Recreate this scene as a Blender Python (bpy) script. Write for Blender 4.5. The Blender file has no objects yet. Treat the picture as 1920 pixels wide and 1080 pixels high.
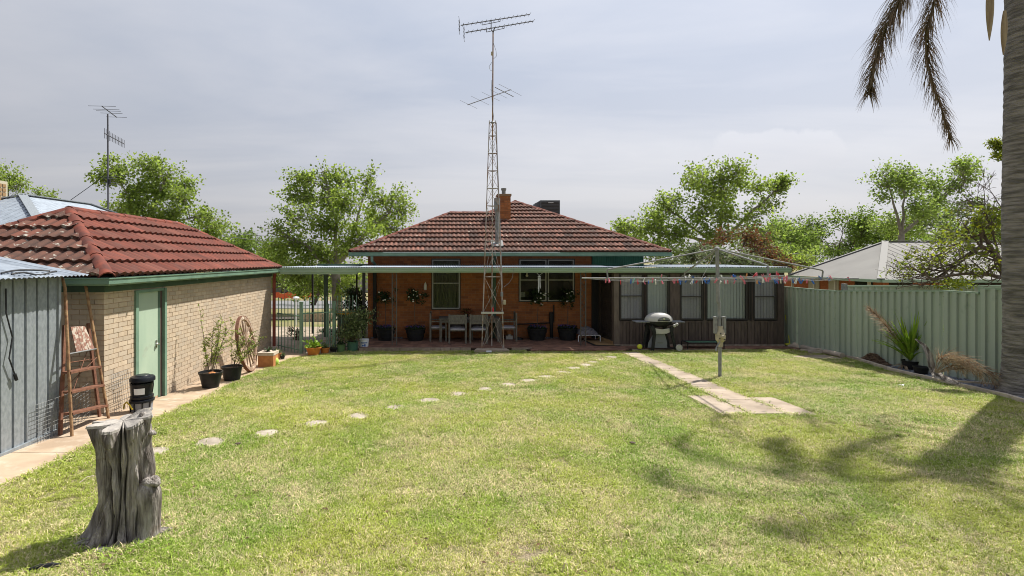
import bpy, bmesh, math, random
import numpy as np
from mathutils import Vector, Matrix, Quaternion, noise

random.seed(7); rng = np.random.default_rng(7)
SC = bpy.context.scene
COL = SC.collection
# ------------------------------------------------------------------ camera
EYE = 2.65; FPX = 980.0; PX = 840.0; PY = 487.0
cd = bpy.data.cameras.new('camera'); cam = bpy.data.objects.new('camera', cd); COL.objects.link(cam)
cam.location = (0, 0, EYE); cam.rotation_euler = (math.radians(90), 0, 0)
cd.sensor_width = 36; cd.lens = FPX / 1920 * 36
cd.shift_x = (960 - PX) / 1920; cd.shift_y = -(540 - PY) / 1920
cd.clip_start = 0.05; cd.clip_end = 3000
SC.camera = cam
# ------------------------------------------------------------------ light
SUN_EL = math.radians(55); SUN_AZ = math.radians(53)      # azimuth measured from +Y towards +X
SKY_STRENGTH = 0.1
W = bpy.data.worlds.new("World"); SC.world = W; W.use_nodes = True
nt = W.node_tree; nt.nodes.clear()
def WN(t, **k):
    n = nt.nodes.new(t)
    for a, b in k.items(): setattr(n, a, b)
    return n
sky = WN('ShaderNodeTexSky'); sky.sky_type = 'NISHITA'; sky.sun_disc = False
sky.sun_elevation = SUN_EL; sky.sun_rotation = SUN_AZ; sky.air_density = 1.2; sky.dust_density = 3.0; sky.ozone_density = 1.5
tc = WN('ShaderNodeTexCoord')
sep = WN('ShaderNodeSeparateXYZ'); nt.links.new(tc.outputs['Generated'], sep.inputs[0])
def math_n(op, a, b=None, clamp=False):
    n = WN('ShaderNodeMath', operation=op, use_clamp=clamp)
    for i, s in enumerate((a, b)):
        if s is None: continue
        if isinstance(s, (int, float)): n.inputs[i].default_value = s
        else: nt.links.new(s, n.inputs[i])
    return n.outputs[0]
# cloud layer: the view direction projected on a flat high layer
zc = math_n('MAXIMUM', math_n('ADD', sep.outputs['Z'], 0.12), 0.03)
cx = math_n('DIVIDE', sep.outputs['X'], zc); cy = math_n('DIVIDE', sep.outputs['Y'], zc)
comb = WN('ShaderNodeCombineXYZ'); nt.links.new(cx, comb.inputs[0]); nt.links.new(cy, comb.inputs[1])
mp = WN('ShaderNodeMapping'); mp.inputs['Rotation'].default_value = (0, 0, math.radians(-24)); mp.inputs['Scale'].default_value = (0.42, 1.15, 1)
nt.links.new(comb.outputs[0], mp.inputs[0])
n1 = WN('ShaderNodeTexNoise'); n1.inputs['Scale'].default_value = 0.75; n1.inputs['Detail'].default_value = 7; n1.inputs['Roughness'].default_value = 0.55; n1.inputs['Distortion'].default_value = 0.5
nt.links.new(mp.outputs[0], n1.inputs[0])
r1 = WN('ShaderNodeValToRGB'); nt.links.new(n1.outputs['Fac'], r1.inputs[0])
cr = r1.color_ramp; cr.elements[0].position = 0.38; cr.elements[0].color = (2.75, 3.05, 3.7, 1); cr.elements[1].position = 0.62; cr.elements[1].color = (4.25, 4.3, 4.6, 1)
# puffy low cloud bank, near the horizon
sc2 = WN('ShaderNodeMapping'); sc2.inputs['Scale'].default_value = (3.2, 3.2, 9.0); sc2.inputs['Location'].default_value = (0.4, 0.15, 0.5)
nt.links.new(tc.outputs['Generated'], sc2.inputs[0])
n2 = WN('ShaderNodeTexNoise'); n2.inputs['Scale'].default_value = 1.25; n2.inputs['Detail'].default_value = 8; n2.inputs['Roughness'].default_value = 0.5
nt.links.new(sc2.outputs[0], n2.inputs[0])
# horizon veil
veil = WN('ShaderNodeMapRange'); veil.inputs['From Min'].default_value = 0.0; veil.inputs['From Max'].default_value = 0.42
veil.inputs['To Min'].default_value = 1.0; veil.inputs['To Max'].default_value = 0.0
nt.links.new(sep.outputs['Z'], veil.inputs[0])
vm = WN('ShaderNodeMix', data_type='RGBA'); nt.links.new(math_n('MULTIPLY', veil.outputs[0], 0.85), vm.inputs['Factor'])
nt.links.new(r1.outputs[0], vm.inputs['A']); vm.inputs['B'].default_value = (3.80, 3.72, 3.88, 1)
puff = WN('ShaderNodeMapRange'); puff.inputs['From Min'].default_value = 0.5; puff.inputs['From Max'].default_value = 0.66; puff.inputs['To Max'].default_value = 0.35
nt.links.new(n2.outputs['Fac'], puff.inputs[0])
band = WN('ShaderNodeMapRange'); band.inputs['From Min'].default_value = 0.08; band.inputs['From Max'].default_value = 0.2
nt.links.new(sep.outputs['Z'], band.inputs[0])
band2 = WN('ShaderNodeMapRange'); band2.inputs['From Min'].default_value = 0.36; band2.inputs['From Max'].default_value = 0.22
nt.links.new(sep.outputs['Z'], band2.inputs[0])
pf = math_n('MULTIPLY', puff.outputs[0], math_n('MULTIPLY', band.outputs[0], band2.outputs[0]))
pm = WN('ShaderNodeMix', data_type='RGBA'); nt.links.new(pf, pm.inputs['Factor']); nt.links.new(vm.outputs['Result'], pm.inputs['A']); pm.inputs['B'].default_value = (4.2, 4.2, 4.5, 1)
# a low heap cloud
inv = math_n('DIVIDE', 1.0, math_n('MAXIMUM', sep.outputs['Y'], 0.05))
du = math_n('DIVIDE', math_n('SUBTRACT', math_n('MULTIPLY', sep.outputs['X'], inv), 0.63), 0.20)
dv = math_n('DIVIDE', math_n('SUBTRACT', math_n('MULTIPLY', sep.outputs['Z'], inv), 0.195), 0.050)
cn = WN('ShaderNodeTexNoise'); cn.inputs['Scale'].default_value = 17; cn.inputs['Detail'].default_value = 7; cn.inputs['Roughness'].default_value = 0.55; nt.links.new(tc.outputs['Generated'], cn.inputs[0])
lump = math_n('SUBTRACT', math_n('ADD', 1.0, math_n('MULTIPLY', math_n('SUBTRACT', cn.outputs['Fac'], 0.5), 3.4)), math_n('ADD', math_n('MULTIPLY', du, du), math_n('MULTIPLY', dv, dv)))
edge = WN('ShaderNodeMapRange'); edge.inputs['From Min'].default_value = 0.05; edge.inputs['From Max'].default_value = 0.35; nt.links.new(lump, edge.inputs[0])
hgt = WN('ShaderNodeMapRange'); hgt.inputs['From Min'].default_value = -0.5; hgt.inputs['From Max'].default_value = 0.9; nt.links.new(dv, hgt.inputs[0])
cc_ = WN('ShaderNodeMix', data_type='RGBA'); nt.links.new(hgt.outputs[0], cc_.inputs['Factor']); cc_.inputs['A'].default_value = (3.5, 3.42, 3.7, 1); cc_.inputs['B'].default_value = (4.5, 4.45, 4.65, 1)
pm2 = WN('ShaderNodeMix', data_type='RGBA'); nt.links.new(math_n('MULTIPLY', edge.outputs[0], math_n('MULTIPLY', math_n('ADD', hgt.outputs[0], 0.30, True), 0.42)), pm2.inputs['Factor']); nt.links.new(pm.outputs['Result'], pm2.inputs['A']); nt.links.new(cc_.outputs['Result'], pm2.inputs['B'])
# thin cloud is brighter towards the sun
dot = WN('ShaderNodeVectorMath', operation='DOT_PRODUCT'); nt.links.new(tc.outputs['Generated'], dot.inputs[0]); dot.inputs[1].default_value = (math.sin(SUN_AZ)*math.cos(SUN_EL), math.cos(SUN_AZ)*math.cos(SUN_EL), math.sin(SUN_EL))
glow = WN('ShaderNodeMapRange'); glow.inputs['From Min'].default_value = -0.2; glow.inputs['From Max'].default_value = 1.0; glow.inputs['To Min'].default_value = 0.70; glow.inputs['To Max'].default_value = 1.30
nt.links.new(dot.outputs['Value'], glow.inputs[0])
fin = WN('ShaderNodeMix', data_type='RGBA'); fin.inputs['Factor'].default_value = 0.9
nt.links.new(sky.outputs[0], fin.inputs['A']); nt.links.new(pm2.outputs['Result'], fin.inputs['B'])
gv = WN('ShaderNodeVectorMath', operation='SCALE'); nt.links.new(fin.outputs['Result'], gv.inputs[0]); nt.links.new(glow.outputs[0], gv.inputs['Scale'])
bg = WN('ShaderNodeBackground'); bg.inputs['Strength'].default_value = SKY_STRENGTH
out = WN('ShaderNodeOutputWorld')
nt.links.new(gv.outputs[0], bg.inputs[0]); nt.links.new(bg.outputs[0], out.inputs[0])
ld = bpy.data.lights.new('sun', 'SUN'); ld.energy = 4.5; ld.angle = math.radians(0.9); ld.color = (1.0, 0.95, 0.86)
sun = bpy.data.objects.new('sun', ld); COL.objects.link(sun)
sd = Vector((math.sin(SUN_AZ) * math.cos(SUN_EL), math.cos(SUN_AZ) * math.cos(SUN_EL), math.sin(SUN_EL)))
sun.rotation_euler = sd.to_track_quat('Z', 'Y').to_euler(); sun.location = (20, 20, 30)
SC.view_settings.view_transform = 'Standard'; SC.view_settings.look = 'None'
SC.view_settings.exposure = 0.74; SC.view_settings.gamma = 1.0; SC.view_settings.use_curve_mapping = False
SC.cycles.max_bounces = 8; SC.cycles.transparent_max_bounces = 24
SC.cycles.use_denoising = True; SC.cycles.pixel_filter_type = 'BLACKMAN_HARRIS'; SC.cycles.filter_width = 1.0

# ------------------------------------------------------------------ materials
MATS = {}
def mat(name, col, rough=0.75, col2=None, scale=4.0, detail=5, lo=0.38, hi=0.62, bump=0.0, bscale=60.0, bdist=0.01,
        metal=0.0, rnd=0.0, stretch=(1, 1, 1), col3=None, s3=12.0, lo3=0.6, hi3=0.68, trans=0.0, transmit=None, spec=0.2, coat=0.0, rnd2=None, bstretch=None, wave=None):
    if name in MATS: return MATS[name]
    m = bpy.data.materials.new(name); m.use_nodes = True
    t = m.node_tree; N = t.nodes; L = t.links
    b = N['Principled BSDF']; b.inputs['Roughness'].default_value = rough; b.inputs['Metallic'].default_value = metal
    b.inputs['Specular IOR Level'].default_value = spec; b.inputs['Coat Weight'].default_value = coat
    geo = N.new('ShaderNodeNewGeometry')
    mpn = N.new('ShaderNodeMapping'); mpn.inputs['Scale'].default_value = stretch; L.new(geo.outputs['Position'], mpn.inputs[0])
    cur = None
    if col2 is not None:
        nz = N.new('ShaderNodeTexNoise'); nz.inputs['Scale'].default_value = scale; nz.inputs['Detail'].default_value = detail
        L.new(mpn.outputs[0], nz.inputs[0])
        mr = N.new('ShaderNodeMapRange'); mr.inputs['From Min'].default_value = lo; mr.inputs['From Max'].default_value = hi
        L.new(nz.outputs['Fac'], mr.inputs[0])
        mx = N.new('ShaderNodeMix'); mx.data_type = 'RGBA'; L.new(mr.outputs[0], mx.inputs['Factor'])
        mx.inputs['A'].default_value = (*col, 1); mx.inputs['B'].default_value = (*col2, 1); cur = mx.outputs['Result']
    else:
        rg = N.new('ShaderNodeRGB'); rg.outputs[0].default_value = (*col, 1); cur = rg.outputs[0]
    if rnd or rnd2:
        oi = N.new('ShaderNodeObjectInfo')
        ad = N.new('ShaderNodeMath'); ad.operation = 'ADD'; L.new(oi.outputs['Random'], ad.inputs[0]); L.new(geo.outputs['Random Per Island'], ad.inputs[1])
        fr = N.new('ShaderNodeMath'); fr.operation = 'FRACT'; L.new(ad.outputs[0], fr.inputs[0])
        if rnd2:
            mx = N.new('ShaderNodeMix'); mx.data_type = 'RGBA'
            p3 = N.new('ShaderNodeMath'); p3.operation = 'POWER'; p3.inputs[1].default_value = 2.0; L.new(fr.outputs[0], p3.inputs[0])
            L.new(p3.outputs[0], mx.inputs['Factor']); L.new(cur, mx.inputs['A']); mx.inputs['B'].default_value = (*rnd2, 1); cur = mx.outputs['Result']
        if rnd:
            m2 = N.new('ShaderNodeMath'); m2.operation = 'MULTIPLY'; m2.inputs[1].default_value = 7.31; L.new(fr.outputs[0], m2.inputs[0])
            f2 = N.new('ShaderNodeMath'); f2.operation = 'FRACT'; L.new(m2.outputs[0], f2.inputs[0])
            mr = N.new('ShaderNodeMapRange'); mr.inputs['To Min'].default_value = 1 - rnd; mr.inputs['To Max'].default_value = 1 + rnd; L.new(f2.outputs[0], mr.inputs[0])
            hs = N.new('ShaderNodeHueSaturation'); L.new(cur, hs.inputs['Color']); L.new(mr.outputs[0], hs.inputs['Value']); cur = hs.outputs[0]
    if wave is not None:                           # dirt and painted roll shading: dark stripes in the valleys between tile rolls
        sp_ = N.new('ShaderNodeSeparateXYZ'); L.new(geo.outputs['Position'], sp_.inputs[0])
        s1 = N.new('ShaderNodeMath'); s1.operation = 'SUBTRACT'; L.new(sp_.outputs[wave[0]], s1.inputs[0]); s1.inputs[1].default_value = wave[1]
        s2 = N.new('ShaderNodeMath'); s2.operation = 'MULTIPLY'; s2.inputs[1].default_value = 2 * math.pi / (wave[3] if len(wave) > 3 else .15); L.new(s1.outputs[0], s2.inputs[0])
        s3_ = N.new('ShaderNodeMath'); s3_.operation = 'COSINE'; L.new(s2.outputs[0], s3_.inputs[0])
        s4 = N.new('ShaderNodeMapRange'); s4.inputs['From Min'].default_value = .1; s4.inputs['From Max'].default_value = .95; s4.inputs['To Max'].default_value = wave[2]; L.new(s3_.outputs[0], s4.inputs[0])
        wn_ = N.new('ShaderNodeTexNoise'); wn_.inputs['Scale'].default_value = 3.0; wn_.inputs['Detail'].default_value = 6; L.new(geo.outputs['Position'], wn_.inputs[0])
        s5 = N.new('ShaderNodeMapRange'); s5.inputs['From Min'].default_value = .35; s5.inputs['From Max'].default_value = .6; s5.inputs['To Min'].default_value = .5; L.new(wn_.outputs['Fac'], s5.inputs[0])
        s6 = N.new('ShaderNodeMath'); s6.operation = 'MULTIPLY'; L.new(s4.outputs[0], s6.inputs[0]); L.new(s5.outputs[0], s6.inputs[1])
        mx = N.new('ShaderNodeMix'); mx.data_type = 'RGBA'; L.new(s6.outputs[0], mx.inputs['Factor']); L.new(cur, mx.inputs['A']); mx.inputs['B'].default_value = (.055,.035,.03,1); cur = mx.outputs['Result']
    if col3 is not None:
        nz = N.new('ShaderNodeTexNoise'); nz.inputs['Scale'].default_value = s3; nz.inputs['Detail'].default_value = 6; nz.inputs['Roughness'].default_value = 0.6
        L.new(geo.outputs['Position'], nz.inputs[0])
        mr = N.new('ShaderNodeMapRange'); mr.inputs['From Min'].default_value = lo3; mr.inputs['From Max'].default_value = hi3; L.new(nz.outputs['Fac'], mr.inputs[0])
        mx = N.new('ShaderNodeMix'); mx.data_type = 'RGBA'; L.new(mr.outputs[0], mx.inputs['Factor']); L.new(cur, mx.inputs['A']); mx.inputs['B'].default_value = (*col3, 1); cur = mx.outputs['Result']
    L.new(cur, b.inputs['Base Color'])
    if bump:
        nb = N.new('ShaderNodeTexNoise'); nb.inputs['Scale'].default_value = bscale; nb.inputs['Detail'].default_value = 6
        if bstretch:
            mb_ = N.new('ShaderNodeMapping'); mb_.inputs['Scale'].default_value = bstretch; L.new(geo.outputs['Position'], mb_.inputs[0]); L.new(mb_.outputs[0], nb.inputs[0])
        else: L.new(mpn.outputs[0], nb.inputs[0])
        bp = N.new('ShaderNodeBump'); bp.inputs['Strength'].default_value = bump; bp.inputs['Distance'].default_value = bdist
        L.new(nb.outputs['Fac'], bp.inputs['Height']); L.new(bp.outputs[0], b.inputs['Normal'])
    if trans:                                      # thin leaf: light shines through
        tr = N.new('ShaderNodeBsdfTranslucent'); ms = N.new('ShaderNodeMixShader'); ms.inputs[0].default_value = trans
        hs = N.new('ShaderNodeHueSaturation'); hs.inputs['Saturation'].default_value = 1.1; hs.inputs['Value'].default_value = 1.5; L.new(cur, hs.inputs['Color'])
        L.new(hs.outputs[0], tr.inputs[0]); L.new(b.outputs[0], ms.inputs[1]); L.new(tr.outputs[0], ms.inputs[2])
        L.new(ms.outputs[0], N['Material Output'].inputs[0])
    if transmit is not None:                       # thin pane: part clear, part reflecting
        tp = N.new('ShaderNodeBsdfTransparent'); tp.inputs[0].default_value = (*transmit[1], 1)
        ms = N.new('ShaderNodeMixShader'); ms.inputs[0].default_value = transmit[0]
        L.new(b.outputs[0], ms.inputs[1]); L.new(tp.outputs[0], ms.inputs[2]); L.new(ms.outputs[0], N['Material Output'].inputs[0])
    MATS[name] = m
    return m

M = dict(
 dirt=mat('lawn soil', (.34,.29,.15), 1, (.14,.15,.05), 42, detail=8, lo=.40, hi=.60, bump=1, bscale=70, bdist=.03, col3=(.33,.26,.19), s3=1.3, lo3=.55, hi3=.7),
 far_ground=mat('far ground', (.16,.17,.06), 1, (.25,.2,.12), .3, bump=.3, bscale=6),
 road=mat('road', (.17,.17,.18), .9, (.22,.22,.22), 1.5),
 concrete=mat('concrete path', (.46,.35,.25), .92, (.34,.255,.18), 1.6, bump=.35, bscale=110, bdist=.004, col3=(.50,.42,.33), s3=5, lo3=.5, hi3=.75),
 concrete2=mat('pale concrete', (.40,.33,.26), .92, (.29,.235,.18), 2.6, bump=.35, bscale=120, bdist=.004, rnd=.1),
 stone=mat('stepping stone', (.41,.36,.295), .95, (.29,.25,.20), 7, bump=.4, bscale=90, bdist=.004, rnd=.12),
 paver=mat('patio paver', (.22,.12,.085), .85, (.16,.09,.07), 6, rnd=.25, bump=.3, bscale=80),
 edge=mat('edge paver', (.33,.27,.22), .85, (.22,.17,.13), 8, rnd=.25),
 gbrick=mat('garage brick', (.455,.36,.262), .95, (.525,.425,.315), 7, rnd=.07, bump=.6, bscale=130, bdist=.004, rnd2=(.43,.36,.28), col3=(.35,.29,.22), s3=3.5, lo3=.62, hi3=.8),
 gmortar=mat('garage mortar', (.47,.32,.20), 1, (.53,.37,.245), 20, bump=.5, bscale=150),
 hbrick=mat('house brick', (.38,.145,.058), .9, (.31,.115,.046), 9, rnd=.13, bump=.4, bscale=120, rnd2=(.25,.095,.045)),
 hmortar=mat('house mortar', (.30,.185,.115), 1, (.24,.15,.09), 10),
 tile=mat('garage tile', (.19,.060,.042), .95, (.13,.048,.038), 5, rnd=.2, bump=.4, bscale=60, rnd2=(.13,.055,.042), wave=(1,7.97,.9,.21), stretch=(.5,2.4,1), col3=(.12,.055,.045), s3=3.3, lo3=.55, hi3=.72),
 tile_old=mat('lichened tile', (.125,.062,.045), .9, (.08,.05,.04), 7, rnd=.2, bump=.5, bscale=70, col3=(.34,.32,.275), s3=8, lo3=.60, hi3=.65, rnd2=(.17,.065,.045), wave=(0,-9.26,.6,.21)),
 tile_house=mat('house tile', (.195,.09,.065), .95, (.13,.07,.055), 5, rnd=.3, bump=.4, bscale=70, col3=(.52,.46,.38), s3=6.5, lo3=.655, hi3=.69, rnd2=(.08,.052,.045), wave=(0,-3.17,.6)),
 ridge=mat('ridge tile', (.17,.05,.034), .85, (.09,.042,.034), 6, bump=.3),
 ridge_g=mat('garage ridge tile', (.20,.055,.035), .85, (.10,.038,.03), 4, bump=.3),
 under=mat('roof underlay', (.06,.035,.03), 1),
 green=mat('green paint', (.17,.27,.20), .5, (.13,.21,.16), 3, bump=.1),
 green_d=mat('dark green paint', (.075,.125,.09), .6, (.06,.1,.07), 3),
 green_l=mat('pale green paint', (.30,.40,.31), .6, (.36,.45,.35), 2.5, stretch=(1,1,.3), col3=(.32,.38,.3), s3=4),
 green_x=mat('green cladding', (.06,.20,.14), .55, (.05,.16,.11), 3),
 green_beam=mat('green beam paint', (.24,.34,.25), .5, (.30,.39,.30), 2, stretch=(1,1,4)),
 fence=mat('fence sheet', (.375,.43,.365), .42, (.32,.375,.315), 1.2, stretch=(1,1,.25), col3=(.2,.26,.2), s3=5, lo3=.6, hi3=.85),
 fence_rail=mat('fence rail', (.25,.33,.25), .5),
 galv=mat('galvanised steel', (.30,.33,.355), .5, (.235,.26,.28), 26, metal=.35, bump=.12, bscale=40, stretch=(1,1,.5)),
 galv2=mat('galvanised roof', (.32,.365,.42), .55, (.25,.285,.33), 6, metal=.15),
 galvp=mat('galvanised pipe', (.24,.245,.245), .55, (.17,.175,.175), 14, metal=.2, bump=.1),
 rust_pipe=mat('mast steel', (.36,.33,.31), .65, (.24,.14,.09), 5, metal=.1, lo=.45, hi=.62),
 rust=mat('rusty ladder', (.20,.095,.06), .85, (.13,.06,.04), 14, bump=.3),
 rust2=mat('rusty tube', (.33,.21,.11), .7, (.18,.09,.05), 12, bump=.3),
 rustboard=mat('flaking board', (.24,.13,.10), .9, (.42,.36,.30), 18, lo=.5, hi=.56, bump=.4),
 oxide=mat('oxide red', (.28,.07,.045), .6, (.20,.055,.04), 5),
 wood_old=mat('weathered timber', (.19,.175,.15), .9, (.12,.11,.095), 9, stretch=(4,4,1), bump=.3),
 wood_dk=mat('brown timber', (.11,.085,.072), .8, (.08,.062,.054), 5, stretch=(3,3,.6), bump=.2, rnd=.2),
 lattice_m=mat('lattice steel', (.10,.09,.082), .7), wood_post=mat('brown post', (.16,.13,.105), .85, (.12,.095,.08), 5, stretch=(3,3,.6), bump=.2),
 wheelwood=mat('wheel timber', (.36,.25,.17), .9, (.22,.15,.11), 10, col3=(.55,.47,.38), s3=9, lo3=.58, hi3=.64, bump=.5),
 stump=mat('stump wood', (.46,.42,.385), .95, (.13,.112,.10), 11, stretch=(1.6,1.6,.22), bump=1.0, bscale=34, bdist=.05, bstretch=(2,2,.22), col3=(.13,.08,.05), s3=5, lo3=.6, hi3=.72),
 stumptop=mat('stump cut', (.40,.37,.33), .9, (.28,.26,.24), 14, bump=.5, bscale=60),
 palmtrunk=mat('palm trunk', (.29,.265,.25), .95, (.13,.12,.112), 3.2, stretch=(1,1,7), bump=1, bscale=9, bdist=.05, bstretch=(1,1,6)),
 black=mat('black plastic', (.015,.016,.018), .45, (.025,.026,.028), 8),
 blackm=mat('black metal', (.02,.02,.022), .5),
 tower_blk=mat('black bucket', (.012,.014,.02), .35),
 rubber=mat('hose yellow', (.62,.47,.05), .5),
 white=mat('white paint', (.75,.74,.70), .6),
 whitep=mat('white plastic', (.68,.70,.74), .45),
 blue=mat('blue print', (.05,.13,.42), .5),
 grey_l=mat('pale grey enamel', (.42,.41,.39), .35, coat=.2),
 grey_m=mat('mid grey plastic', (.20,.21,.23), .6),
 chrome=mat('steel trim', (.55,.55,.55), .25, metal=.9),
 terra=mat('terracotta', (.50,.22,.09), .9, (.40,.17,.07), 8, rnd=.12),
 terra2=mat('orange pot', (.55,.20,.05), .7, (.46,.16,.04), 7),
 potgreen=mat('green pot', (.06,.14,.10), .6, (.08,.17,.10), 5),
 potolive=mat('olive pot', (.10,.17,.07), .7),
 soil=mat('potting soil', (.05,.035,.025), 1, bump=.6),
 ball=mat('ball', (.38,.56,.08), .6, (.45,.62,.14), 6),
 yellow=mat('yellow plastic', (.60,.62,.06), .5),
 binlid=mat('yellow lid', (.65,.36,.04), .5),
 cream=mat('cream louvre', (.45,.41,.31), .6),
 beige=mat('aged casting', (.46,.40,.29), .7, (.34,.3,.22), 14),
 cushion=mat('cushion', (.42,.40,.45), .95, (.36,.35,.40), 8),
 curtain=mat('curtain', (.20,.21,.13), .95, (.11,.12,.075), 12, stretch=(6,6,.3)),
 blind=mat('blind slat', (.78,.79,.79), .8, rnd=.10),
 glass=mat('window glass', (.02,.022,.02), .06, transmit=(.86,(.9,.92,.9)), spec=.6),
 screen=mat('fly screen', (.14,.14,.14), .9, transmit=(.72,(.95,.95,.95)), spec=.1),
 glassdk=mat('dark glass', (.025,.03,.025), .08, (.04,.045,.035), 1.5, transmit=(.35,(.7,.7,.7))),
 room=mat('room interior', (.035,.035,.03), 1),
 alum=mat('aluminium frame', (.36,.36,.34), .45, metal=.3),
 alumdk=mat('dark frame', (.05,.045,.04), .5),
 cooler=mat('cooler housing', (.16,.165,.17), .6, (.12,.125,.13), 10),
 coolerpad=mat('cooler pad', (.06,.055,.05), .9, (.09,.08,.075), 60),
 nroof=mat('neighbour roof', (.225,.22,.208), .8, (.195,.19,.18), .8),
 nroof_line=mat('neighbour roof cap', (.25,.245,.235), .8),
 nbrick=mat('neighbour brick', (.45,.15,.06), .9, (.34,.11,.05), 12, stretch=(1,1,3)),
 matblack=mat('mat border', (.02,.02,.02), .9),
 coir=mat('coir mat', (.32,.21,.11), 1, (.25,.16,.08), 20, bump=.5),
 pebble=mat('pebble', (.20,.215,.25), .85, (.13,.14,.17), 20, rnd=.4),
 bark=mat('bark mulch', (.13,.085,.06), 1, (.2,.14,.1), 18, rnd=.4),
 kerb=mat('garden edging', (.50,.43,.35), .9, (.36,.3,.25), 5, bump=.4, rnd=.12),
 straw=mat('dead leaf', (.36,.29,.205), .9, (.22,.15,.10), 8, rnd=.25, trans=.2),
 deadfrond=mat('hanging frond', (.17,.12,.085), .9, (.12,.09,.05), 5, rnd=.3, trans=.15),
 rachis=mat('frond rib', (.16,.14,.045), .8, (.10,.075,.04), 3),
 spathe=mat('spathe', (.30,.235,.15), .8, (.22,.16,.10), 8, stretch=(3,3,.3)),
 palmleaf=mat('palm leaf', (.05,.11,.025), .6, (.08,.14,.03), 5, rnd=.25, trans=.25),
 yucca=mat('strap leaf', (.27,.38,.06), .5, (.18,.30,.045), 6, rnd=.3, trans=.3),
 plane=mat('plane leaf', (.20,.27,.055), .55, (.145,.21,.042), .9, rnd=.35, trans=.5, rnd2=(.27,.33,.09)),
 plane2=mat('plane leaf far', (.19,.26,.06), .6, (.135,.205,.045), .5, rnd=.35, trans=.5, rnd2=(.24,.30,.09)),
 bushleaf=mat('bush leaf', (.17,.24,.05), .6, (.12,.18,.04), .7, rnd=.4, trans=.35, rnd2=(.14,.2,.035)),
 fargreen=mat('far tree leaf', (.15,.205,.07), .7, (.11,.16,.055), .4, rnd=.35, trans=.3, rnd2=(.13,.17,.05)),
 redleaf=mat('red leaf', (.20,.055,.035), .6, (.12,.055,.03), 2, rnd=.4, trans=.3, rnd2=(.11,.13,.04)),
 greyleaf=mat('grey leaf', (.16,.19,.10), .7, (.12,.155,.07), 2, rnd=.35, trans=.3),
 citrus=mat('citrus leaf', (.17,.22,.03), .5, (.12,.17,.025), 2, rnd=.4, trans=.35, rnd2=(.28,.30,.04)),
 darkleaf=mat('dark leaf', (.022,.045,.015), .55, (.03,.055,.018), 4, rnd=.4, trans=.2),
 shrubleaf=mat('shrub leaf', (.09,.13,.045), .4, (.05,.085,.03), 4, rnd=.4, trans=.25, rnd2=(.22,.24,.11)),
 finleaf=mat('fine leaf', (.33,.38,.11), .6, (.24,.30,.08), 4, rnd=.35, trans=.45),
 flowerp=mat('purple flower', (.09,.06,.26), .7, rnd=.3),
 petal=mat('white petal', (.78,.76,.70), .6),
 twig=mat('twig', (.13,.10,.08), .9, (.09,.07,.055), 9),
 twigpale=mat('pale bark', (.30,.275,.225), .9, (.19,.17,.14), 3),
 barrier=mat('barrier mesh', (.72,.15,.06), .8),
 palewall=mat('pale wall', (.42,.40,.37), .9, (.36,.34,.31), .5),
 cloth=mat('dog bed cloth', (.17,.16,.19), .95, (.14,.13,.16), 12, bump=.4),
 antenna=mat('antenna alloy', (.10,.10,.115), .7), hoistm=mat('clothesline steel', (.27,.27,.265), .6, (.20,.20,.20), 10),
 red=mat('red plastic', (.55,.05,.06), .5), pink=mat('pink plastic', (.62,.16,.22), .5), pegblue=mat('blue plastic', (.04,.13,.42), .5),
 pegwhite=mat('white peg plastic', (.72,.72,.72), .5), pegorange=mat('orange plastic', (.62,.28,.10), .5), pegaqua=mat('aqua plastic', (.22,.50,.47), .5),
)

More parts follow.
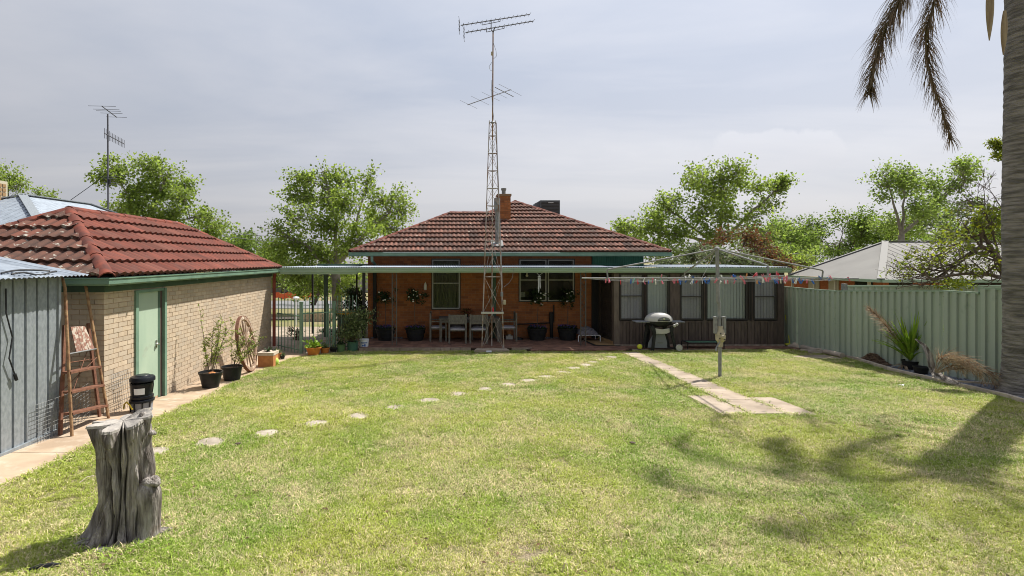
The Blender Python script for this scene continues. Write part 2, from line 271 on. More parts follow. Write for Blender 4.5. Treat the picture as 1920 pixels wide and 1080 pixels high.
# ------------------------------------------------------------------ helpers
WLOC = {}
def tag(o, label=None, cat=None, group=None, kind=None):
    if label: o['label'] = label
    if cat: o['category'] = cat
    if group: o['group'] = group
    if kind: o['kind'] = kind
    return o
def thing(name, label, cat, loc=(0, 0, 0), group=None):
    o = bpy.data.objects.new(name, None); COL.objects.link(o); o.location = loc; o.empty_display_size = .1
    WLOC[o.name] = Vector(loc)
    return tag(o, label, cat, group)
def wloc(o): return WLOC.get(o.name, Vector((0, 0, 0))) if o is not None else Vector((0, 0, 0))
def link_mesh(name, me, parent=None, loc=None):
    """loc is in world space; parents are never rotated while building"""
    o = bpy.data.objects.new(name, me); COL.objects.link(o)
    w = Vector(loc) if loc is not None else wloc(parent)
    if parent is not None: o.parent = parent; o.location = w - wloc(parent)
    else: o.location = w
    WLOC[o.name] = w
    return o
class MB:
    def __init__(s): s.v = []; s.f = []
    def add(s, vs, fs):
        n = len(s.v); s.v.extend([tuple(p) for p in vs]); s.f.extend([tuple(i + n for i in f) for f in fs]); return s
    def box(s, a, b):
        (x0, y0, z0), (x1, y1, z1) = a, b
        x0, x1 = min(x0, x1), max(x0, x1); y0, y1 = min(y0, y1), max(y0, y1); z0, z1 = min(z0, z1), max(z0, z1)
        return s.add([(x0,y0,z0),(x1,y0,z0),(x1,y1,z0),(x0,y1,z0),(x0,y0,z1),(x1,y0,z1),(x1,y1,z1),(x0,y1,z1)],
                     [(0,3,2,1),(4,5,6,7),(0,1,5,4),(1,2,6,5),(2,3,7,6),(3,0,4,7)])
    def obox(s, c, size, R):
        hx, hy, hz = size[0]/2, size[1]/2, size[2]/2
        pts = [Vector(c) + R @ Vector(p) for p in [(-hx,-hy,-hz),(hx,-hy,-hz),(hx,hy,-hz),(-hx,hy,-hz),(-hx,-hy,hz),(hx,-hy,hz),(hx,hy,hz),(-hx,hy,hz)]]
        return s.add(pts, [(0,3,2,1),(4,5,6,7),(0,1,5,4),(1,2,6,5),(2,3,7,6),(3,0,4,7)])
    def bar(s, p, q, w, h=None, up=(0, 0, 1)):
        p, q = Vector(p), Vector(q); h = h or w; d = q - p; L = d.length
        if L < 1e-6: return s
        d.normalize(); u = Vector(up)
        if abs(d.dot(u)) > .98: u = Vector((1, 0, 0))
        x = d.cross(u).normalized(); z = x.cross(d)
        R = Matrix((x, d, z)).transposed()
        return s.obox((p + q) / 2, (w, L, h), R)
    def tube(s, pts, r, n=6, cap=True):
        pts = [Vector(p) for p in pts]; m = len(pts)
        rr = r if isinstance(r, (list, tuple)) else [r] * m
        t0 = (pts[1] - pts[0]).normalized()
        u = t0.cross(Vector((0, 0, 1)));
        if u.length < .05: u = t0.cross(Vector((1, 0, 0)))
        u.normalize(); base = len(s.v)
        for i, p in enumerate(pts):
            t = (pts[min(i + 1, m - 1)] - pts[max(i - 1, 0)])
            if t.length < 1e-9: t = t0
            t = t.normalized(); u = (u - t * u.dot(t))
            if u.length < 1e-6: u = t.orthogonal()
            u.normalize(); w = t.cross(u)
            for k in range(n):
                a = 2 * math.pi * k / n
                s.v.append(tuple(p + (u * math.cos(a) + w * math.sin(a)) * rr[i]))
        for i in range(m - 1):
            for k in range(n):
                a = base + i * n + k; b = base + i * n + (k + 1) % n
                s.f.append((a, b, b + n, a + n))
        if cap:
            s.f.append(tuple(base + k for k in range(n))[::-1]); s.f.append(tuple(base + (m - 1) * n + k for k in range(n)))
        return s
    def lathe(s, c, prof, n=16, cap=True, sx=1, sy=1, R=None):
        base = len(s.v); c = Vector(c)
        for (r, z) in prof:
            for k in range(n):
                a = 2 * math.pi * k / n; p = Vector((r * math.cos(a) * sx, r * math.sin(a) * sy, z))
                s.v.append(tuple(c + (R @ p if R else p)))
        for i in range(len(prof) - 1):
            for k in range(n):
                a = base + i * n + k; b = base + i * n + (k + 1) % n
                s.f.append((a, b, b + n, a + n))
        if cap:
            s.f.append(tuple(base + k for k in range(n))[::-1]); s.f.append(tuple(base + (len(prof) - 1) * n + k for k in range(n)))
        return s
    def prism(s, pts, off):
        """pts: planar polygon (3D), extruded by vector off"""
        n = len(pts); off = Vector(off); base = [Vector(p) for p in pts]
        return s.add(base + [p + off for p in base], [tuple(range(n))[::-1], tuple(range(n, 2 * n))] + [(i, (i + 1) % n, n + (i + 1) % n, n + i) for i in range(n)])
    def grid(s, P):
        """P[i][j] points"""
        b = len(s.v); m = len(P[0])
        for row in P:
            for p in row: s.v.append(tuple(p))
        for i in range(len(P) - 1):
            for j in range(m - 1):
                a = b + i * m + j; s.f.append((a, a + 1, a + m + 1, a + m))
        return s
    def mesh(s, name, m, org=(0, 0, 0), smooth=False):
        me = bpy.data.meshes.new(name); o = Vector(org)
        me.from_pydata([(x - o.x, y - o.y, z - o.z) for x, y, z in s.v], [], s.f)
        me.materials.append(m)
        if smooth:
            me.polygons.foreach_set('use_smooth', [True] * len(me.polygons))
            try: me.set_sharp_from_angle(angle=math.radians(40))
            except Exception: pass
        me.update(); return me
    def build(s, name, m, parent=None, smooth=False, kind=None, label=None, loc=None):
        w = Vector(loc) if loc is not None else wloc(parent)
        o = link_mesh(name, s.mesh(name, m, w, smooth), parent, w)
        return tag(o, label, None, None, kind)
    def single(s, name, m, label, cat, loc, group=None, smooth=False, kind=None):
        o = s.build(name, m, None, smooth, kind, None, loc); return tag(o, label, cat, group)
def children(o): return [c for c in bpy.data.objects if c.parent == o]
def copy_tree(o, kids, loc=None, parent=None, rz=None):
    c = o.copy(); COL.objects.link(c); c.parent = parent
    if loc is not None: c.location = loc
    if rz is not None: c.rotation_euler = (0, 0, rz)
    for ch in kids.get(o.name, []): copy_tree(ch, kids, parent=c)
    return c
def kidmap(root):
    km = {}
    def rec(o):
        km[o.name] = [c for c in bpy.data.objects if c.parent == o]
        for c in km[o.name]: rec(c)
    rec(root); return km
def np_mesh(name, V, F, m, org=(0, 0, 0)):
    me = bpy.data.meshes.new(name); V = np.asarray(V, dtype=np.float32) - np.asarray(org, dtype=np.float32); F = np.asarray(F, dtype=np.int32)
    me.vertices.add(len(V)); me.vertices.foreach_set('co', V.ravel())
    k = F.shape[1]; me.loops.add(F.size); me.loops.foreach_set('vertex_index', F.ravel())
    me.polygons.add(len(F)); me.polygons.foreach_set('loop_start', np.arange(0, F.size, k, dtype=np.int32)); me.polygons.foreach_set('loop_total', np.full(len(F), k, dtype=np.int32))
    me.materials.append(m); me.update(); me.validate(); return me
def at(x, y, Y): return Vector(((x - PX) / FPX * Y, Y, EYE - (y - PY) / FPX * Y))
def interp(x, xs, ys): return float(np.interp(x, xs, ys))
def G(X, Y):
    l = interp(Y, [-10, 2, 5, 7, 8.2, 10, 12, 14, 16, 25, 42, 60, 200], [.75, .50, .33, .25, .21, .05, .0, -.05, -.08, -.4, -.9, -1.2, -1.6])
    r = interp(Y, [-10, 2, 9.84, 11.1, 14, 16.3, 25, 42, 60, 200], [.9, .60, .26, .19, .05, -.02, -.3, -.9, -1.2, -1.6])
    t = min(max((X + 5.4) / 15.9, 0), 1); return l * (1 - t) + r * t
def gp(x, y, lift=0.0):
    Y = 10.0
    for _ in range(60):
        X = (x - PX) / FPX * Y; Yn = (EYE - G(X, Y)) * FPX / (y - PY); Y = .6 * Y + .4 * Yn
    X = (x - PX) / FPX * Y
    return Vector((X, Y, G(X, Y) + lift))
def inpoly(x, y, P):
    c = False; j = len(P) - 1
    for i in range(len(P)):
        if ((P[i][1] > y) != (P[j][1] > y)) and (x < (P[j][0] - P[i][0]) * (y - P[i][1]) / (P[j][1] - P[i][1]) + P[i][0]): c = not c
        j = i
    return c
def inpoly_np(X, Y, P):
    c = np.zeros(len(X), bool); j = len(P) - 1
    for i in range(len(P)):
        xi, yi = P[i][0], P[i][1]; xj, yj = P[j][0], P[j][1]
        if yi != yj: c ^= ((yi > Y) != (yj > Y)) & (X < (xj - xi) * (Y - yi) / (yj - yi) + xi)
        j = i
    return c

# ================================================================== GROUND
xs = [-300,-150,-80,-50,-35,-25,-18] + [x*1.0 for x in range(-14, 19)] + [25,35,50,80,150,300]
ys = [-30,-15,-8,-4] + [y*.5 for y in range(-4, 38)] + [20,22,25,28,32,36,42,50,60,80,120,200,400,900]
P = [[(x, y, G(x, y) - (.035 if y < 18 else 0)) for x in xs] for y in ys]
tag(MB().grid(P).build('ground', M['far_ground'], smooth=True), kind='structure')

path_out = [(-420,1130),(-200,1010),(0,918),(100,872),(178,833),(250,801),(320,775),(390,745),(465,706),(551,672),(610,664),(690,656)]
PO = [gp(*p) for p in path_out]
PATIO_Z = .04
kerb_px = [(1500,659),(1558,664),(1607,676),(1666,695),(1723,708),(1804,727),(1879,744),(1960,768)]
KB = [gp(*p) for p in kerb_px]
fy = lambda X: 15.42 if X < 2.3 else (15.12 if X < 5.35 else 15.33)
LAWN = [(p.x, p.y) for p in PO] + [(-2.3,15.42),(2.3,15.42),(2.3,15.12),(5.35,15.12),(5.35,15.33),(10.1,15.33)] + [(p.x, p.y) for p in KB] + [(10.9,7.0),(11.0,1.0),(-6.5,1.0)]
# lawn soil sheet
bm = bmesh.new()
xs = [i*.35 for i in range(-24, 32)]; ys = [1.0 + i*.35 for i in range(0, 43)]
vm_ = {}
for j, y in enumerate(ys):
    for i, x in enumerate(xs): vm_[i, j] = bm.verts.new((x, y, G(x, y) - .012 + .008 * noise.noise(Vector((x*1.5, y*1.5, 0)))))
for j in range(len(ys)-1):
    for i in range(len(xs)-1):
        if inpoly(xs[i]+.17, ys[j]+.17, LAWN) or any(inpoly(xs[i+a], ys[j+b], LAWN) for a in (0,1) for b in (0,1)):
            bm.faces.new((vm_[i,j], vm_[i+1,j], vm_[i+1,j+1], vm_[i,j+1]))
for v in [v for v in bm.verts if not v.link_faces]: bm.verts.remove(v)
me = bpy.data.meshes.new('lawn'); bm.to_mesh(me); bm.free(); me.materials.append(M['dirt'])
me.polygons.foreach_set('use_smooth', [True]*len(me.polygons))
lawn = tag(link_mesh('lawn', me), kind='structure')

# garage-side concrete path, in poured bays
sidepath = tag(MB().box((-7.6,1.2,-.4),(-5.6,7.5,G(-5.6,7)-.06)).build('side_path', M['concrete']), kind='structure')
def inner_x(Y): return -5.385 if Y < 7.3 else (-6.3 if Y < 8.15 else -5.40)
ylist = [float(PO[0].y)]
cuts = sorted([p.y for p in PO if p.y < 15.6])
ybays = [2.2,3.6,5.0,6.4,7.26,8.2,9.4,10.6,11.8,13.0,14.2,15.0]
def outx(Y): return float(np.interp(Y, [p.y for p in PO], [p.x for p in PO]))
for a, b in zip(ybays[:-1], ybays[1:]):
    rows = []
    n = 6
    for i in range(n + 1):
        Y = a + .006 + (b - a - .012) * i / n
        xi = inner_x((a+b)/2); xo = outx(Y) + .03 * math.sin(Y * 5)
        rows.append([(xi, Y, G(xi, Y) + .012), ((xi+xo)/2, Y, G((xi+xo)/2, Y) + .016), (xo, Y, G(xo, Y) + .010)])
    mb = MB().grid(rows)
    low = [[(p[0], p[1], p[2] - .09) for p in r] for r in rows]
    mb.grid([list(reversed(r)) for r in low])
    side = [r[2] for r in rows]; mb.grid([side, [(p[0], p[1], p[2]-.09) for p in side]])
    mb.grid([rows[0], low[0]])
    mb.build('paving_bay', M['concrete'], sidepath)
# area beside the gate (gravel and paving beyond)
tag(MB().grid([[(-9,15.0,-.06),(-2.7,15.0,-.05)],[(-9,23,-.3),(-2.7,23,-.3)]]).build('driveway', M['concrete2']), kind='structure')
tag(MB().grid([[(-60,36,G(-20,36)+.02),(-2,36,G(-2,36)+.02),(60,36,G(20,36)+.02)],[(-60,46,G(-20,46)+.02),(-2,46,G(-2,46)+.02),(60,46,G(20,46)+.02)]]).build('road', M['road']), kind='structure')
tag(MB().grid([[(-20,27,G(-20,27)+.03),(-2,27,G(-2,27)+.03)],[(-20,28.4,G(-20,28.4)+.03),(-2,28.4,G(-2,28.4)+.03)]]).build('footpath', M['concrete2']), kind='structure')

# main garden path of slabs
gpath = tag(MB().box((4.2,14.6,-.3),(5.2,15.0,-.1)).build('garden_path', M['concrete2']), kind='structure')
Lp = [gp(*p) for p in [(1164.5,661),(1234.5,691),(1331.7,741.7),(1409.5,778)]]
Rp = [gp(*p) for p in [(1195.6,661),(1316,710.6),(1401.7,746),(1475.6,778.6)]]
def lerp_poly(Q, Y):
    return float(np.interp(-Y, [-q.y for q in Q], [q.x for q in Q]))
def slab(name, quad, m, parent, lift=.02, th=.07):
    pts = [Vector((x, y, G(x, y) + lift)) for x, y in quad]
    return MB().prism(pts, (0, 0, -th)).build(name, m, parent)
SLABS = []
yy = np.linspace(Lp[0].y, Lp[3].y, 8)
for i in range(7):
    a, b = yy[i] - .008, yy[i+1] + .008
    q = [(lerp_poly(Lp, a), a), (lerp_poly(Lp, b), b), (lerp_poly(Rp, b), b), (lerp_poly(Rp, a), a)]
    slab('slab', q, M['concrete2'], gpath); SLABS.append(q)
for px in ([(1289,743),(1330,742.5),(1408,778),(1355,778.6)], [(1404,746),(1448,746),(1536,780),(1478,779)]):
    Q = [gp(*p) for p in px]; q = [(p.x, p.y) for p in Q]; slab('side_slab', q, M['concrete2'], gpath, .016); SLABS.append(q)
Q = [gp(*p) for p in [(1478,668),(1545,666),(1590,675),(1500,672)]]; q = [(p.x, p.y) for p in Q]; SLABS.append(q)
o = slab('paving_slab', q, M['concrete2'], None, .016); tag(o, 'thin pale concrete slab in the grass beside the dark sunroom corner', 'slab')

stones = [(288,848),(393.7,829.7),(500,813),(593,795),(672,781),(742,765),(804.7,752),(859,740),(909.7,730),(956,722),(994.5,714),(1023.7,706.7),(1055.6,699),(1075.8,691),(1098.4,685),(1116,680),(1131,675),(1147,669.7)]
sm = MB().lathe((0,0,0), [(.16,-.05),(.185,-.045),(.198,.006),(.19,.013),(.1,.015),(.001,.015)], 22).mesh('stepping_stone', M['stone'], smooth=True)
STONES = []
names = {0:'round stepping stone half hidden behind the grey tree stump', 1:'largest round stepping stone, nearest one right of the stump', 17:'farthest stepping stone, next to the top of the concrete path'}
ordw = ['first','second','third','fourth','fifth','sixth','seventh','eighth','ninth','tenth','eleventh','twelfth','thirteenth','fourteenth','fifteenth','sixteenth','seventeenth','last']
for i, p in enumerate(stones):
    q = gp(*p); o = link_mesh('stepping_stone', sm, None, q + Vector((0,0,-.006))); o.scale = (random.uniform(.9,1.08), random.uniform(.88,1.08), 1); o.rotation_euler = (random.uniform(-.02,.02), random.uniform(-.02,.02), random.random()*6)
    tag(o, names.get(i, f'round pale stepping stone in the lawn, {ordw[i]} of the row counting from the stump'), 'stepping stone', 'stepping stones curving across the lawn')
    STONES.append((q.x, q.y))

# patio: base slab and pavers
patio = tag(MB().box((-2.66,15.46,-.35),(10.2,17.5,PATIO_Z-.012)).box((2.31,15.16,-.35),(5.34,15.46,PATIO_Z-.012)).box((5.34,15.37,-.35),(10.2,15.46,PATIO_Z-.012)).build('patio', M['soil']), kind='structure')
PL, PW = .23, .115
pm_ = MB().box((0,0,0),(PL-.006,PW-.006,.03)).mesh('paver', M['paver'])
cells = []
j = 0; y = 15.14
while y < 17.45:
    x = -2.66 + (PL/2 if j % 2 else 0)
    while x < 10.0:
        if y >= fy(x) + .02 and y >= fy(x + PL) + .02 and not (y > 15.8 and x > 4.9): cells.append((x, y))
        x += PL
    y += PW; j += 1
cells.sort(key=lambda c: c[1])
rest = MB()
for i, (x, y) in enumerate(cells):
    z = PATIO_Z - .03 + random.uniform(0,.004)
    if i < 300: link_mesh('paver', pm_, patio, (x, y, z))
    else: rest.box((x, y, z), (x+PL-.006, y+PW-.006, z+.03))
rest.build('far_pavers', M['paver'], patio, kind='stuff')
x = -2.62
while x < 5.0:
    if not (.82 < x + .15 < 1.98) and x < 2.2: MB().box((x,15.38,-.09),(x+.29,15.445,PATIO_Z+.015)).build('edge_paver', M['edge'], patio)
    x += .3
for x in (5.4,5.9,6.4,6.9,7.4,7.9): MB().box((x,15.28,-.08),(x+.48,15.35,PATIO_Z-.01)).build('edge_paver', M['edge'], patio)

# ================================================================== BRICK WALLS
def brick_wall(wall, axis, org, length, height, L, H, J, m, openings, outn, stuffname, top_parts, visible=lambda u, z: True, score=None):
    """axis: unit vector along the wall; outn: outward normal; bricks stand 7 mm proud of the mortar"""
    org = Vector(org); axis = Vector(axis); outn = Vector(outn); T = .05
    cells = []; nrow = int(height / H + .5)
    for r in range(nrow):
        z0 = r * H; u = -(L / 2) if r % 2 else 0
        while u < length - .02:
            a, b = max(u, 0), min(u + L - J, length)
            u += L
            segs = [(a, b)]
            for (ua, ub, za, zb) in openings:
                if z0 + H - J > za + .01 and z0 < zb - .01:
                    ns = []
                    for (p, q) in segs:
                        if q <= ua or p >= ub: ns.append((p, q))
                        else:
                            if p < ua - .02: ns.append((p, ua))
                            if q > ub + .02: ns.append((ub, q))
                    segs = ns
            for (p, q) in segs:
                if q - p > .03: cells.append((p, q, z0))
    cells.sort(key=lambda c: (0 if visible((c[0]+c[1])/2, c[2]) else 1, score(*c) if score else 0))
    cache = {}; rest = MB(); h = H - J
    def corners(p, q, z0, pr):
        A = axis * p + Vector((0,0,z0)) + outn * (pr - T); return A
    for i, (p, q, z0) in enumerate(cells):
        pr = .0025 + random.uniform(-.0015, .002)
        if i < top_parts:
            ln = round(q - p, 2)
            if ln not in cache:
                a = Vector((0,0,0)); b = axis * (q - p) + outn * T + Vector((0,0,h))
                cache[ln] = MB().box(a, b).mesh('brick', m)
            link_mesh('brick', cache[ln], wall, org + corners(p, q, z0, pr))
        else:
            A = org + corners(p, q, z0, pr); rest.box(A, A + axis * (q - p) + outn * T + Vector((0,0,h)))
    if rest.v: rest.build(stuffname, m, wall, kind='stuff')

# roof tiles
TW = .42; AMP = .036
def tile_mesh(name, m, c, keep=None, u0=0, s0=0):
    nu, ns = 12, 3
    mb = MB(); rows = []
    for j in range(ns + 1):
        s = -.035 + (c + .035) * j / ns; row = []
        for i in range(nu + 1):
            u = TW * i / nu; h = .062 * (1 - j/ns) + .008 + AMP * (1 - math.cos(2 * math.pi * u / (TW/2))) / 2 + (.004 if i in (0, nu) else 0)
            row.append((u, s, h))
        rows.append(row)
    V = [p for r in rows for p in r]; lip = [(u, s + .012, h - .066) for (u, s, h) in rows[0]]
    F = []
    for j in range(ns):
        for i in range(nu):
            if keep is None or keep(u0 + TW*(i+.5)/nu, s0 + c*(j+.5)/ns): F.append((j*(nu+1)+i, j*(nu+1)+i+1, (j+1)*(nu+1)+i+1, (j+1)*(nu+1)+i))
    b = len(V); V += lip
    for i in range(nu):
        if keep is None or keep(u0 + TW*(i+.5)/nu, s0 + c*.2): F.append((i, b+i, b+i+1, i+1))
    if not F: return None
    mb.v = V; mb.f = F
    return mb
TCACHE = {}
def tiled_face(roof, org, udir, sdir, poly, c, m, budget, key, stuffname='far_tiles', offset=0.0):
    org = Vector(org); ud = Vector(udir).normalized(); sdv = Vector(sdir).normalized(); n = ud.cross(sdv)
    R = Matrix((ud, sdv, n)).transposed().to_4x4()
    us = [p[0] for p in poly]; ss = [p[1] for p in poly]
    full = []; part = []
    s = 0.0
    while s < max(ss) - .02:
        u = math.floor(min(us) / TW) * TW - TW + offset
        while u < max(us):
            ins = sum(inpoly(u + a * TW, s + b * c, poly) for a in (.03,.5,.97) for b in (.05,.5,.95))
            if ins == 9: full.append((u, s))
            elif ins > 0: part.append((u, s))
            u += TW
        s += c
    allc = sorted([(s, u, 1) for u, s in full] + [(s, u, 0) for u, s in part])
    k2 = (key, 'f')
    if k2 not in TCACHE: TCACHE[k2] = tile_mesh('tile', m, c).mesh('tile', m, smooth=True)
    rest = MB()
    for i, (s, u, isf) in enumerate(allc):
        keep = None if isf else (lambda a, b: inpoly(a, b, poly))
        if i < budget:
            if isf: me = TCACHE[k2]
            else:
                q = tile_mesh('tile', m, c, keep, u, s)
                if q is None: continue
                me = q.mesh('tile', m, smooth=True)
            w = org + ud * u + sdv * s
            o = link_mesh('tile', me, roof, w)
            jit = Matrix.Rotation(random.uniform(-.006,.006), 4, 'X') @ Matrix.Rotation(random.uniform(-.004,.004), 4, 'Z')
            o.matrix_local = Matrix.Translation(w - wloc(roof)) @ R @ jit
        else:
            q = tile_mesh('tile', m, c, keep, u, s)
            if q is None: continue
            rest.add([org + ud * (u + v[0]) + sdv * (s + v[1]) + n * v[2] for v in q.v], q.f)
    if rest.v: rest.build(stuffname, m, roof, kind='stuff', smooth=True)
    return len(allc)
def caps(roof, p, q, m, w=.105, ln=.42, name='ridge_tile'):
    p, q = Vector(p), Vector(q); d = (q - p); Ltot = d.length; d.normalize()
    x = d.cross(Vector((0,0,1))).normalized(); z = x.cross(d)
    k = max(1, round(Ltot / ln)); step = Ltot / k
    for i in range(k):
        a = p + d * (i * step - .02); b = p + d * ((i + 1) * step + .02)
        mb = MB(); rows = []
        for t, rr, up in ((0, 1.0, .010), (1, .93, 0)):
            c = a if t == 0 else b
            rows.append([c + x * (ax * w * rr) + z * (az * w * rr + up) for ax, az in ((-1.05,-.75),(-1,-.12),(-.55,.30),(0,.45),(.55,.30),(1,-.12),(1.05,-.75))])
        mb.grid(rows); mb.grid([[r + z * (-.02) for r in rows[0]], rows[0]])
        mb.build(name, m, roof, smooth=True)

# ================================================================== GARAGE
GB = .02
gar = thing('garage', 'low pale brick garage with a red tiled hip roof and green door', 'garage', (-7.3, 12, 0))
WX0, WX1, WY0, WY1 = -9.15, -5.41, 8.22, 16.0
wtop = 2.26
gwall = MB().box((WX0,WY0+.006,-.35),(WX1-.006,WY1,wtop)).build('wall', M['gmortar'], gar)
DY0, DY1, DT = 9.02, 9.94, 2.12                      # door opening along Y
H = .0815
def vis_g(u, z): return True
brick_wall(gwall, (0,1,0), (WX1, WY0, -.33), WY1-WY0, wtop+.33, .24, H, .010, M['gbrick'],
           [(DY0-WY0, DY1-WY0, 0, DT+.33)], (1,0,0), 'far_bricks', 225, score=lambda p, q, z: p)
brick_wall(gwall, (1,0,0), (WX0, WY0, -.33), WX1-WX0, wtop+.33, .24, H, .010, M['gbrick'], [], (0,-1,0), 'end_bricks', 72, visible=lambda u, z: u > 2.95 and z > .45, score=lambda p, q, z: -p)
# door
dr = MB().box((WX1-.05,DY0+.07,G(-5.4,9.4)+.02),(WX1-.004,DY1-.19,DT-.05)).build('door', M['green_l'], gar)
MB().box((WX1-.004,DY1-.28,1.02),(WX1+.012,DY1-.23,1.16)).lathe((WX1+.035,DY1-.255,1.09),[(.01,-.02),(.028,-.012),(.028,.012),(.01,.02)],10).build('handle', M['chrome'], dr)
fr = MB().box((WX1-.05,DY0-.01,-.05),(WX1+.035,DY0+.07,DT)).box((WX1-.05,DY1-.04,-.05),(WX1+.05,DY1+.03,DT)).box((WX1-.05,DY0+.07,DT-.05),(WX1+.035,DY1-.04,DT))
fr.build('door_frame', M['green'], gar)
MB().box((WX1-.05,DY1-.19,-.03),(WX1-.003,DY1-.115,DT-.05)).build('door_post', M['green_d'], gar)
MB().box((WX1-.045,DY1-.115,-.03),(WX1-.0035,DY1-.04,DT-.05)).build('door_lining', M['wood_dk'], gar)
# fascia, gutter
EX, EYn, EYf, EZ = -5.2, 7.97, 16.2, 2.39
EXl = -9.36
MB().box((WX0,WY0-.03,wtop-.12),(WX1+.03,WY0-.003,EZ-.06)).box((WX1+.003,WY0-.002,wtop-.12),(WX1+.03,WY1+.05,EZ-.06)).build('frieze', M['green_d'], gar)
MB().box((-6.05,WY0-.04,wtop-.02),(-5.9,WY0-.031,wtop+.10)).build('vent_block', M['cream'], gar)
def gutter(parent, path, prof, name, m):
    """sweeps an open channel profile (outward, z) along a plan path, mitred"""
    pts = [Vector(p) for p in path]; rows = []
    for i, p in enumerate(pts):
        a = (pts[i] - pts[i-1]).normalized() if i else (pts[1] - pts[0]).normalized()
        b = (pts[i+1] - pts[i]).normalized() if i < len(pts) - 1 else a
        na = Vector((a.y, -a.x, 0)); nb = Vector((b.y, -b.x, 0)); n = (na + nb); n = n / (n.length_squared / 2) if n.length > .01 else na
        rows.append([p + n * o + Vector((0,0,z)) for o, z in prof])
    MB().grid(rows).build(name, m, parent)
GPROF = [(.0,.01),(.0,-.10),(.02,-.115),(.08,-.115),(.105,-.09),(.11,-.02),(.125,-.01),(.125,.004),(.11,.004),(.095,-.02),(.09,-.085),(.02,-.1),(.012,.01)]
gutter(gar, [(EXl,EYn+.02,EZ-.02),(EX-.02,EYn+.02,EZ-.02),(EX-.02,EYf,EZ-.02)], GPROF, 'gutter', M['green'])
for yb in (9.0,10.6,12.2,13.8,15.4): MB().box((EX-.02,yb,EZ-.145),(EX+.112,yb+.025,EZ-.137)).build('gutter_bracket', M['green_d'], gar)
RZ = 3.60; xr = (EX + EXl) / 2; ry0, ry1 = 10.05, 14.1
groof = MB().add([(EX,EYn,EZ),(EX,EYf,EZ),(xr,ry1,RZ),(xr,ry0,RZ),(EXl,EYn,EZ),(EXl,EYf,EZ)],
                 [(0,1,2,3),(4,0,3),(5,4,3,2),(1,5,2)]).build('roof', M['under'], gar)
hw = EX - xr; sl = math.hypot(hw, RZ - EZ); cg = sl / 6.0
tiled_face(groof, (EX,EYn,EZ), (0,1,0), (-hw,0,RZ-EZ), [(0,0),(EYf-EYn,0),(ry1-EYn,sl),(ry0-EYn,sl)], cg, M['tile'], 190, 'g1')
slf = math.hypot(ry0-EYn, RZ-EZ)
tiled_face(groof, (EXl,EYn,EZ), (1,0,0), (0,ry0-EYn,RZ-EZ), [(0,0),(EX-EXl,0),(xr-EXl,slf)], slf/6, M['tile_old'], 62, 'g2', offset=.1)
caps(groof, (EX+.02,EYn-.02,EZ+.03), (xr,ry0,RZ+.03), M['ridge_g'], ln=.85); caps(groof, (xr,ry0,RZ+.03), (xr,ry1,RZ+.03), M['ridge_g'], ln=.85)
caps(groof, (EXl,EYn,EZ+.04), (xr,ry0,RZ+.03), M['ridge_g'], ln=.85); caps(groof, (EX,EYf,EZ+.04), (xr,ry1,RZ+.03), M['ridge_g'], ln=.85)
# corner downpipe
dp = MB().tube([(-5.30,16.0,2.27),(-5.30,16.0,2.18),(-5.34,16.05,2.1),(-5.34,16.05,0.0)], .052, 8); dp.build('downpipe', M['oxide'], gar, smooth=True)
MB().tube([(-5.2,16.1,2.2),(-5.05,16.12,2.24)], .02, 6).build('pipe_outlet', M['white'], gar)

# ================================================================== METAL SHED
shed = thing('metal_shed', 'galvanised steel garden shed with ribbed wall and lean roof at the left edge', 'shed', (-6.6, 5.6, G(-5.4,6)))
zb = G(-5.4, 6.5) + .01
def ribbed(p0, d, length, z0, z1, out, pitch=.19, depth=.03, duty=(.0,.06,.22,.28), rep=None):
    """box-rib sheet standing on z0, along unit d"""
    p0 = Vector(p0); d = Vector(d); out = Vector(out); row0 = []; row1 = []
    u = 0
    while u < length:
        for k, dd in zip((0.0,.10,.16,.30,.36), (0, 0, depth, depth, 0)):
            uu = min(u + k * pitch / .36 * .62 if k else u, length)
            row0.append(p0 + d * uu + out * dd + Vector((0,0,z0))); row1.append(p0 + d * uu + out * dd + Vector((0,0,z1)))
        u += pitch
    row0.append(p0 + d * length + Vector((0,0,z0))); row1.append(p0 + d * length + Vector((0,0,z1)))
    return row0, row1
def rsheet(mb, p0, d, length, z0, z1, out, pitch=.19, depth=.03):
    a, b = ribbed(p0, d, length, z0, z1, out, pitch, depth); mb.grid([a, b]); return mb
def shed_sheet(ys_, L_):
    a, b = [], []; u = 0
    while u < L_ - .01:
        for k, dd in ((0,0),(.150,0),(.156,-.035),(.182,-.035),(.188,0)):
            uu = min(u + k, L_); a.append((-5.385+dd, ys_+uu, zb)); b.append((-5.385+dd, ys_+uu, 2.40))
        u += .19
    return MB().grid([a, b])
y0 = 4.4
while y0 < 7.2:
    L_ = min(.76, 7.24 - y0); shed_sheet(y0, L_-.004).build('wall_sheet', M['galv'], shed); y0 += .76
MB().box((-7.9,7.16,zb),(-5.42,7.2,2.45)).build('end_wall', M['galv'], shed)
MB().box((-5.40,7.2,zb),(-5.36,7.245,2.42)).build('corner_post', M['galv'], shed)
MB().box((-5.39,4.4,zb-.02),(-5.35,7.25,zb+.04)).build('floor_track', M['galv'], shed)
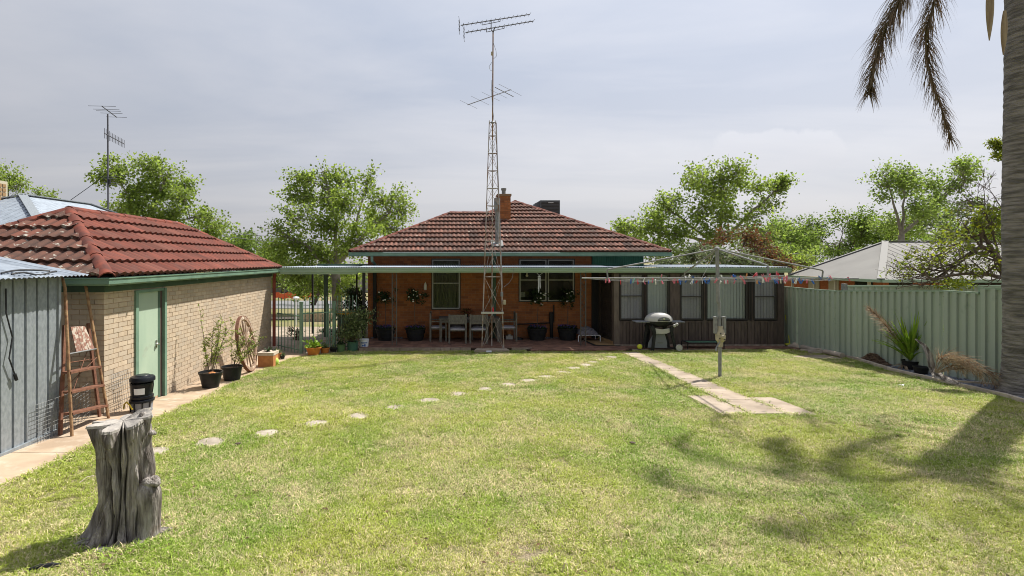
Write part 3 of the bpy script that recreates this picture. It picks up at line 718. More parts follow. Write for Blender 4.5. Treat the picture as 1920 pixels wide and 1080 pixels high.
# roof sheets: corrugations run down the slope
x_e, z_e = -5.13, 2.43
xq = [x_e - i*.3 for i in range(0, 6)]
yy0 = 4.2
while yy0 < 7.4:
    w = min(.78, 7.47 - yy0); n = 30
    rows = []
    for x in (x_e, -6.65):
        rows.append([(x, yy0 + w*k/n, z_e + (x_e - x)*.2 + .011*math.cos(2*math.pi*(w*k/n)/.076)) for k in range(n+1)])
    MB().grid(rows).build('roof_sheet', M['galv2'], shed, smooth=True); yy0 += .76
MB().box((-8.2,4.2,2.6),(-6.6,7.4,2.72)).build('ridge_cap', M['galv2'], shed)
pts = [(-5.37,6.35,2.3),(-5.35,6.33,2.0),(-5.35,6.42,1.7),(-5.34,6.36,1.45),(-5.34,6.45,1.22)]
MB().tube(pts, .009, 5).tube([(-5.34,6.44,1.24),(-5.34,6.47,1.16)], .02, 6).single('cable', M['blackm'], 'black cable hanging down the ribbed shed wall', 'cable', (-5.35,6.4,1.22))
pp = [(-5.25+.0*k, 6.2+.01*k, 2.46) for k in range(2)]
MB().tube([(-5.22,6.25+.5*math.sin(k*.5)*.0+.09*k,2.475+.02*math.sin(k)) for k in range(9)], .012, 5).tube([(-5.30-.1*math.sin(k*.35),6.2+.1*k,2.49+.03*math.sin(k*.35)) for k in range(9)], .012, 5).single('roof_cable', M['blackm'], 'dark cable loop lying on the edge of the shed roof', 'cable', (-5.3,6.3,2.46))

TW = .30; AMP = .030
# ================================================================== HOUSE
hs = thing('house', 'single storey orange brick house with brown tiled hip roof', 'house', (2.0, 17.5, 0))
HX0, HX1, HY = -2.68, 4.80, 17.5
HT = 2.86
def pxr(x0, x1, y0, y1, Y): a = at(x0, y1, Y); b = at(x1, y0, Y); return (a.x, b.x, a.z, b.z)
wins = [pxr(810.5,862,487,579,HY), pxr(974,1024.5,487,564.5,HY), pxr(1027,1076,487,564.5,HY)]
ops = [(w[0]-HX0, w[1]-HX0, w[2]+.0, w[3]+.0) for w in wins]
comb_open = [ops[0], (ops[1][0], ops[2][1], ops[1][2], ops[1][3])]
hw_m = MB().box((HX0,HY+.31,-.3),(HX0+.3,25,HT)); xa = HX0
for (a_, b_, c_, d_) in comb_open:
    hw_m.box((xa,HY+.01,-.3),(HX0+a_,HY+.3,HT)).box((HX0+a_,HY+.01,-.3),(HX0+b_,HY+.3,c_)).box((HX0+a_,HY+.01,d_),(HX0+b_,HY+.3,HT)); xa = HX0+b_
hw_m.box((xa,HY+.01,-.3),(HX1,HY+.3,HT)); hwall = hw_m.build('wall', M['hmortar'], hs)
brick_wall(hwall, (1,0,0), (HX0,HY,0.0), HX1-HX0, HT, .24, .0845, .010, M['hbrick'], [(a, b, c, d) for a,b,c,d in comb_open], (0,-1,0), 'far_bricks', 296,
           visible=lambda u, z: (z > .35 and z < 2.2) and (1.0 < u < 1.85 or 3.2 < u < 3.75 or 4.5 < u < 4.9 or 5.0 < u < 6.9), score=lambda p, q, z: abs(z - 1.3))
brick_wall(hwall, (0,1,0), (HX0,HY,0.0), 3.5, HT, .24, .0845, .010, M['hbrick'], [], (-1,0,0), 'side_bricks', 0)
def window(w, Y, mids, m_glass, parent, rec=.06, inner=None, fm='alum', outer=True):
    x0, x1, z0, z1 = w; f = .035
    wn = MB().box((x0-.03,Y-.02,z0-.03),(x0,Y+.06,z1+.03)).box((x1,Y-.02,z0-.03),(x1+.03,Y+.06,z1+.03)).box((x0,Y-.02,z1),(x1,Y+.06,z1+.03)).box((x0,Y-.03,z0-.03),(x1,Y+.06,z0)).build('window', M['alumdk'], parent)
    mb = MB().box((x0,Y-.01,z0),(x0+f,Y+.03,z1)).box((x1-f,Y-.01,z0),(x1,Y+.03,z1)).box((x0+f,Y-.01,z1-f),(x1-f,Y+.03,z1)).box((x0+f,Y-.01,z0),(x1-f,Y+.03,z0+f))
    for k in mids: mb.box((x0+f,Y-.012,k-.014),(x1-f,Y+.03,k+.014))
    mb.build('frame', M[fm], wn)
    zz = [z0] + list(mids) + [z1]
    for a, b in zip(zz[:-1], zz[1:]): MB().box((x0+f*.5,Y+.012,a+.01),(x1-f*.5,Y+.017,b-.01)).build('pane', M[m_glass], wn)
    return wn
def zpx(y, Y): return EYE - (y - PY) / FPX * Y
w1 = window(wins[0], HY, [zpx(531,HY)], 'glass', hs)
# curtain behind, pleated
rows = []
x0, x1, z0, z1 = wins[0]
for z in (z0, z1): rows.append([(x0 + (x1-x0)*k/60, HY+.12+.018*math.sin(k*1.3)+.01*math.sin(k*.6), z) for k in range(61)])
MB().grid(rows).build('curtain', M['curtain'], w1, smooth=True)
for w in wins[1:]:
    wn = window(w, HY, [zpx(525,HY), zpx(498.5,HY)], 'glass', hs)
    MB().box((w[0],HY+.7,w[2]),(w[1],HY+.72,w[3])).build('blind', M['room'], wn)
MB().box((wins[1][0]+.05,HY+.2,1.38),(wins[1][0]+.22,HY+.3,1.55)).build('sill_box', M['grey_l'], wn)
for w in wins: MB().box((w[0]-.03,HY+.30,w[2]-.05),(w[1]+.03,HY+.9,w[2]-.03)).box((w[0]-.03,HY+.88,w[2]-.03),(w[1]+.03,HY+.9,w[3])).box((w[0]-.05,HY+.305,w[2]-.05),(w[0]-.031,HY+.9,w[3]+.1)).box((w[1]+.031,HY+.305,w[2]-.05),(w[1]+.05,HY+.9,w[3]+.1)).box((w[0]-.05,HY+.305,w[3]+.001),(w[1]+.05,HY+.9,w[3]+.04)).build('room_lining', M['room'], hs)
# end panel above the low roof
rsheet(MB(), (4.83,HY+.0,0), (1,0,0), 1.72, 2.3, HT, (0,-1,0), .076, .015).build('wall_cladding', M['green_x'], hs)
MB().box((4.81,HY+.03,-.1),(6.56,HY+.1,HT)).box((6.56,HY+.03,-.1),(10.1,HY+.1,2.3)).build('end_wall', M['alumdk'], hs)
# roof
EY, EL, ER, EZh = 16.95, -3.17, 7.2, 2.90
pt = .475
def hz(Y): return EZh + pt * (Y - EY)
A = (EL,EY,EZh); B = (ER,EY,EZh); AP = (2.75,21.4,hz(21.4)); VL = (1.55,20.2,hz(20.2)); RL = (.08,20.2,hz(20.2))
BL = (EL,23.45,EZh); BR = (ER,25.85,EZh); AP2 = (2.75,27,hz(21.4)); 
hroof = MB().add([A,B,AP,VL,RL,BL,(ER,32,EZh),(2.75,28,AP[2]),(1.55,20.2,hz(20.2)),(-1.7,24.5,EZh+.6)],
                 [(0,1,2,3,4),(0,4,5),(1,6,7,2),(4,3,9,5),(3,2,7,9)]).build('roof', M['under'], hs)
cs = 1 / math.cos(math.atan(pt))
def S(Y): return (Y - EY) * cs
poly = [(0,0),(ER-EL,0),(AP[0]-EL,S(21.4)),(VL[0]-EL,S(20.2)),(RL[0]-EL,S(20.2))]
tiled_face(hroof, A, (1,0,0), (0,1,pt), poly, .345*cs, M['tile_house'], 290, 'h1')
caps(hroof, (EL+.0,EY,EZh+.04), (RL[0],RL[1],RL[2]+.03), M['ridge'], .095); caps(hroof, (RL[0],RL[1],RL[2]+.03), (VL[0],VL[1],VL[2]+.03), M['ridge'], .095)
caps(hroof, (VL[0],VL[1],VL[2]+.03), (AP[0],AP[1],AP[2]+.03), M['ridge'], .095); caps(hroof, (ER,EY,EZh+.04), (AP[0],AP[1],AP[2]+.03), M['ridge'], .095)
caps(hroof, (AP[0],AP[1],AP[2]+.03), (2.75,28,AP[2]+.03), M['ridge'], .095)
gutter(hs, [(EL-.04,23,EZh-.03),(EL-.04,EY-.0,EZh-.03),(ER+.04,EY-.0,EZh-.03),(ER+.04,25,EZh-.03)], [(o*-1 if False else o, z*1.15) for o, z in GPROF], 'gutter', M['green']) if False else None
gutter(hs, [(EL-.02,EY,EZh-.02),(ER+.02,EY,EZh-.02)], GPROF, 'gutter', M['green'])
MB().box((EL-.03,EY-.115,EZh-.13),(EL-.02,EY,EZh)).build('gutter_end', M['green'], hs)
MB().box((EL,EY+.0,EZh-.14),(ER,EY+.02,EZh-.01)).build('fascia', M['green_d'], hs)
MB().add([(EL,EY+.02,EZh-.13),(ER,EY+.02,EZh-.13),(ER,HY+.0,EZh-.13),(EL,HY,EZh-.13)], [(3,2,1,0)]).build('eave_lining', M['white'], hs)
# chimneys
ch = MB().box((1.86,19.45,3.9),(2.33,19.92,5.02)).box((1.83,19.42,5.02),(2.36,19.95,5.10)).build('chimney', M['hmortar'], hroof)
chb = MB()
for r in range(13):
    z = 3.95 + r*.083; n = 2
    off = .12 if r % 2 else 0
    for k in range(3):
        a = max(1.86, 1.86 + (k*.24) - off); b = min(2.33, 1.86 + (k+1)*.24 - off - .01)
        if b - a > .03:
            chb.box((a,19.44,z),(b,19.47,z+.073))
chb.build('chimney_bricks', M['hbrick'], hroof, kind='stuff')
MB().lathe((2.1,19.7,5.10),[(.075,0),(.075,.16),(.09,.16),(.1,.2),(.1,.24),(.06,.25)],12).build('chimney_pot', M['galvp'], hroof, smooth=True)
fl = at(932,463,17.4)
MB().lathe((fl.x,17.4,fl.z-.1),[(.062,0),(.062,1.55),(.078,1.55),(.085,1.62),(.085,1.66),(.04,1.70)],14).build('flue', M['galvp'], hroof, smooth=True)
MB().lathe((fl.x,17.4,fl.z+1.2),[(.1,0),(.1,.42)],14).build('flue_collar', M['galvp'], hroof, smooth=True)
MB().prism([(fl.x-.2,17.2,hz(17.2)+.07),(fl.x+.2,17.2,hz(17.2)+.07),(fl.x+.2,17.6,hz(17.6)+.08),(fl.x-.2,17.6,hz(17.6)+.08)],(0,0,.02)).build('flue_flashing', M['galvp'], hroof)
# evaporative cooler behind the ridge
cz = at(1022,403,22.6)
a = at(1013,400,22.4); b = at(1050,375.5,22.4)
cb = thing('roof_cooler', 'grey evaporative cooler box on the roof behind the ridge', 'air cooler', (cz.x,22.8,a.z-.9))
MB().box((a.x,22.4,a.z-.9),(b.x,23.2,b.z)).build('housing', M['cooler'], cb)
MB().box((a.x+.05,22.385,a.z-.1),(b.x-.05,22.41,b.z-.06)).build('pad', M['coolerpad'], cb)
for k in range(9):
    zz = a.z-.06+k*.062
    MB().box((a.x+.05,22.37,zz),(b.x-.05,22.386,zz+.012)).build('louvre', M['cooler'], cb)
MB().prism([(a.x-.42,22.5,a.z+.02),(a.x-.18,22.5,b.z-.1),(a.x-.002,22.5,b.z-.04),(a.x-.002,22.5,a.z-.8),(a.x-.42,22.5,a.z-.8)],(0,.6,0)).build('duct', M['cooler'], cb)
MB().box((a.x+.34,22.366,b.z-.12),(a.x+.56,22.372,b.z-.095)).build('badge', M['white'], cb)
# downpipes
MB().tube([(-2.46,16.9,2.76),(-2.46,16.92,2.62),(-2.42,17.36,2.5),(-2.42,17.38,2.42)], .045, 8).build('downpipe', M['green'], hs, smooth=True)
MB().box((-2.50,17.36,.04),(-2.38,17.44,2.42)).build('downpipe', M['blackm'], hs)
dx = at(931,560,17.42).x
MB().box((dx-.16,17.41,.04),(dx-.02,17.47,2.75)).build('downpipe', M['green_d'], hs)
# waste plumbing
px_ = at(1034,600,17.4).x
MB().tube([(px_,17.4,.05),(px_,17.4,.85)], .055, 8).tube([(px_,17.4,.55),(px_,17.4,.9)], .075, 8).tube([(px_+.08,17.42,.6),(px_+.08,17.42,1.15)], .02, 6).tube([(px_,17.41,.55),(px_-1.15,17.41,.50)], .022, 6).build('waste_pipe', M['blackm'], hs, smooth=True)
# wall lamp, outlet
lp = at(797.5,536,17.4)
o = MB().lathe((lp.x,17.40,lp.z-.14),[(.04,0),(.05,.02),(.05,.16),(.03,.22),(.012,.24),(.012,.27)],10).box((lp.x-.015,17.44,lp.z-.05),(lp.x+.015,17.498,lp.z+.02)).single('wall_thermometer', M['white'], 'small white bottle-shaped fitting on the brick wall left of the curtained window', 'wall fitting', (lp.x,17.45,lp.z), smooth=True)
lp = at(988,520,17.2)
# ------------------------------------------------------------------ verandah
ver = thing('verandah', 'flat verandah roof with long green gutter on thin lattice posts', 'verandah', (1.2,16.6,PATIO_Z))
BY = 15.86
VX0, VX1 = at(671,507,BY).x, at(1480,507,BY).x
VG = [(.0,.0),(.0,-.13),(.02,-.145),(.075,-.145),(.085,-.11),(.095,-.10),(.095,-.045),(.11,-.035),(.11,.0),(.095,.0),(.08,-.03),(.075,-.13),(.02,-.13),(.012,0)]
VZ = zpx(502.2, BY-.1)
gutter(ver, [(VX0,BY,VZ),(VX1,BY,VZ)], VG, 'gutter', M['green_beam'])
MB().box((VX0,BY,VZ-.12),(4.9,BY+.05,VZ-.01)).build('beam', M['green_d'], ver)
for xx in (VX0-.006, VX1): MB().box((xx,BY-.11,VZ-.14),(xx+.006,BY,VZ)).build('gutter_end', M['green_beam'], ver)
rows = []
for y_, z_ in ((BY+.01,VZ+.02),(HY-.01,VZ+.075)):
    rows.append([(VX0+.02+(4.95-VX0-.02)*k/400, y_, z_+.012*math.sin(k*2*math.pi*((4.95-VX0)/.076)/400)) for k in range(401)])
MB().grid(rows).build('roof_sheet', M['galv2'], ver, smooth=True)
for xx in (-1.4,0.2,3.0): MB().box((xx,BY+.05,VZ-.1),(xx+.05,HY,VZ-.02)).build('rafter', M['green_d'], ver)
def lattice(px0, px1, ptop, base):
    xa, xb = at(px0,600,15.9).x, at(px1,600,15.9).x
    p = MB().box((xa,15.885,base),(xa+.028,15.915,ptop)).box((xb-.028,15.885,base),(xb,15.915,ptop)).build('lattice_post', M['lattice_m'], ver)
    z = base + .1; d = 1; w = xb - xa - .056; mb = MB()
    while z < ptop - .12:
        a = (xa+.028, 15.9, z) if d > 0 else (xb-.028, 15.9, z); b = (xb-.028, 15.9, z+.10) if d > 0 else (xa+.028, 15.9, z+.10)
        mb.tube([a, b], .008, 4); z += .10; d = -d
    mb.build('lattice', M['lattice_m'], p)
lattice(734.5,744.5,VZ-.14,PATIO_Z); lattice(1088,1099,VZ-.14,PATIO_Z)
xg = at(682.5,560,15.9).x
MB().box((xg-.05,15.87,-.1),(xg+.04,15.93,VZ-.1)).build('post', M['blackm'], ver)
# carport roof between garage and house
car = thing('carport', 'low carport roof with green fascia between garage and house', 'carport', (-4,17.5,-.1))
CX0, CX1 = -5.08, VX0-.012
gutter(car, [(CX0,BY+.05,VZ),(CX1,BY,VZ)], [(o*1.05, z*1.35) for o, z in VG], 'gutter', M['green_beam'])
rows = []
for y_, z_ in ((BY+.06,VZ+.02),(20.4,VZ-.005)):
    rows.append([(CX0+(CX1-CX0)*k/200, y_, z_+.014*math.sin(k*2*math.pi*32/200)) for k in range(201)])
MB().grid(rows).build('roof_sheet', M['galv2'], car, smooth=True)
MB().box((CX0,20.3,VZ-.1),(CX1,20.36,VZ+.08)).build('beam', M['green_d'], car)
for (px, Y, w, mm) in ((611,19.2,.145,'green_d'),(586,20.3,.06,'blackm'),(669,20.0,.06,'blackm')):
    x = at(px,560,Y).x; MB().box((x-w/2,Y-.03,-.4),(x+w/2,Y+.03,VZ+.03)).build('post', M[mm], car)

# ------------------------------------------------------------------ sunroom
sr = thing('sunroom', 'dark brown enclosed sunroom with blinds behind its windows', 'sunroom', (7.5,16,PATIO_Z))
SY = 15.95
def sx(x): return at(x,500,SY).x
def szp(y): return zpx(y, SY)
zt, zsill, zb_ = szp(513), szp(600), szp(652)
def post(x0, x1, m): MB().box((sx(x0),SY-.02,-.08),(sx(x1),SY+.06,zt)).build('post', M[m], sr)
post(1151,1161.5,'wood_post'); post(1255,1275,'wood_dk'); post(1456,1470,'wood_dk'); post(1207,1211,'wood_dk'); post(1318.5,1323,'wood_dk'); post(1401.5,1404,'wood_dk'); post(1409,1412,'wood_dk')
MB().box((sx(1161.5),SY-.03,zsill-.06),(sx(1456),SY+.05,zsill)).build('sill', M['wood_dk'], sr)
MB().box((sx(1151),SY-.01,zt),(sx(1470),SY+.06,VZ-.02)).build('head', M['wood_dk'], sr)
specs = [(1161.5,1207,[555],'screen'),(1211,1255,[],'glass'),(1275,1318.5,[556],'screen'),(1323,1401.5,[],'glass'),(1404,1409,[],'glass'),(1412,1456,[556],'screen')]
for (a, b, mids, g) in specs:
    w = (sx(a)+.012, sx(b)-.012, zsill+.01, zt-.005)
    window(w, SY, [szp(m_) for m_ in mids], g, sr, fm='alumdk')
slat = MB().box((-.0455,-.0015,zsill-.1),(.0455,.0015,zt+.02)).mesh('blind_slat', M['blind'])
for (a, b, _, _) in specs:
    x = sx(a) + .05
    bl = MB().box((sx(a),SY+.065,zt),(sx(b),SY+.10,zt+.04)).build('blind_rail', M['alumdk'], sr)
    while x < sx(b) - .02:
        o = link_mesh('blind_slat', slat, bl, (x, SY+.07, 0)); o.rotation_euler = (0,0,random.uniform(.10,.20)); x += .089
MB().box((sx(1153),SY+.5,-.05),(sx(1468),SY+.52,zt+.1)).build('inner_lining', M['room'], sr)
# battened lower panel
x = sx(1161.5)
k = 0
while x < sx(1456) - .04:
    w = min(.098, sx(1456) - x)
    MB().box((x+.004,SY-.018 - (.012 if k % 2 else 0),zb_-.02),(x+w-.004,SY+.02,zsill-.06)).build('plank', M['wood_dk'], sr); x += .10; k += 1
MB().box((sx(1161.5),SY+.02,zb_-.02),(sx(1456),SY+.03,zsill-.06)).build('backing', M['blackm'], sr)
MB().box((sx(1151),SY-.06,-.1),(sx(1470),SY-.03,PATIO_Z+.03)).build('plinth', M['edge'], sr)
# side wall facing the verandah: louvred screen
MB().box((sx(1151)+.02,SY+.06,-.05),(sx(1151)+.05,HY-.02,VZ-.05)).build('side_wall', M['alumdk'], sr)
sl_ = MB().box((-.016,0,0),(.004,HY-SY-.30,.012)).mesh('louvre_slat', M['wood_dk'])
z = .15
lv = MB().box((sx(1151)-.02,SY+.08,.05),(sx(1151)+.018,SY+.16,2.3)).box((sx(1151)-.02,HY-.14,.05),(sx(1151)+.018,HY-.06,2.3)).build('louvre_frame', M['wood_dk'], sr)
while z < 2.2: link_mesh('louvre_slat', sl_, lv, (sx(1151), SY+.16, z)); z += .06
MB().box((sx(1470)-.05,SY+.06,-.1),(sx(1470)-.0,20,VZ-.05)).build('side_wall', M['wood_dk'], sr)
rows = []
for y_, z_ in ((BY+.02,VZ+.02),(19.6,VZ+.05)):
    rows.append([(4.97+(VX1+.02-4.97)*k/300, y_, z_+.012*math.sin(k*2*math.pi*68/300)) for k in range(301)])
MB().grid(rows).build('roof_sheet', M['galv2'], sr, smooth=True)
# dark door in the corner
MB().box((4.80,HY-.03,.04),(5.0,HY+.02,2.38)).build('back_door', M['blackm'], hs)

# ================================================================== RIGHT FENCE
FX = 10.5
fen = thing('metal_fence', 'long pale green corrugated steel fence along the right side of the yard', 'fence', (FX,12,0))
def ftop(Y):
    if Y > 10.42: return EYE + interp(Y, [10.42,12.7,14.35,16.3,24], [-.626,-.766,-.864,-.85,-.9])
    return EYE + interp(Y, [1,8.5,9.84,10.42], [-.28,-.50,-.543,-.573])
Y = 1.2; k = 0
while Y < 22:
    L_ = .76; z1 = ftop(Y + .38 if not (Y < 10.42 < Y + .76) else Y + .7)
    a, b = [], []
    for i in range(4):
        for kk, dd in ((0,0),(.045,0),(.052,-.04),(.140,-.04),(.147,0)):
            yv = Y + i*.19 + kk; zt_ = ftop(yv) if not (Y < 10.42 < Y+.76) else z1
            a.append((FX+dd, yv, G(FX, yv) - .03)); b.append((FX+dd, yv, zt_))
    MB().grid([a, b]).build('fence_sheet', M['fence'], fen)
    mb = MB()
    p0 = (FX-.01, Y, b[0][2]+.0); p1 = (FX-.01, Y+.76, b[-1][2]+.0)
    mb.bar(p0, p1, .05, .045); mb.build('top_rail', M['fence_rail'], fen)
    q = MB()
    for i in range(4):
        for zz in (.14, .9): q.box((FX-.038, Y+i*.19+.10, b[0][2]-zz), (FX-.032, Y+i*.19+.112, b[0][2]-zz+.012))
    q.build('screws', M['green_d'], fen, kind='stuff')
    if k % 3 == 0: MB().box((FX+.002,Y-.03,-.1),(FX+.05,Y+.03,ftop(Y)-.01)).build('post', M['fence_rail'], fen)
    Y += .76; k += 1
# neighbour's further fence seen over ours
nf = thing('far_metal_fence', 'far green steel fence glimpsed beyond the right fence below the white roof', 'fence', (13.6,14.5,0))
A_ = at(1585,537.5,14.2); x = A_.x
MB().box((x-.08,14.15,-.2),(x+.02,14.25,A_.z+.08)).build('post', M['galvp'], nf)
while x < 19:
    rsheet(MB(), (x,14.2,0), (1,0,0), .755, -.2, A_.z, (0,-1,0), .19, .03).build('fence_sheet', M['fence'], nf)
    MB().box((x,14.16,A_.z-.01),(x+.755,14.23,A_.z+.04)).build('top_rail', M['fence_rail'], nf); x += .76

# garden bed
bedP = [(p.x, p.y) for p in KB] + [(10.42, KB[-1].y - .3), (10.42, 16.2), (10.0, 15.9)]
rowsA = []
for i in range(30):
    Y = 7.0 + i * .31
    kx = float(np.interp(-Y, [-p.y for p in KB], [p.x for p in KB]))
    rowsA.append([(kx + (FX-.03-kx)*j/4, Y, G(10, Y) + .01 + .012*noise.noise(Vector((j, Y*3, 0)))) for j in range(5)])
tag(MB().grid(rowsA).build('garden_bed', M['bark']), kind='structure')
# edging pieces
for i in range(len(KB) - 1):
    p, q = KB[i], KB[i+1]; L_ = (q - p).length; n = max(1, round(L_ / .75)) if i > 0 else 1
    for j in range(n):
        a = p.lerp(q, j/n); b = p.lerp(q, (j+1)/n); d = (b - a).normalized()
        o = MB().bar(a + d*.01 + Vector((0,0,.02)), b - d*.01 + Vector((0,0,.02)), .085, .13).build('edging_block', M['kerb'], lawn) if False else MB().bar(a + d*.008 + Vector((0,0,.015)), b - d*.008 + Vector((0,0,.015 + random.uniform(-.01,.01))), .08, .12).build('edging_block', M['kerb'], bpy.data.objects['garden_bed'])
# pebbles (uncountable)
def pebbles(name, m, n, Y0, Y1, f0, f1, s0, s1, flat=.5, mound=0):
    ico = [(0,0,1),(.89,0,.45),(.28,.85,.45),(-.72,.53,.45),(-.72,-.53,.45),(.28,-.85,.45),(.72,.53,-.45),(-.28,.85,-.45),(-.89,0,-.45),(-.28,-.85,-.45),(.72,-.53,-.45),(0,0,-1)]
    fc = [(0,1,2),(0,2,3),(0,3,4),(0,4,5),(0,5,1),(1,6,2),(2,7,3),(3,8,4),(4,9,5),(5,10,1),(6,7,2),(7,8,3),(8,9,4),(9,10,5),(10,6,1),(11,7,6),(11,8,7),(11,9,8),(11,10,9),(11,6,10)]
    ico = np.array(ico); fc = np.array(fc); V = []; F = []
    for k in range(n):
        Y = random.uniform(Y0, Y1); kx = float(np.interp(-Y, [-p.y for p in KB], [p.x for p in KB])) + .06
        t = random.uniform(f0, f1); X = kx + (FX - .05 - kx) * t; s = random.uniform(s0, s1)
        a = random.random() * 6.28; sc = np.array([s, s*random.uniform(.6,1), s*flat]); v = ico * sc * rng.uniform(.85,1.15,(12,1))
        v = v @ np.array([[math.cos(a), math.sin(a), 0], [-math.sin(a), math.cos(a), 0], [0,0,1]])
        zz = G(10, Y) + .015 + s*.2
        if mound: zz += mound * max(0, math.exp(-((Y-(Y0+Y1)/2)/(.35*(Y1-Y0)))**2)) * random.random()
        V.append(v + np.array([X, Y, zz])); F.append(fc + 12 * k)
    o = link_mesh(name, np_mesh(name, np.vstack(V), np.vstack(F), m)); return o
tag(pebbles('pebbles', M['pebble'], 5200, 7.2, 13.4, 0, 1, .015, .034), 'grey slate pebbles filling the bed along the green fence', 'pebbles', kind='stuff')
tag(pebbles('bark_mulch', M['bark'], 2600, 13.3, 15.9, 0, 1, .012, .04, .3), 'brown bark and leaf litter in the far end of the fence bed', 'mulch', kind='stuff')
tag(pebbles('bark_heap', M['bark'], 1500, 12.3, 13.3, .3, 1, .012, .035, .3, mound=.24), 'heap of brown bark chips against the green fence', 'mulch', kind='stuff')
# sandstone rocks near the corner
rock_specs = [((1500,652),.30,'large tan rock at the far end of the fence bed'),((1534,662),.26,'flat tan rock beside the pale slab by the fence'),((1568,656),.16,'small upright rock in the bark at the fence foot'),((1487,645),.14,'small brown rock next to the broom')]
for (p, s, lab) in rock_specs:
    q = gp(*p); bm = bmesh.new(); bmesh.ops.create_icosphere(bm, subdivisions=3, radius=1)
    for v in bm.verts:
        nn = noise.noise(v.co * 1.3 + Vector((s*40,0,0))); v.co *= 1 + .35*nn; v.co = Vector((v.co.x*s*1.1, v.co.y*s*.6, max(v.co.z,-.4)*s*.42))
    me = bpy.data.meshes.new('rock'); bm.to_mesh(me); bm.free(); me.materials.append(M['kerb']); tag(link_mesh('rock', me, None, q + Vector((0,0,.04))), lab, 'rock')
# round logs used as edging
for (p, q, lab) in (((1505,655),(1533,663),'short round concrete edging log by the brown broom corner'),((1548,664),(1580,672),'slanting concrete edging log resting in the bark')):
    a, b = gp(*p), gp(*q); MB().tube([a + Vector((0,0,.07)), b + Vector((0,0,.07))], .07, 10).single('edging_log', M['kerb'], lab, 'edging', a, smooth=True)
a, b = at(1758,711,10.05), at(1886,727,9.55)
a.z = G(10,10.05)+.10; b.z = G(10,9.5)+.10
MB().bar(a, b, .045, .03).single('timber_batten', M['kerb'], 'thin pale timber batten lying on the pebbles at the fence foot', 'timber', a)

# ================================================================== PALM
PXc, PYc = 10.08, 9.1
pz = G(PXc, PYc)
palm = thing('palm_tree', 'tall grey ringed palm trunk at the right edge with hanging brown fronds', 'palm tree', (PXc, PYc, pz))
prof = []; z = -.1; nzr = 150
for i in range(nzr):
    t = i / (nzr - 1); zz = -.1 + 9.0 * t
    r = .295 + .10 * math.exp(-zz * 4.5) + .02 * math.exp(-((zz-3.2)/1.5)**2) - .004 * zz
    r += .010 * abs(math.sin(zz * math.pi / .12 + math.sin(zz*3))) + .003 * math.sin(zz*31)
    prof.append((r, zz))
base = len([]); mb = MB(); n = 30
for i, (r, zz) in enumerate(prof):
    for k in range(n):
        a = 2*math.pi*k/n; rr = r * (1 + .02*noise.noise(Vector((math.cos(a)*2, math.sin(a)*2, zz*2.5))) + (.06*abs(noise.noise(Vector((math.cos(a)*4, math.sin(a)*4, 1)))) * math.exp(-max(zz,0)*3)))
        mb.v.append((PXc + rr*math.cos(a), PYc + rr*math.sin(a), pz + zz))
for i in range(nzr-1):
    for k in range(n): mb.f.append((i*n+k, i*n+(k+1)%n, (i+1)*n+(k+1)%n, (i+1)*n+k))
mb.build('trunk', M['palmtrunk'], palm, smooth=True)
# fibrous boot of the crown
mb = MB(); 
for k in range(46):
    a = random.random()*6.28; z0 = pz + 6.9 + random.random()*1.9; r0 = .25
    mb.bar((PXc+r0*math.cos(a), PYc+r0*math.sin(a), z0), (PXc+(r0+.12)*math.cos(a), PYc+(r0+.12)*math.sin(a), z0+random.uniform(-.3,.7)), .07, .02)
mb.build('leaf_bases', M['straw'], palm, kind='stuff')
def frond(parent, path, m_leaf, m_rib, nleaf=90, ll=.5, droop=.8, w=.018, start=.12, name='frond', rng_=None, ribr=.022):
    pts = [Vector(p) for p in path]
    # catmull resample
    out = []
    ext = [pts[0]*2-pts[1]] + pts + [pts[-1]*2-pts[-2]]
    for i in range(1, len(ext)-2):
        for k in range(8):
            t = k/8; p0,p1,p2,p3 = ext[i-1:i+3]
            out.append(.5*((2*p1)+(p2-p0)*t+(2*p0-5*p1+4*p2-p3)*t*t+(3*p1-p0-3*p2+p3)*t**3))
    out.append(pts[-1]); N_ = len(out)
    fr = MB().tube(out, [ribr*(1-.85*i/(N_-1)) for i in range(N_)], 6).build(name, m_rib, parent, smooth=True)
    V = []; F = []; b = 0
    for k in range(nleaf):
        t = start + (1-start)*k/nleaf; f = t*(N_-1); i = min(int(f), N_-2); p = out[i].lerp(out[i+1], f-i); d = (out[i+1]-out[i]).normalized()
        side = d.cross(Vector((0,0,1)));
        if side.length < .2: side = d.cross(Vector((.3,1,0)))
        side.normalize(); L_ = ll*math.sin(math.pi*min(1,(.25+.75*t)))**.5*random.uniform(.75,1.15) if t < .97 else ll*.5
        for sgn in (1,-1):
            rot = Quaternion(d, random.uniform(-1.1,1.1)); v = (rot @ side)*sgn*random.uniform(.5,.9) + d*random.uniform(.5,.9); v.normalize(); q = p.copy(); segs = 4
            wd = v.cross(d).normalized(); ps = []
            for s_ in range(segs+1):
                ww = w*(1 - (s_/segs)**1.5)+.002; ps.append((q + wd*ww*.5, q - wd*ww*.5)); q = q + v*(L_/segs); v = (v + Vector((0,0,-1))*droop*.36 + Vector((random.uniform(-.08,.08),random.uniform(-.08,.08),0))).normalized()
            for (A2,B2) in ps: V += [tuple(A2), tuple(B2)]
            for s_ in range(segs): F.append((b+2*s_, b+2*s_+1, b+2*s_+3, b+2*s_+2))
            b += 2*(segs+1)
    o = link_mesh('leaflets', np_mesh('leaflets', V, F, m_leaf, wloc(fr)), fr); tag(o, kind='stuff')
    return fr
top = Vector((PXc, PYc, pz + 8.9))
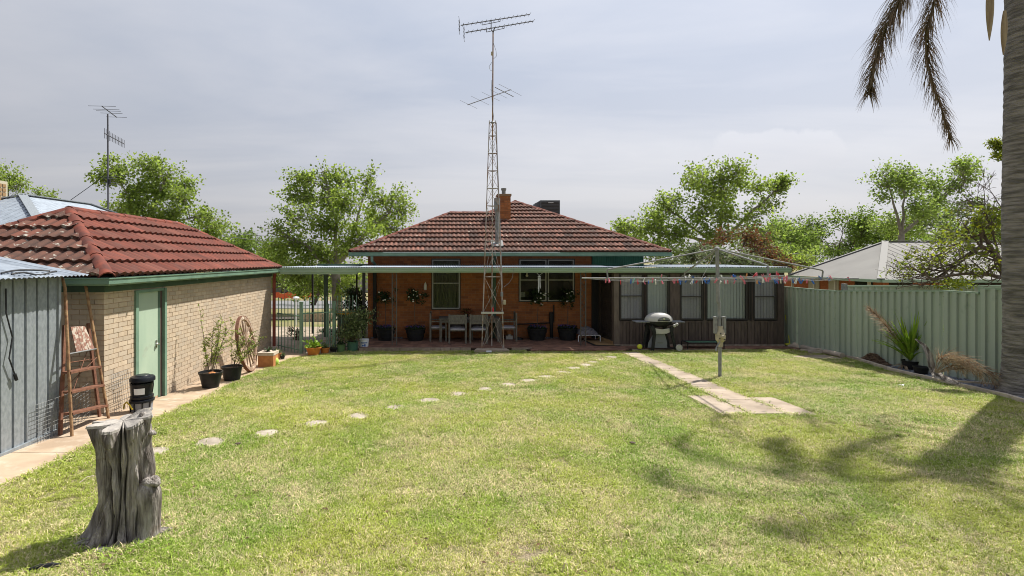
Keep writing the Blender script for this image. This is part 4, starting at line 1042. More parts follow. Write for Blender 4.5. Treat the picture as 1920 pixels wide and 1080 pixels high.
for k in range(12):
    a = 2*math.pi*k/12 + random.uniform(-.1,.1); e = random.choice([.35,.9,1.2]); R_ = random.uniform(2.4,3.1)
    d = Vector((math.cos(a), math.sin(a), 0)); up = Vector((0,0,1))
    frond(palm, [top+d*.15, top+d*R_*.3+up*(.8*e+.2), top+d*R_*.65+up*(1.0*e), top+d*R_*.9+up*(.6*e-.2), top+d*R_+up*(.1*e-.5)], M['palmleaf'], M['rachis'], 46, .7, .8, .028, .1)
def frond_px(pts, pre, **k): frond(palm, pre + [at(*p) for p in pts], M['deadfrond'], M['rachis'], **k)
frond_px([(1712,-60,8.7),(1688,0,8.75),(1662,50,8.8),(1646,100,8.8),(1634,150,8.8),(1630,178,8.8)], [top+Vector((-.1,0,-.1)), top+Vector((-1.2,-.1,.1)), top+Vector((-2.1,-.25,-.7))], nleaf=300, ll=.66, droop=1.25, w=.012, start=.25, name='hanging_frond', ribr=.03)
frond_px([(1762,-60,8.5),(1753,0,8.55),(1737,60,8.6),(1738,110,8.6),(1752,165,8.6),(1770,220,8.6),(1783,262,8.6)], [top+Vector((-.1,-.1,-.2)), top+Vector((-1.0,-.3,-.4)), top+Vector((-1.6,-.5,-1.1))], nleaf=340, ll=.52, droop=1.25, w=.012, start=.25, name='hanging_frond', ribr=.03)
def spathe(pts, w, name='spathe'):
    N_ = len(pts); rows = []
    for i, p in enumerate(pts):
        t = i/(N_-1); ww = w*math.sin(math.pi*min(.98, .12+.88*t))**.8 + .002
        rows.append([p + Vector((math.cos(th)*ww, math.sin(th)*ww*.5, 0)) for th in [math.pi*k/8 for k in range(17)]])
    MB().grid(rows).build(name, M['spathe'], palm, smooth=True)
spathe([at(1857,-40,8.6).lerp(at(1855,76,8.6), k/12) for k in range(13)], .062)
spathe([at(1884,20,8.6).lerp(at(1881,103,8.6), k/10) for k in range(11)], .05)

# ================================================================== ANTENNA MAST
ms = at(921,655,15.5)
mast = thing('antenna_mast', 'tall three legged lattice antenna mast in front of the verandah', 'antenna mast', (ms.x,15.5,.03))
legs_b = [at(903.5,657,15.33), at(944.5,657,15.33), at(922,652,15.72)]
legs_t = [at(917.5,226,15.5), at(929.5,226,15.5), at(924,226,15.58)]
for p in legs_b: p.z = .055
def lg(i, z):
    a, b = legs_b[i], legs_t[i]; t = (z - a.z)/(b.z - a.z); return a.lerp(b, t)
for i in range(3): MB().tube([legs_b[i], legs_t[i]], [.017,.012], 8).build('leg', M['rust_pipe'] , mast, smooth=True)
lev = [zpx(y, 15.45) for y in (655,587,519,452,386,353,320,287,254,229)]
for li, z in enumerate(lev[1:], 1):
    for i in range(3):
        j = (i+1) % 3; MB().bar(lg(i, z), lg(j, z), .007, .022).build('cross_bar', M['rust_pipe'], mast)
for li in range(len(lev)-1):
    for i in range(3):
        j = (i+1) % 3
        if i == 0 or (li + i) % 2: MB().tube([lg(i, lev[li]+.02), lg(j, lev[li+1])], .0055, 5).build('brace', M['rust_pipe'], mast)
        if i == 0 or not (li + i) % 2: MB().tube([lg(j, lev[li]+.02), lg(i, lev[li+1])], .0055, 5).build('brace', M['rust_pipe'], mast)
pl = zpx(586.5, 15.3)
MB().bar((lg(0,pl).x-.06,15.31,pl), (lg(1,pl).x+.03,15.31,pl), .05, .055).build('timber_rail', M['white'] if False else M['grey_l'], mast)
# slab under the mast
o = MB().prism([(ms.x-.52,15.12,.035),(ms.x+.5,15.12,.035),(ms.x+.42,15.62,.035),(ms.x-.38,15.62,.035)], (0,0,-.14)).single('mast_slab', M['concrete2'], 'grey concrete footing slab under the antenna mast', 'slab', (ms.x,15.3,.0))
mc = (legs_t[0]+legs_t[1])/2
mtop = at(924.5,58,15.5)
pole0 = Vector((mc.x, 15.5, zpx(262,15.5)))
MB().tube([pole0, Vector((mtop.x,15.5,mtop.z))], .019, 8).build('pole', M['rust2'], mast, smooth=True)
MB().lathe((mc.x,15.5,zpx(232,15.5)), [(.03,0),(.045,.02),(.045,.05),(.03,.07)], 10).build('pole_clamp', M['galvp'], mast)
for (x, y) in ((941,552),(946,567)):
    c = at(x, y, 15.3); MB().box((c.x-.035,15.27,c.z-.06),(c.x+.035,15.33,c.z+.07)).build('junction_box', M['grey_m'] if y==552 else M['beige'], mast)
c = at(924,101,15.45); MB().box((c.x-.05,15.43,c.z-.03),(c.x+.0,15.5,c.z+.06)).build('masthead_box', M['beige'], mast)
MB().tube([at(925,80,15.48),at(930,95,15.48),at(931,105,15.48),at(926,110,15.48)], .006, 4).tube([at(922,117,15.48),at(917,125,15.48),at(919,131,15.48),at(922,133,15.48)], .006, 4).tube([at(921,150,15.48),at(922,180,15.48),at(926,225,15.48)], .006, 4).tube([at(931,230,15.4),at(933,300,15.4),at(938,420,15.4),at(942,540,15.28)], .007, 4).tube([at(963,504,15.7),at(961,520,15.7),at(955,530,15.7),at(945,538,15.5)], .006, 4).build('cable', M['grey_m'], mast)
c = at(924.5,580,15.4); MB().lathe((c.x,15.42,c.z-.1), [(.02,0),(.03,.02),(.03,.1),(.012,.14),(.012,.17)], 8).single('red_bottle', M['red'], 'small red bottle hung inside the lattice antenna mast', 'bottle', (c.x,15.42,c.z-.1))
# three aerials (boom, elements, hook clamp), each a thing carried by the mast
def aerial(name, label, p, q, elems, clamp, boom_r=.014, elem_r=.0055, group=None, brace=True, refl=None):
    p, q = Vector(p), Vector(q); o = thing(name, label, 'tv antenna', clamp, group)
    MB().tube([p, q], boom_r, 6).build('boom', M['antenna'], o)
    for (t, v, r) in elems:
        c = p.lerp(q, t); MB().tube([c - Vector(v)/2, c + Vector(v)/2], r or elem_r, 5).build('element', M['antenna'], o)
    if brace:
        a = p.lerp(q, .30) - Vector((0,0,.09)); b = p.lerp(q, .56) - Vector((0,0,.07))
        MB().tube([a, b], .010, 5).tube([p.lerp(q,.30), a], .01, 5).tube([p.lerp(q,.56), b], .01, 5).build('boom_brace', M['antenna'], o)
    if refl:
        c = p - (q-p).normalized()*.05
        for dz in (-1, 1):
            MB().tube([c, c + Vector((0,.0,.17*dz))], .010, 5).build('reflector_arm', M['antenna'], o)
            for h in (.05,.17): MB().tube([c + Vector((-.02,-.22,h*dz)), c + Vector((.02,.22,h*dz))], .0055, 5).build('element', M['antenna'], o)
    MB().tube([Vector(clamp) , Vector(clamp) + Vector((0,0,-.02))], .02, 6).build('clamp', M['antenna'], o)
    return o
A0, A1 = at(864,47.5,15.2), at(993,27,15.9); B0, B1 = at(873,61,15.0), at(1000,39.5,15.6)
el = [(.03 + .97*k/15, (0.05,-.20,.02), 0) for k in range(16)]
aerial('tv_antenna', 'upper long yagi antenna at the very top of the lattice mast', A0, A1, el, A0.lerp(A1,.42), refl=1)
aerial('tv_antenna', 'lower long yagi antenna just below the topmost one on the lattice mast', B0, B1, el, B0.lerp(B1,.42), refl=1)
MB().tube([A0.lerp(A1,.43), A0.lerp(A1,.43)+Vector((0,0,-.2)), at(921,56,15.5), at(924.5,60,15.5)], .014, 6).tube([B0.lerp(B1,.42), at(926,57,15.4), at(924.5,62,15.5)], .014, 6).build('antenna_hook', M['antenna'], mast)
C0, C1 = at(877,196.5,15.0), at(958,168,16.2)
vd = Vector((.55,-.62,-.30)); vd2 = Vector((.50,.25,-.16))
elC = [(.02,vd2*1.0,.004),(.27,vd2*1.1,.004),(.52,vd2*1.15,.004),(.70,vd2*1.1,.004),(.98,vd2*1.5,.005),(.835,vd2*1.2,.012)]
aerial('tv_antenna', 'short sloping yagi antenna halfway up the mast pole', C0, C1, elC, C0.lerp(C1,.58), brace=False)

# left neighbour's antenna pole
ap = at(204,398,22.0)
lm = thing('antenna_pole', 'slim antenna pole rising behind the red garage roof', 'antenna pole', (ap.x,22,.5))
MB().tube([(ap.x,22,.0),(at(202,214,22).x,22,at(202,214,22).z)], [.045,.03], 8).build('pole', M['antenna'], lm, smooth=True)
a, b = at(191,199,21.4), at(219,220,22.9)
aerial('tv_antenna', 'top antenna with wide thin rods on the pole behind the garage', a, b, [(t, Vector((L_,-.25,-.10)), .009) for t, L_ in ((0,1.3),(.28,1.25),(.42,1.2),(.62,1.1),(.98,1.05))], a.lerp(b,.45), .02, .009, brace=False)
a, b = at(196,250,21.6), at(233,270,23.4)
aerial('tv_antenna', 'small slanting yagi with upright rods lower on the pole behind the garage', a, b, [(k/13, Vector((0,0,.36 if k>3 else .42)), .010) for k in range(14)], a.lerp(b,.22), .02, .01, brace=False)
c = at(205,341,22)
o = thing('tv_antenna', 'small flat grid antenna at tree height on the pole behind the garage', 'tv antenna', c)
for dz in (-.14,-.04,.12,.2): MB().tube([c+Vector((-.28,0,dz)), c+Vector((.30,0,dz+.02))], .012, 5).build('element', M['antenna'], o)
MB().box((c.x-.04,21.95,c.z-.1),(c.x+.04,22.05,c.z+.1)).build('dipole_box', M['blackm'], o)
MB().tube([at(110,391,21), at(168,350,21.8), at(203,322,22)], .012, 4).single('guy_wire', M['blackm'], 'thin guy wire slanting up to the left antenna pole', 'wire', at(110,391,21))

# ================================================================== ROTARY CLOTHESLINE
hb = gp(1352, 711); hx, hy = 5.80, 11.15; gz = G(hx, hy)
hoist = thing('rotary_clothesline', 'grey rotary clothesline with wide arms standing in the lawn', 'clothesline', (hx, hy, gz))
topz = zpx(465, hy)
MB().tube([(hx,hy,gz-.05),(hx,hy,1.02)], .034, 12).build('lower_post', M['hoistm'], hoist, smooth=True)
MB().tube([(hx,hy,1.02),(hx-.02,hy,1.75)], .030, 12).tube([(hx-.02,hy,1.72),(hx-.04,hy,1.78)], .036, 12).build('upper_post', M['hoistm'], hoist, smooth=True)
MB().tube([(hx-.04,hy,1.75),(hx-.06,hy,topz)], .036, 12).build('mast_tube', M['alumdk'] if False else M['hoistm'], hoist, smooth=True)
MB().lathe((hx-.06,hy,topz-.04), [(.045,0),(.055,.02),(.05,.05),(.02,.07)], 12).build('head_cap', M['hoistm'], hoist, smooth=True)
# gearbox
gb = MB().lathe((hx-.005,hy-.03,1.0), [(.05,-.20),(.055,-.10),(.095,-.06),(.10,.05),(.075,.13),(.055,.18),(.05,.24)], 14).build('gearbox', M['beige'], hoist, smooth=True)
MB().lathe((hx-.01,hy-.11,1.03), [(.065,0),(.065,.03),(.04,.035),(.035,.08),(.02,.085)], 14, R=Matrix.Rotation(math.radians(90),3,'X')).build('gear_cover', M['beige'], gb, smooth=True)
for a in range(4):
    an = a*math.pi/2+.6; MB().lathe((hx-.01+.075*math.cos(an),hy-.125,1.03+.075*math.sin(an)), [(.011,0),(.011,.02)], 8, R=Matrix.Rotation(math.radians(90),3,'X')).build('bolt', M['blackm'], gb)
MB().tube([(hx-.06,hy-.12,.92),(hx-.16,hy-.16,.80),(hx-.17,hy-.20,.80)], .014, 8).tube([(hx-.17,hy-.19,.80),(hx-.20,hy-.22,.74)], .018,8).build('crank_handle', M['hoistm'], hoist, smooth=True)
for sx_ in (-1, 1):
    MB().box((hx-.01+sx_*.092-.026,hy-.05,1.08),(hx-.01+sx_*.092+.026,hy+.03,1.42)).box((hx-.01+sx_*.092-.032,hy-.057,1.42),(hx-.01+sx_*.092+.032,hy+.037,1.435)).build('side_box', M['hoistm'], hoist)
HC = Vector((hx-.055, hy, 0))
tilt = lambda p: zpx(521, hy) + .04 - (p.y - hy)*.048
dirs = [Vector((-.995,-.10,0)), Vector((.995,.10,0)), Vector((-.16,-.987,0)), Vector((.16,.987,0))]
lens = [2.98, 3.28, 3.0, 3.0]
def rp(d, r): p = HC + d*r; p.z = tilt(p) - .05; return p
for d, L_ in zip(dirs, lens):
    MB().tube([rp(d,.04), rp(d,L_)], .0145, 8).build('arm', M['hoistm'], hoist, smooth=True)
    e = rp(d, 2.42); t_ = Vector((HC.x, HC.y, topz - .02))
    MB().tube([t_, e + Vector((0,0,.20)) - d*.10, e + Vector((0,0,.18)), e + Vector((0,0,.15)) + d*.02, e], .0165, 8).build('strut', M['hoistm'], hoist, smooth=True)
for d in dirs:
    dd = Quaternion((0,0,1), math.radians(38)) @ d
    MB().tube([Vector((HC.x,HC.y,topz-.05)), Vector((HC.x,HC.y,0)) + dd*.9 + Vector((0,0,tilt(HC)-.05))], .003, 4).build('stay_wire', M['hoistm'], hoist)
ring = [0,2,1,3]
LINES = []
for r in (.9,1.35,1.8,2.25,2.7,2.97):
    for a, b in ((0,2),(2,1),(1,3),(3,0)):
        p, q = rp(dirs[a], r), rp(dirs[b], r); pts = []
        for k in range(9):
            t = k/8; c = p.lerp(q, t); c.z -= .06*(r/3)*4*t*(1-t); pts.append(c)
        MB().tube(pts, .0018, 4).build('line', M['hoistm'], hoist); LINES.append((pts, a, b, r))
# pegs
def peg_mesh(name, m):
    mb = MB()
    for s_ in (-1, 1):
        mb.obox((s_*.008,0,.0),(.009,.012,.085), Matrix.Rotation(s_*.10,3,'Y'))
    mb.box((-.012,-.008,.004),(.012,.008,.012)); return mb.mesh('clothes_peg', m)
PEGM = {c: peg_mesh(c, M[k]) for c, k in (('red','red'),('pink','pink'),('blue','pegblue'),('white','pegwhite'),('orange','pegorange'),('aqua','pegaqua'))}
wts = ['red']*4+['pink']*7+['blue']*7+['white']*8+['aqua']*2+['orange']
random.seed(21)
armn = {0:'left',2:'nearest',1:'right',3:'farthest'}
PEGS = []
def put_peg(pos, colr, lab):
    o = link_mesh('clothes_peg', PEGM[colr], None, pos)
    o.rotation_euler = (random.uniform(-.35,.35), random.choice([0,0,math.pi]) + random.uniform(-.6,.6), random.uniform(0,3.14))
    o.scale = (1.15,1.15,1.15); PEGS.append((lab, o)); tag(o, lab, 'clothes peg', 'pegs clipped along the rotary clothesline')
for k in range(26):
    ai = random.choice([0,0,1,1,1,2,2,2,3]); r = random.uniform(.2, lens[ai]-.03); c = random.choice(wts); p = rp(dirs[ai], r) + Vector((0,0,random.uniform(-.02,.03)))
    put_peg(p, c, f'{c} plastic peg clipped on the {armn[ai]} arm of the rotary clothesline')
for k in range(52):
    pts, a, b, r = random.choice([l for l in LINES if l[3] > 1.5]); t = random.random()*7.9; i = int(t); p = pts[i].lerp(pts[i+1], t-i) + Vector((0,0,-.03)); c = random.choice(wts)
    put_peg(p, c, f'{c} plastic peg hanging on a wire between the {armn[a]} and {armn[b]} arms of the clothesline')

ORD = ['first','second','third','fourth','fifth','sixth','seventh','eighth','ninth','tenth']
from collections import defaultdict
byl = defaultdict(list)
for lab, o in PEGS: byl[lab].append(o)
for lab, os_ in byl.items():
    os_.sort(key=lambda o: o.location.x / o.location.y)
    if len(os_) > 1:
        for k, o in enumerate(os_): o['label'] = lab.replace(' of the rotary clothesline', '').replace(' of the clothesline', '').replace('on a wire between', 'between').replace('clipped ', '').replace(' plastic', '') + f', {ORD[k]} such peg from left'
# ================================================================== BARBECUE
bq = gp(1238, 656); bx, by_, bz = at(1238,600,15.28).x, 15.28, PATIO_Z+.0
bbq = thing('barbecue', 'portable gas barbecue with pale lid on a black cart by the sunroom', 'barbecue', (bx, by_, bz))
def bp(x, y): q = at(x, y, 15.2); return q
# lid: half ellipsoid
lidc = Vector((at(1237,0,15.2).x, by_, zpx(602,15.2)))
rows = []
for i in range(9):
    ph = math.pi/2 * i/8; rows.append([lidc + Vector((.41*math.cos(ph)**.85*math.cos(th), .26*math.cos(ph)**.85*math.sin(th), .25*math.sin(ph) if i else 0)) for th in [2*math.pi*k/32 for k in range(33)]])
lid = MB().grid(rows).build('lid', M['grey_l'], bbq, smooth=True)
MB().obox(lidc + Vector((.05,-.255,.035)), (.34,.03,.022), Matrix.Identity(3)).build('lid_handle', M['blackm'], lid)
rows = []
for s_ in (0,1):
    rows.append([lidc + Vector((.05+.17*math.cos(th)*(1-.0*s_), -.262+.0*s_ + .012*s_ , .05+.085*math.sin(th)*(1-s_) )) for th in [math.pi*k/14 for k in range(15)]])
MB().grid(rows).build('lid_panel', M['grey_m'], lid)
MB().lathe(lidc + Vector((.05,-.268,.085)), [(.03,0),(.03,.012),(.02,.014)], 12, R=Matrix.Rotation(math.radians(90),3,'X')).build('thermometer', M['chrome'], lid)
rows = []
for i in range(9):
    ph = math.pi/2*i/8; rows.append([lidc + Vector((.39*math.cos(ph)**.8*math.cos(th), .245*math.cos(ph)**.8*math.sin(th), -.17*math.sin(ph)-.008)) for th in [2*math.pi*k/32 for k in range(33)]])
MB().grid(rows).build('firebox', M['black'], bbq, smooth=True)
MB().box((lidc.x-.72,by_-.17,lidc.z-.03),(lidc.x-.32,by_+.17,lidc.z-.008)).build('side_table', M['grey_m'], bbq)
MB().box((lidc.x+.32,by_-.17,lidc.z-.03),(lidc.x+.70,by_+.17,lidc.z-.008)).build('side_table', M['grey_m'], bbq)
for dx_, dz_ in ((.42,-.075),(.355,-.115)): MB().lathe((lidc.x+dx_,by_-.235,lidc.z+dz_), [(.045,0),(.048,.02),(.03,.05)], 14, R=Matrix.Rotation(math.radians(90),3,'X')).build('knob', M['grey_l'], bbq, smooth=True)
MB().tube([(lidc.x+.42,by_-.2,lidc.z-.075),(lidc.x+.3,by_-.1,lidc.z-.10)], .02, 6).build('valve', M['blackm'], bbq)
yq = by_-.24
fr_ = [(-.245,-.19),(.245,-.19),(.155,-.285),(.165,-.36),(.0,-.33),(-.165,-.38),(-.165,-.285)]
MB().prism([(lidc.x+.02+a, yq+.02, lidc.z+b) for a, b in [(-.27,-.165),(-.17,-.20),(0,-.225),(.17,-.20),(.27,-.165),(.23,-.30),(.12,-.345),(0,-.35),(-.12,-.345),(-.2,-.36)][::-1]], (0,.03,0)).build('cradle', M['grey_l'], bbq)
zf = lidc.z - bz
def leg_poly(pts, y): return MB().prism([(lidc.x+a, y, lidc.z-b) for a, b in pts], (0,.05,0))
for yy_ in (yq-.02, by_+.2):
    leg_poly([(-.27,.10),(-.20,.17),(-.17,.36),(-.235,zf),(-.31,zf),(-.255,.36),(-.33,.16)], yy_).build('leg', M['black'], bbq)
    leg_poly([(.26,.12),(.34,.12),(.315,.30),(.42,zf-.03),(.36,zf-.02),(.255,.36),(.22,.2)][::-1], yy_).build('leg', M['black'], bbq)
leg_poly([(-.36,.08),(-.28,.12),(-.33,.32),(-.42,zf-.04),(-.47,zf-.04),(-.39,.3)], by_).build('leg', M['black'], bbq)
MB().prism([(lidc.x+a, by_-.12, lidc.z-b) for a, b in [(-.19,.36),(-.02,.345),(.13,.37),(.20,.62),(.20,zf-.05),(-.36,zf-.06),(-.34,.62)]], (0,.02,0)).build('cover_panel', M['grey_m'], bbq)
MB().prism([(lidc.x+a, by_-.126, lidc.z-b) for a, b in [(-.08,.60),(.08,.60),(.08,.64),(-.08,.64)]], (0,.004,0)).build('badge', M['galvp'], bbq)
MB().bar((lidc.x-.33,by_-.05,bz+.05),(lidc.x+.42,by_-.05,bz+.04), .1, .03).build('base_frame', M['black'], bbq)
wh = MB().lathe((lidc.x+.46,by_-.29,bz+.09), [(.01,0),(.088,0),(.092,.01),(.092,.04),(.08,.05),(.07,.04),(.02,.045)], 20, R=Matrix.Rotation(math.radians(90),3,'X')).build('wheel', M['grey_l'], bbq, smooth=True)
c = gp(1201,653); MB().lathe((at(1200,0,15.25).x,15.28,PATIO_Z+.07), [(.03,-.06),(.07,-.03),(.07,.03),(.03,.055)], 12, R=Matrix.Rotation(1.3,3,'X')).single('hose_reel', M['yellow'], 'small yellow toy ring on the paving left of the barbecue', 'toy', (c.x,15.28,PATIO_Z), smooth=True)
# raised pet bed, green
g0 = at(1285,650,15.5).x; g1 = at(1349,650,15.5).x
pb = thing('pet_bed_frame', 'low green mesh pet bed frame in front of the dark plank panel', 'pet bed', ((g0+g1)/2,15.5,PATIO_Z))
rows = [[(g0+(g1-g0)*k/10, 15.28+.4*j/4, PATIO_Z+.17-.025*math.sin(math.pi*k/10)*math.sin(math.pi*j/4)) for k in range(11)] for j in range(5)]
MB().grid(rows).build('canvas', M['green_x'] if False else M['potgreen'], pb)
for yy_ in (15.28,15.68): MB().tube([(g0-.03,yy_,PATIO_Z),(g0-.03,yy_,PATIO_Z+.17),(g0,yy_,PATIO_Z+.18),(g1,yy_,PATIO_Z+.18),(g1+.02,yy_,PATIO_Z+.17),(g1+.02,yy_,PATIO_Z)], .014, 6).build('side_rail', M['blackm'], pb)
for xx in (g0,g1): MB().tube([(xx,15.28,PATIO_Z+.18),(xx,15.68,PATIO_Z+.18)], .014, 6).build('end_rail', M['blackm'], pb)
# broom
b0 = at(1474.5,600,16.2); b1 = at(1479,643,16.0); 
br = thing('broom', 'lime green broom leaning at the corner of the sunroom', 'broom', (at(1480,648,16).x,16,G(10,16)))
hd = Vector((at(1481,646,16).x, 16.0, G(10.2,16)+.08))
MB().tube([hd, Vector((at(1471,600,16.3).x, 16.3, 1.05))], .012, 6).build('handle', M['yellow'], br)
MB().box((hd.x-.14,15.96,hd.z-.03),(hd.x+.14,16.04,hd.z+.02)).build('head', M['yellow'], br)
MB().box((hd.x-.13,15.96,hd.z-.09),(hd.x+.13,16.04,hd.z-.032)).build('bristles', M['black'], br)
# dog bed
d0, d1 = at(1082,630,16.9).x, at(1117,630,16.9).x
db = thing('dog_bed', 'raised white tube dog bed with crumpled grey blanket under the verandah', 'pet bed', ((d0+d1)/2,16.9,PATIO_Z))
for yy_ in (16.6,17.15): MB().tube([(d0-.03,yy_,PATIO_Z),(d0-.03,yy_,PATIO_Z+.19),(d0,yy_,PATIO_Z+.21),(d1+.03,yy_,PATIO_Z+.21),(d1+.06,yy_,PATIO_Z+.19),(d1+.06,yy_,PATIO_Z)], .016, 6).build('leg_frame', M['whitep'], db, smooth=True)
rows = [[(d0+(d1-d0)*k/24, 16.58+.58*j/14, PATIO_Z+.22+ (.19*(math.sin(math.pi*k/24)*math.sin(math.pi*j/14))**.35 + .14*noise.noise(Vector((k*.35,j*.4,2)))*math.sin(math.pi*k/24))) for k in range(25)] for j in range(15)]
MB().grid(rows).build('blanket', M['cloth'], db, smooth=True)
# door mat and timber threshold
MB().prism([(4.52,15.98,.048),(5.08,15.88,.048),(4.85,16.9,.048),(4.42,16.95,.048)], (0,0,.012)).single('door_mat', M['coir'], 'brown coir mat in front of the dark louvred wall', 'door mat', (4.7,16.3,.04))
MB().prism([(4.42,15.85,.044),(5.25,15.80,.044),(4.93,17.05,.044),(4.35,17.1,.044)], (0,0,.004)).single('mat_backing', M['matblack'], 'black rubber mat lying beneath the brown coir mat', 'door mat', (4.7,16.3,.04))
MB().bar((4.93,17.0,.10),(5.06,16.02,.10), .07, .10).single('timber_step', M['coir'], 'pale timber beam lying along the louvred wall foot', 'timber', (4.97,16.5,.04))
# wind chime
wc = at(1011,516,15.95)
o = thing('wind_chime', 'white hanging wind chime under the green verandah gutter', 'wind chime', wc)
MB().tube([wc+Vector((-.07,0,.06)), wc, wc+Vector((.10,0,.06))], .006, 5).lathe(wc+Vector((0,0,-.06)), [(.045,0),(.05,.02),(.02,.05)], 10).build('hanger', M['whitep'], o)
for k in range(6):
    a = k*math.pi/3; L_ = (.30,.42,.36,.25,.46,.33)[k]; p = wc + Vector((.035*math.cos(a), .035*math.sin(a), -.07)); MB().tube([p, p+Vector((random.uniform(-.02,.02),0,-L_))], .0075, 6).build('chime_tube', M['whitep'], o)
lc = at(988,515,16.2); MB().lathe((lc.x,16.2,lc.z-.06), [(.03,0),(.045,.03),(.02,.06),(.02,.1)], 10).single('ceiling_light', M['cream'], 'small cream bulb light under the verandah roof by the double window', 'light', (lc.x,16.2,lc.z))

# ================================================================== TABLE AND CHAIRS
tz = .75
tx0, tx1 = at(823,600,16.75).x, at(937,600,16.75).x
tb = thing('outdoor_table', 'weathered grey timber dining table under the verandah', 'table', ((tx0+tx1)/2,16.95,PATIO_Z))
for k in range(8): MB().box((tx0,16.58+k*.098,tz),(tx1,16.58+k*.098+.09,tz+.03)).build('board', M['wood_old'], tb)
MB().box((tx0+.05,16.62,tz-.10),(tx1-.05,16.65,tz-.001)).box((tx0+.05,17.28,tz-.10),(tx1-.05,17.31,tz-.001)).build('apron', M['wood_old'], tb)
for xx in (tx0+.02,tx1-.10):
    for yy_ in (16.6,17.25): MB().box((xx,yy_,PATIO_Z),(xx+.08,yy_+.08,tz-.002)).build('leg', M['wood_old'], tb)
def make_chair(label):
    t = thing('dining_chair', label, 'chair', (0,0,0), 'chairs around the weathered table')
    w, d = .52, .52
    for sx_ in (-1,1):
        MB().box((sx_*w/2-.025,-d/2-.02,0),(sx_*w/2+.025,-d/2+.03,.91)).build('back_leg', M['wood_old'], t)
        MB().box((sx_*w/2-.025,d/2-.04,0),(sx_*w/2+.025,d/2+.01,.62)).build('front_leg', M['wood_old'], t)
        MB().box((sx_*w/2-.035,-d/2+.03,.62),(sx_*w/2+.035,d/2+.03,.65)).build('armrest', M['wood_old'], t)
    for k in range(3): MB().box((-w/2+.026,-d/2-.01,.60+k*.10),(w/2-.026,-d/2+.012,.695+k*.10)).build('back_slat', M['wood_old'], t)
    MB().box((-w/2+.026,-d/2+.031,.38),(w/2-.026,d/2,.42)).build('seat', M['wood_old'], t)
    rows = [[(-w/2+.03+(w-.06)*i/8, -d/2+.04+(d-.06)*j/8, .421+.07*(math.sin(math.pi*min(max(i/8,.04),.96))*math.sin(math.pi*min(max(j/8,.04),.96)))**.3) for i in range(9)] for j in range(9)]
    MB().grid(rows).box((-w/2+.03,-d/2+.035,.421),(w/2-.03,d/2-.03,.455)).build('cushion', M['cushion'], t, smooth=True)
    return t
ch0 = make_chair('grey timber chair with pale cushion, nearest left one with its back to the lawn'); km = kidmap(ch0)
ch0.location = (at(858,640,16.35).x, 16.55, PATIO_Z)
for (px, Y, rz, lab) in ((897,16.55,0,'grey timber chair with pale cushion, beside the antenna mast with its back to the lawn'),
                         (822,16.95,-math.pi/2,'grey timber chair seen side on at the left end of the table'),
                         (958,16.95,math.pi/2,'grey timber chair at the right end of the table behind the mast'),
                         (858,17.3,math.pi,'far side grey timber chair by the wall, left of the other far one'),(900,17.3,math.pi,'far side grey timber chair by the wall, right of the other far one')):
    c = copy_tree(ch0, km, (at(px,640,Y-.1).x - (.1 if px == 958 else 0), Y, PATIO_Z), None, rz); c['label'] = lab
tp = thing('table_plant', 'dark leafy table plant in a small pot on the timber table', 'potted plant', (at(875,590,17).x,17.1,tz+.03))
MB().lathe(wloc(tp), [(.05,0),(.075,.1)], 12).build('pot', M['black'], tp, smooth=True)

# ================================================================== STUMP
sp = gp(228, 1004); 
stump = thing('tree_stump', 'tall weathered grey tree stump with deep furrows standing in the lawn', 'tree stump', sp)
Hs = .93; nu, nv = 260, 100
rows = []
CREASE = [(-2.85,.2,.35),(-2.25,.25,.5),(-1.80,-.2,.75),(-1.30,.15,.8),(-.88,-.25,.5),(-.35,.1,.4),(.5,.1,.3),(1.4,.1,.35),(2.4,-.1,.3)]
def ang_r(a, t):
    lobes = 1 + .13*math.cos(3*a+.6+.35*t) + .10*math.cos(5*a+1.9-.9*t) + .06*math.cos(9*a + 2*t) + .04*math.sin(6*t+3*a)
    cr_ = sorted([((c0 + dr*(t-.5) + .10*math.sin(4*t+c0*3) + .05*math.sin(11*t+c0*7)) % (2*math.pi), dp) for c0, dr, dp in CREASE]); best = 0
    for i_ in range(len(cr_)):
        a0, d0 = cr_[i_]; a1, d1 = cr_[(i_+1) % len(cr_)]; w_ = (a1 - a0) % (2*math.pi); u_ = ((a - a0) % (2*math.pi))/w_
        if u_ <= 1:
            e_ = min(u_, 1-u_)*w_; dd_ = (d0 if u_ < .5 else d1)
            return lobes * (1 + .05*math.sin(math.pi*u_) - dd_*math.exp(-(e_/.075)**1.0) - .10*math.exp(-(e_/.2)**2))
    return lobes
for j in range(nv + 1):
    t = j / nv; z = Hs * t; row = []
    R0 = .160 + .038*t*t + .11*math.exp(-t*7.0) - .012*math.sin(math.pi*t) + .02*math.exp(-((t-.95)/.1)**2)
    for i in range(nu + 1):
        a = 2*math.pi*(i % nu)/nu; r = R0 * ang_r(a, t)
        n_ = noise.noise(Vector((math.cos(a)*5, math.sin(a)*5, z*4.5)))*.018 + noise.noise(Vector((math.cos(a)*14, math.sin(a)*14, z*9)))*.010 + noise.noise(Vector((math.cos(a)*34, math.sin(a)*34, z*6)))*.006
        n_ *= 1.5
        if t < .22: r += .085*max(0, noise.noise(Vector((math.cos(a)*6, math.sin(a)*6, z*3+4))))*(1-t/.22)
        zz = z + (.03*math.sin(a*2+.5)+.035*math.cos(a-.6))*t
        row.append(sp + Vector((r*math.cos(a) + .012*t + .02*math.sin(3.2*t) + n_*math.cos(a), r*.9*math.sin(a)+n_*math.sin(a), zz)))
    rows.append(row)
MB().grid(rows).build('trunk', M['stump'], stump, smooth=True)
cen = sp + Vector((.012,0,Hs-.01)); rim = rows[-1][:-1]; n = len(rim); mb = MB(); prev = None
R_ = []
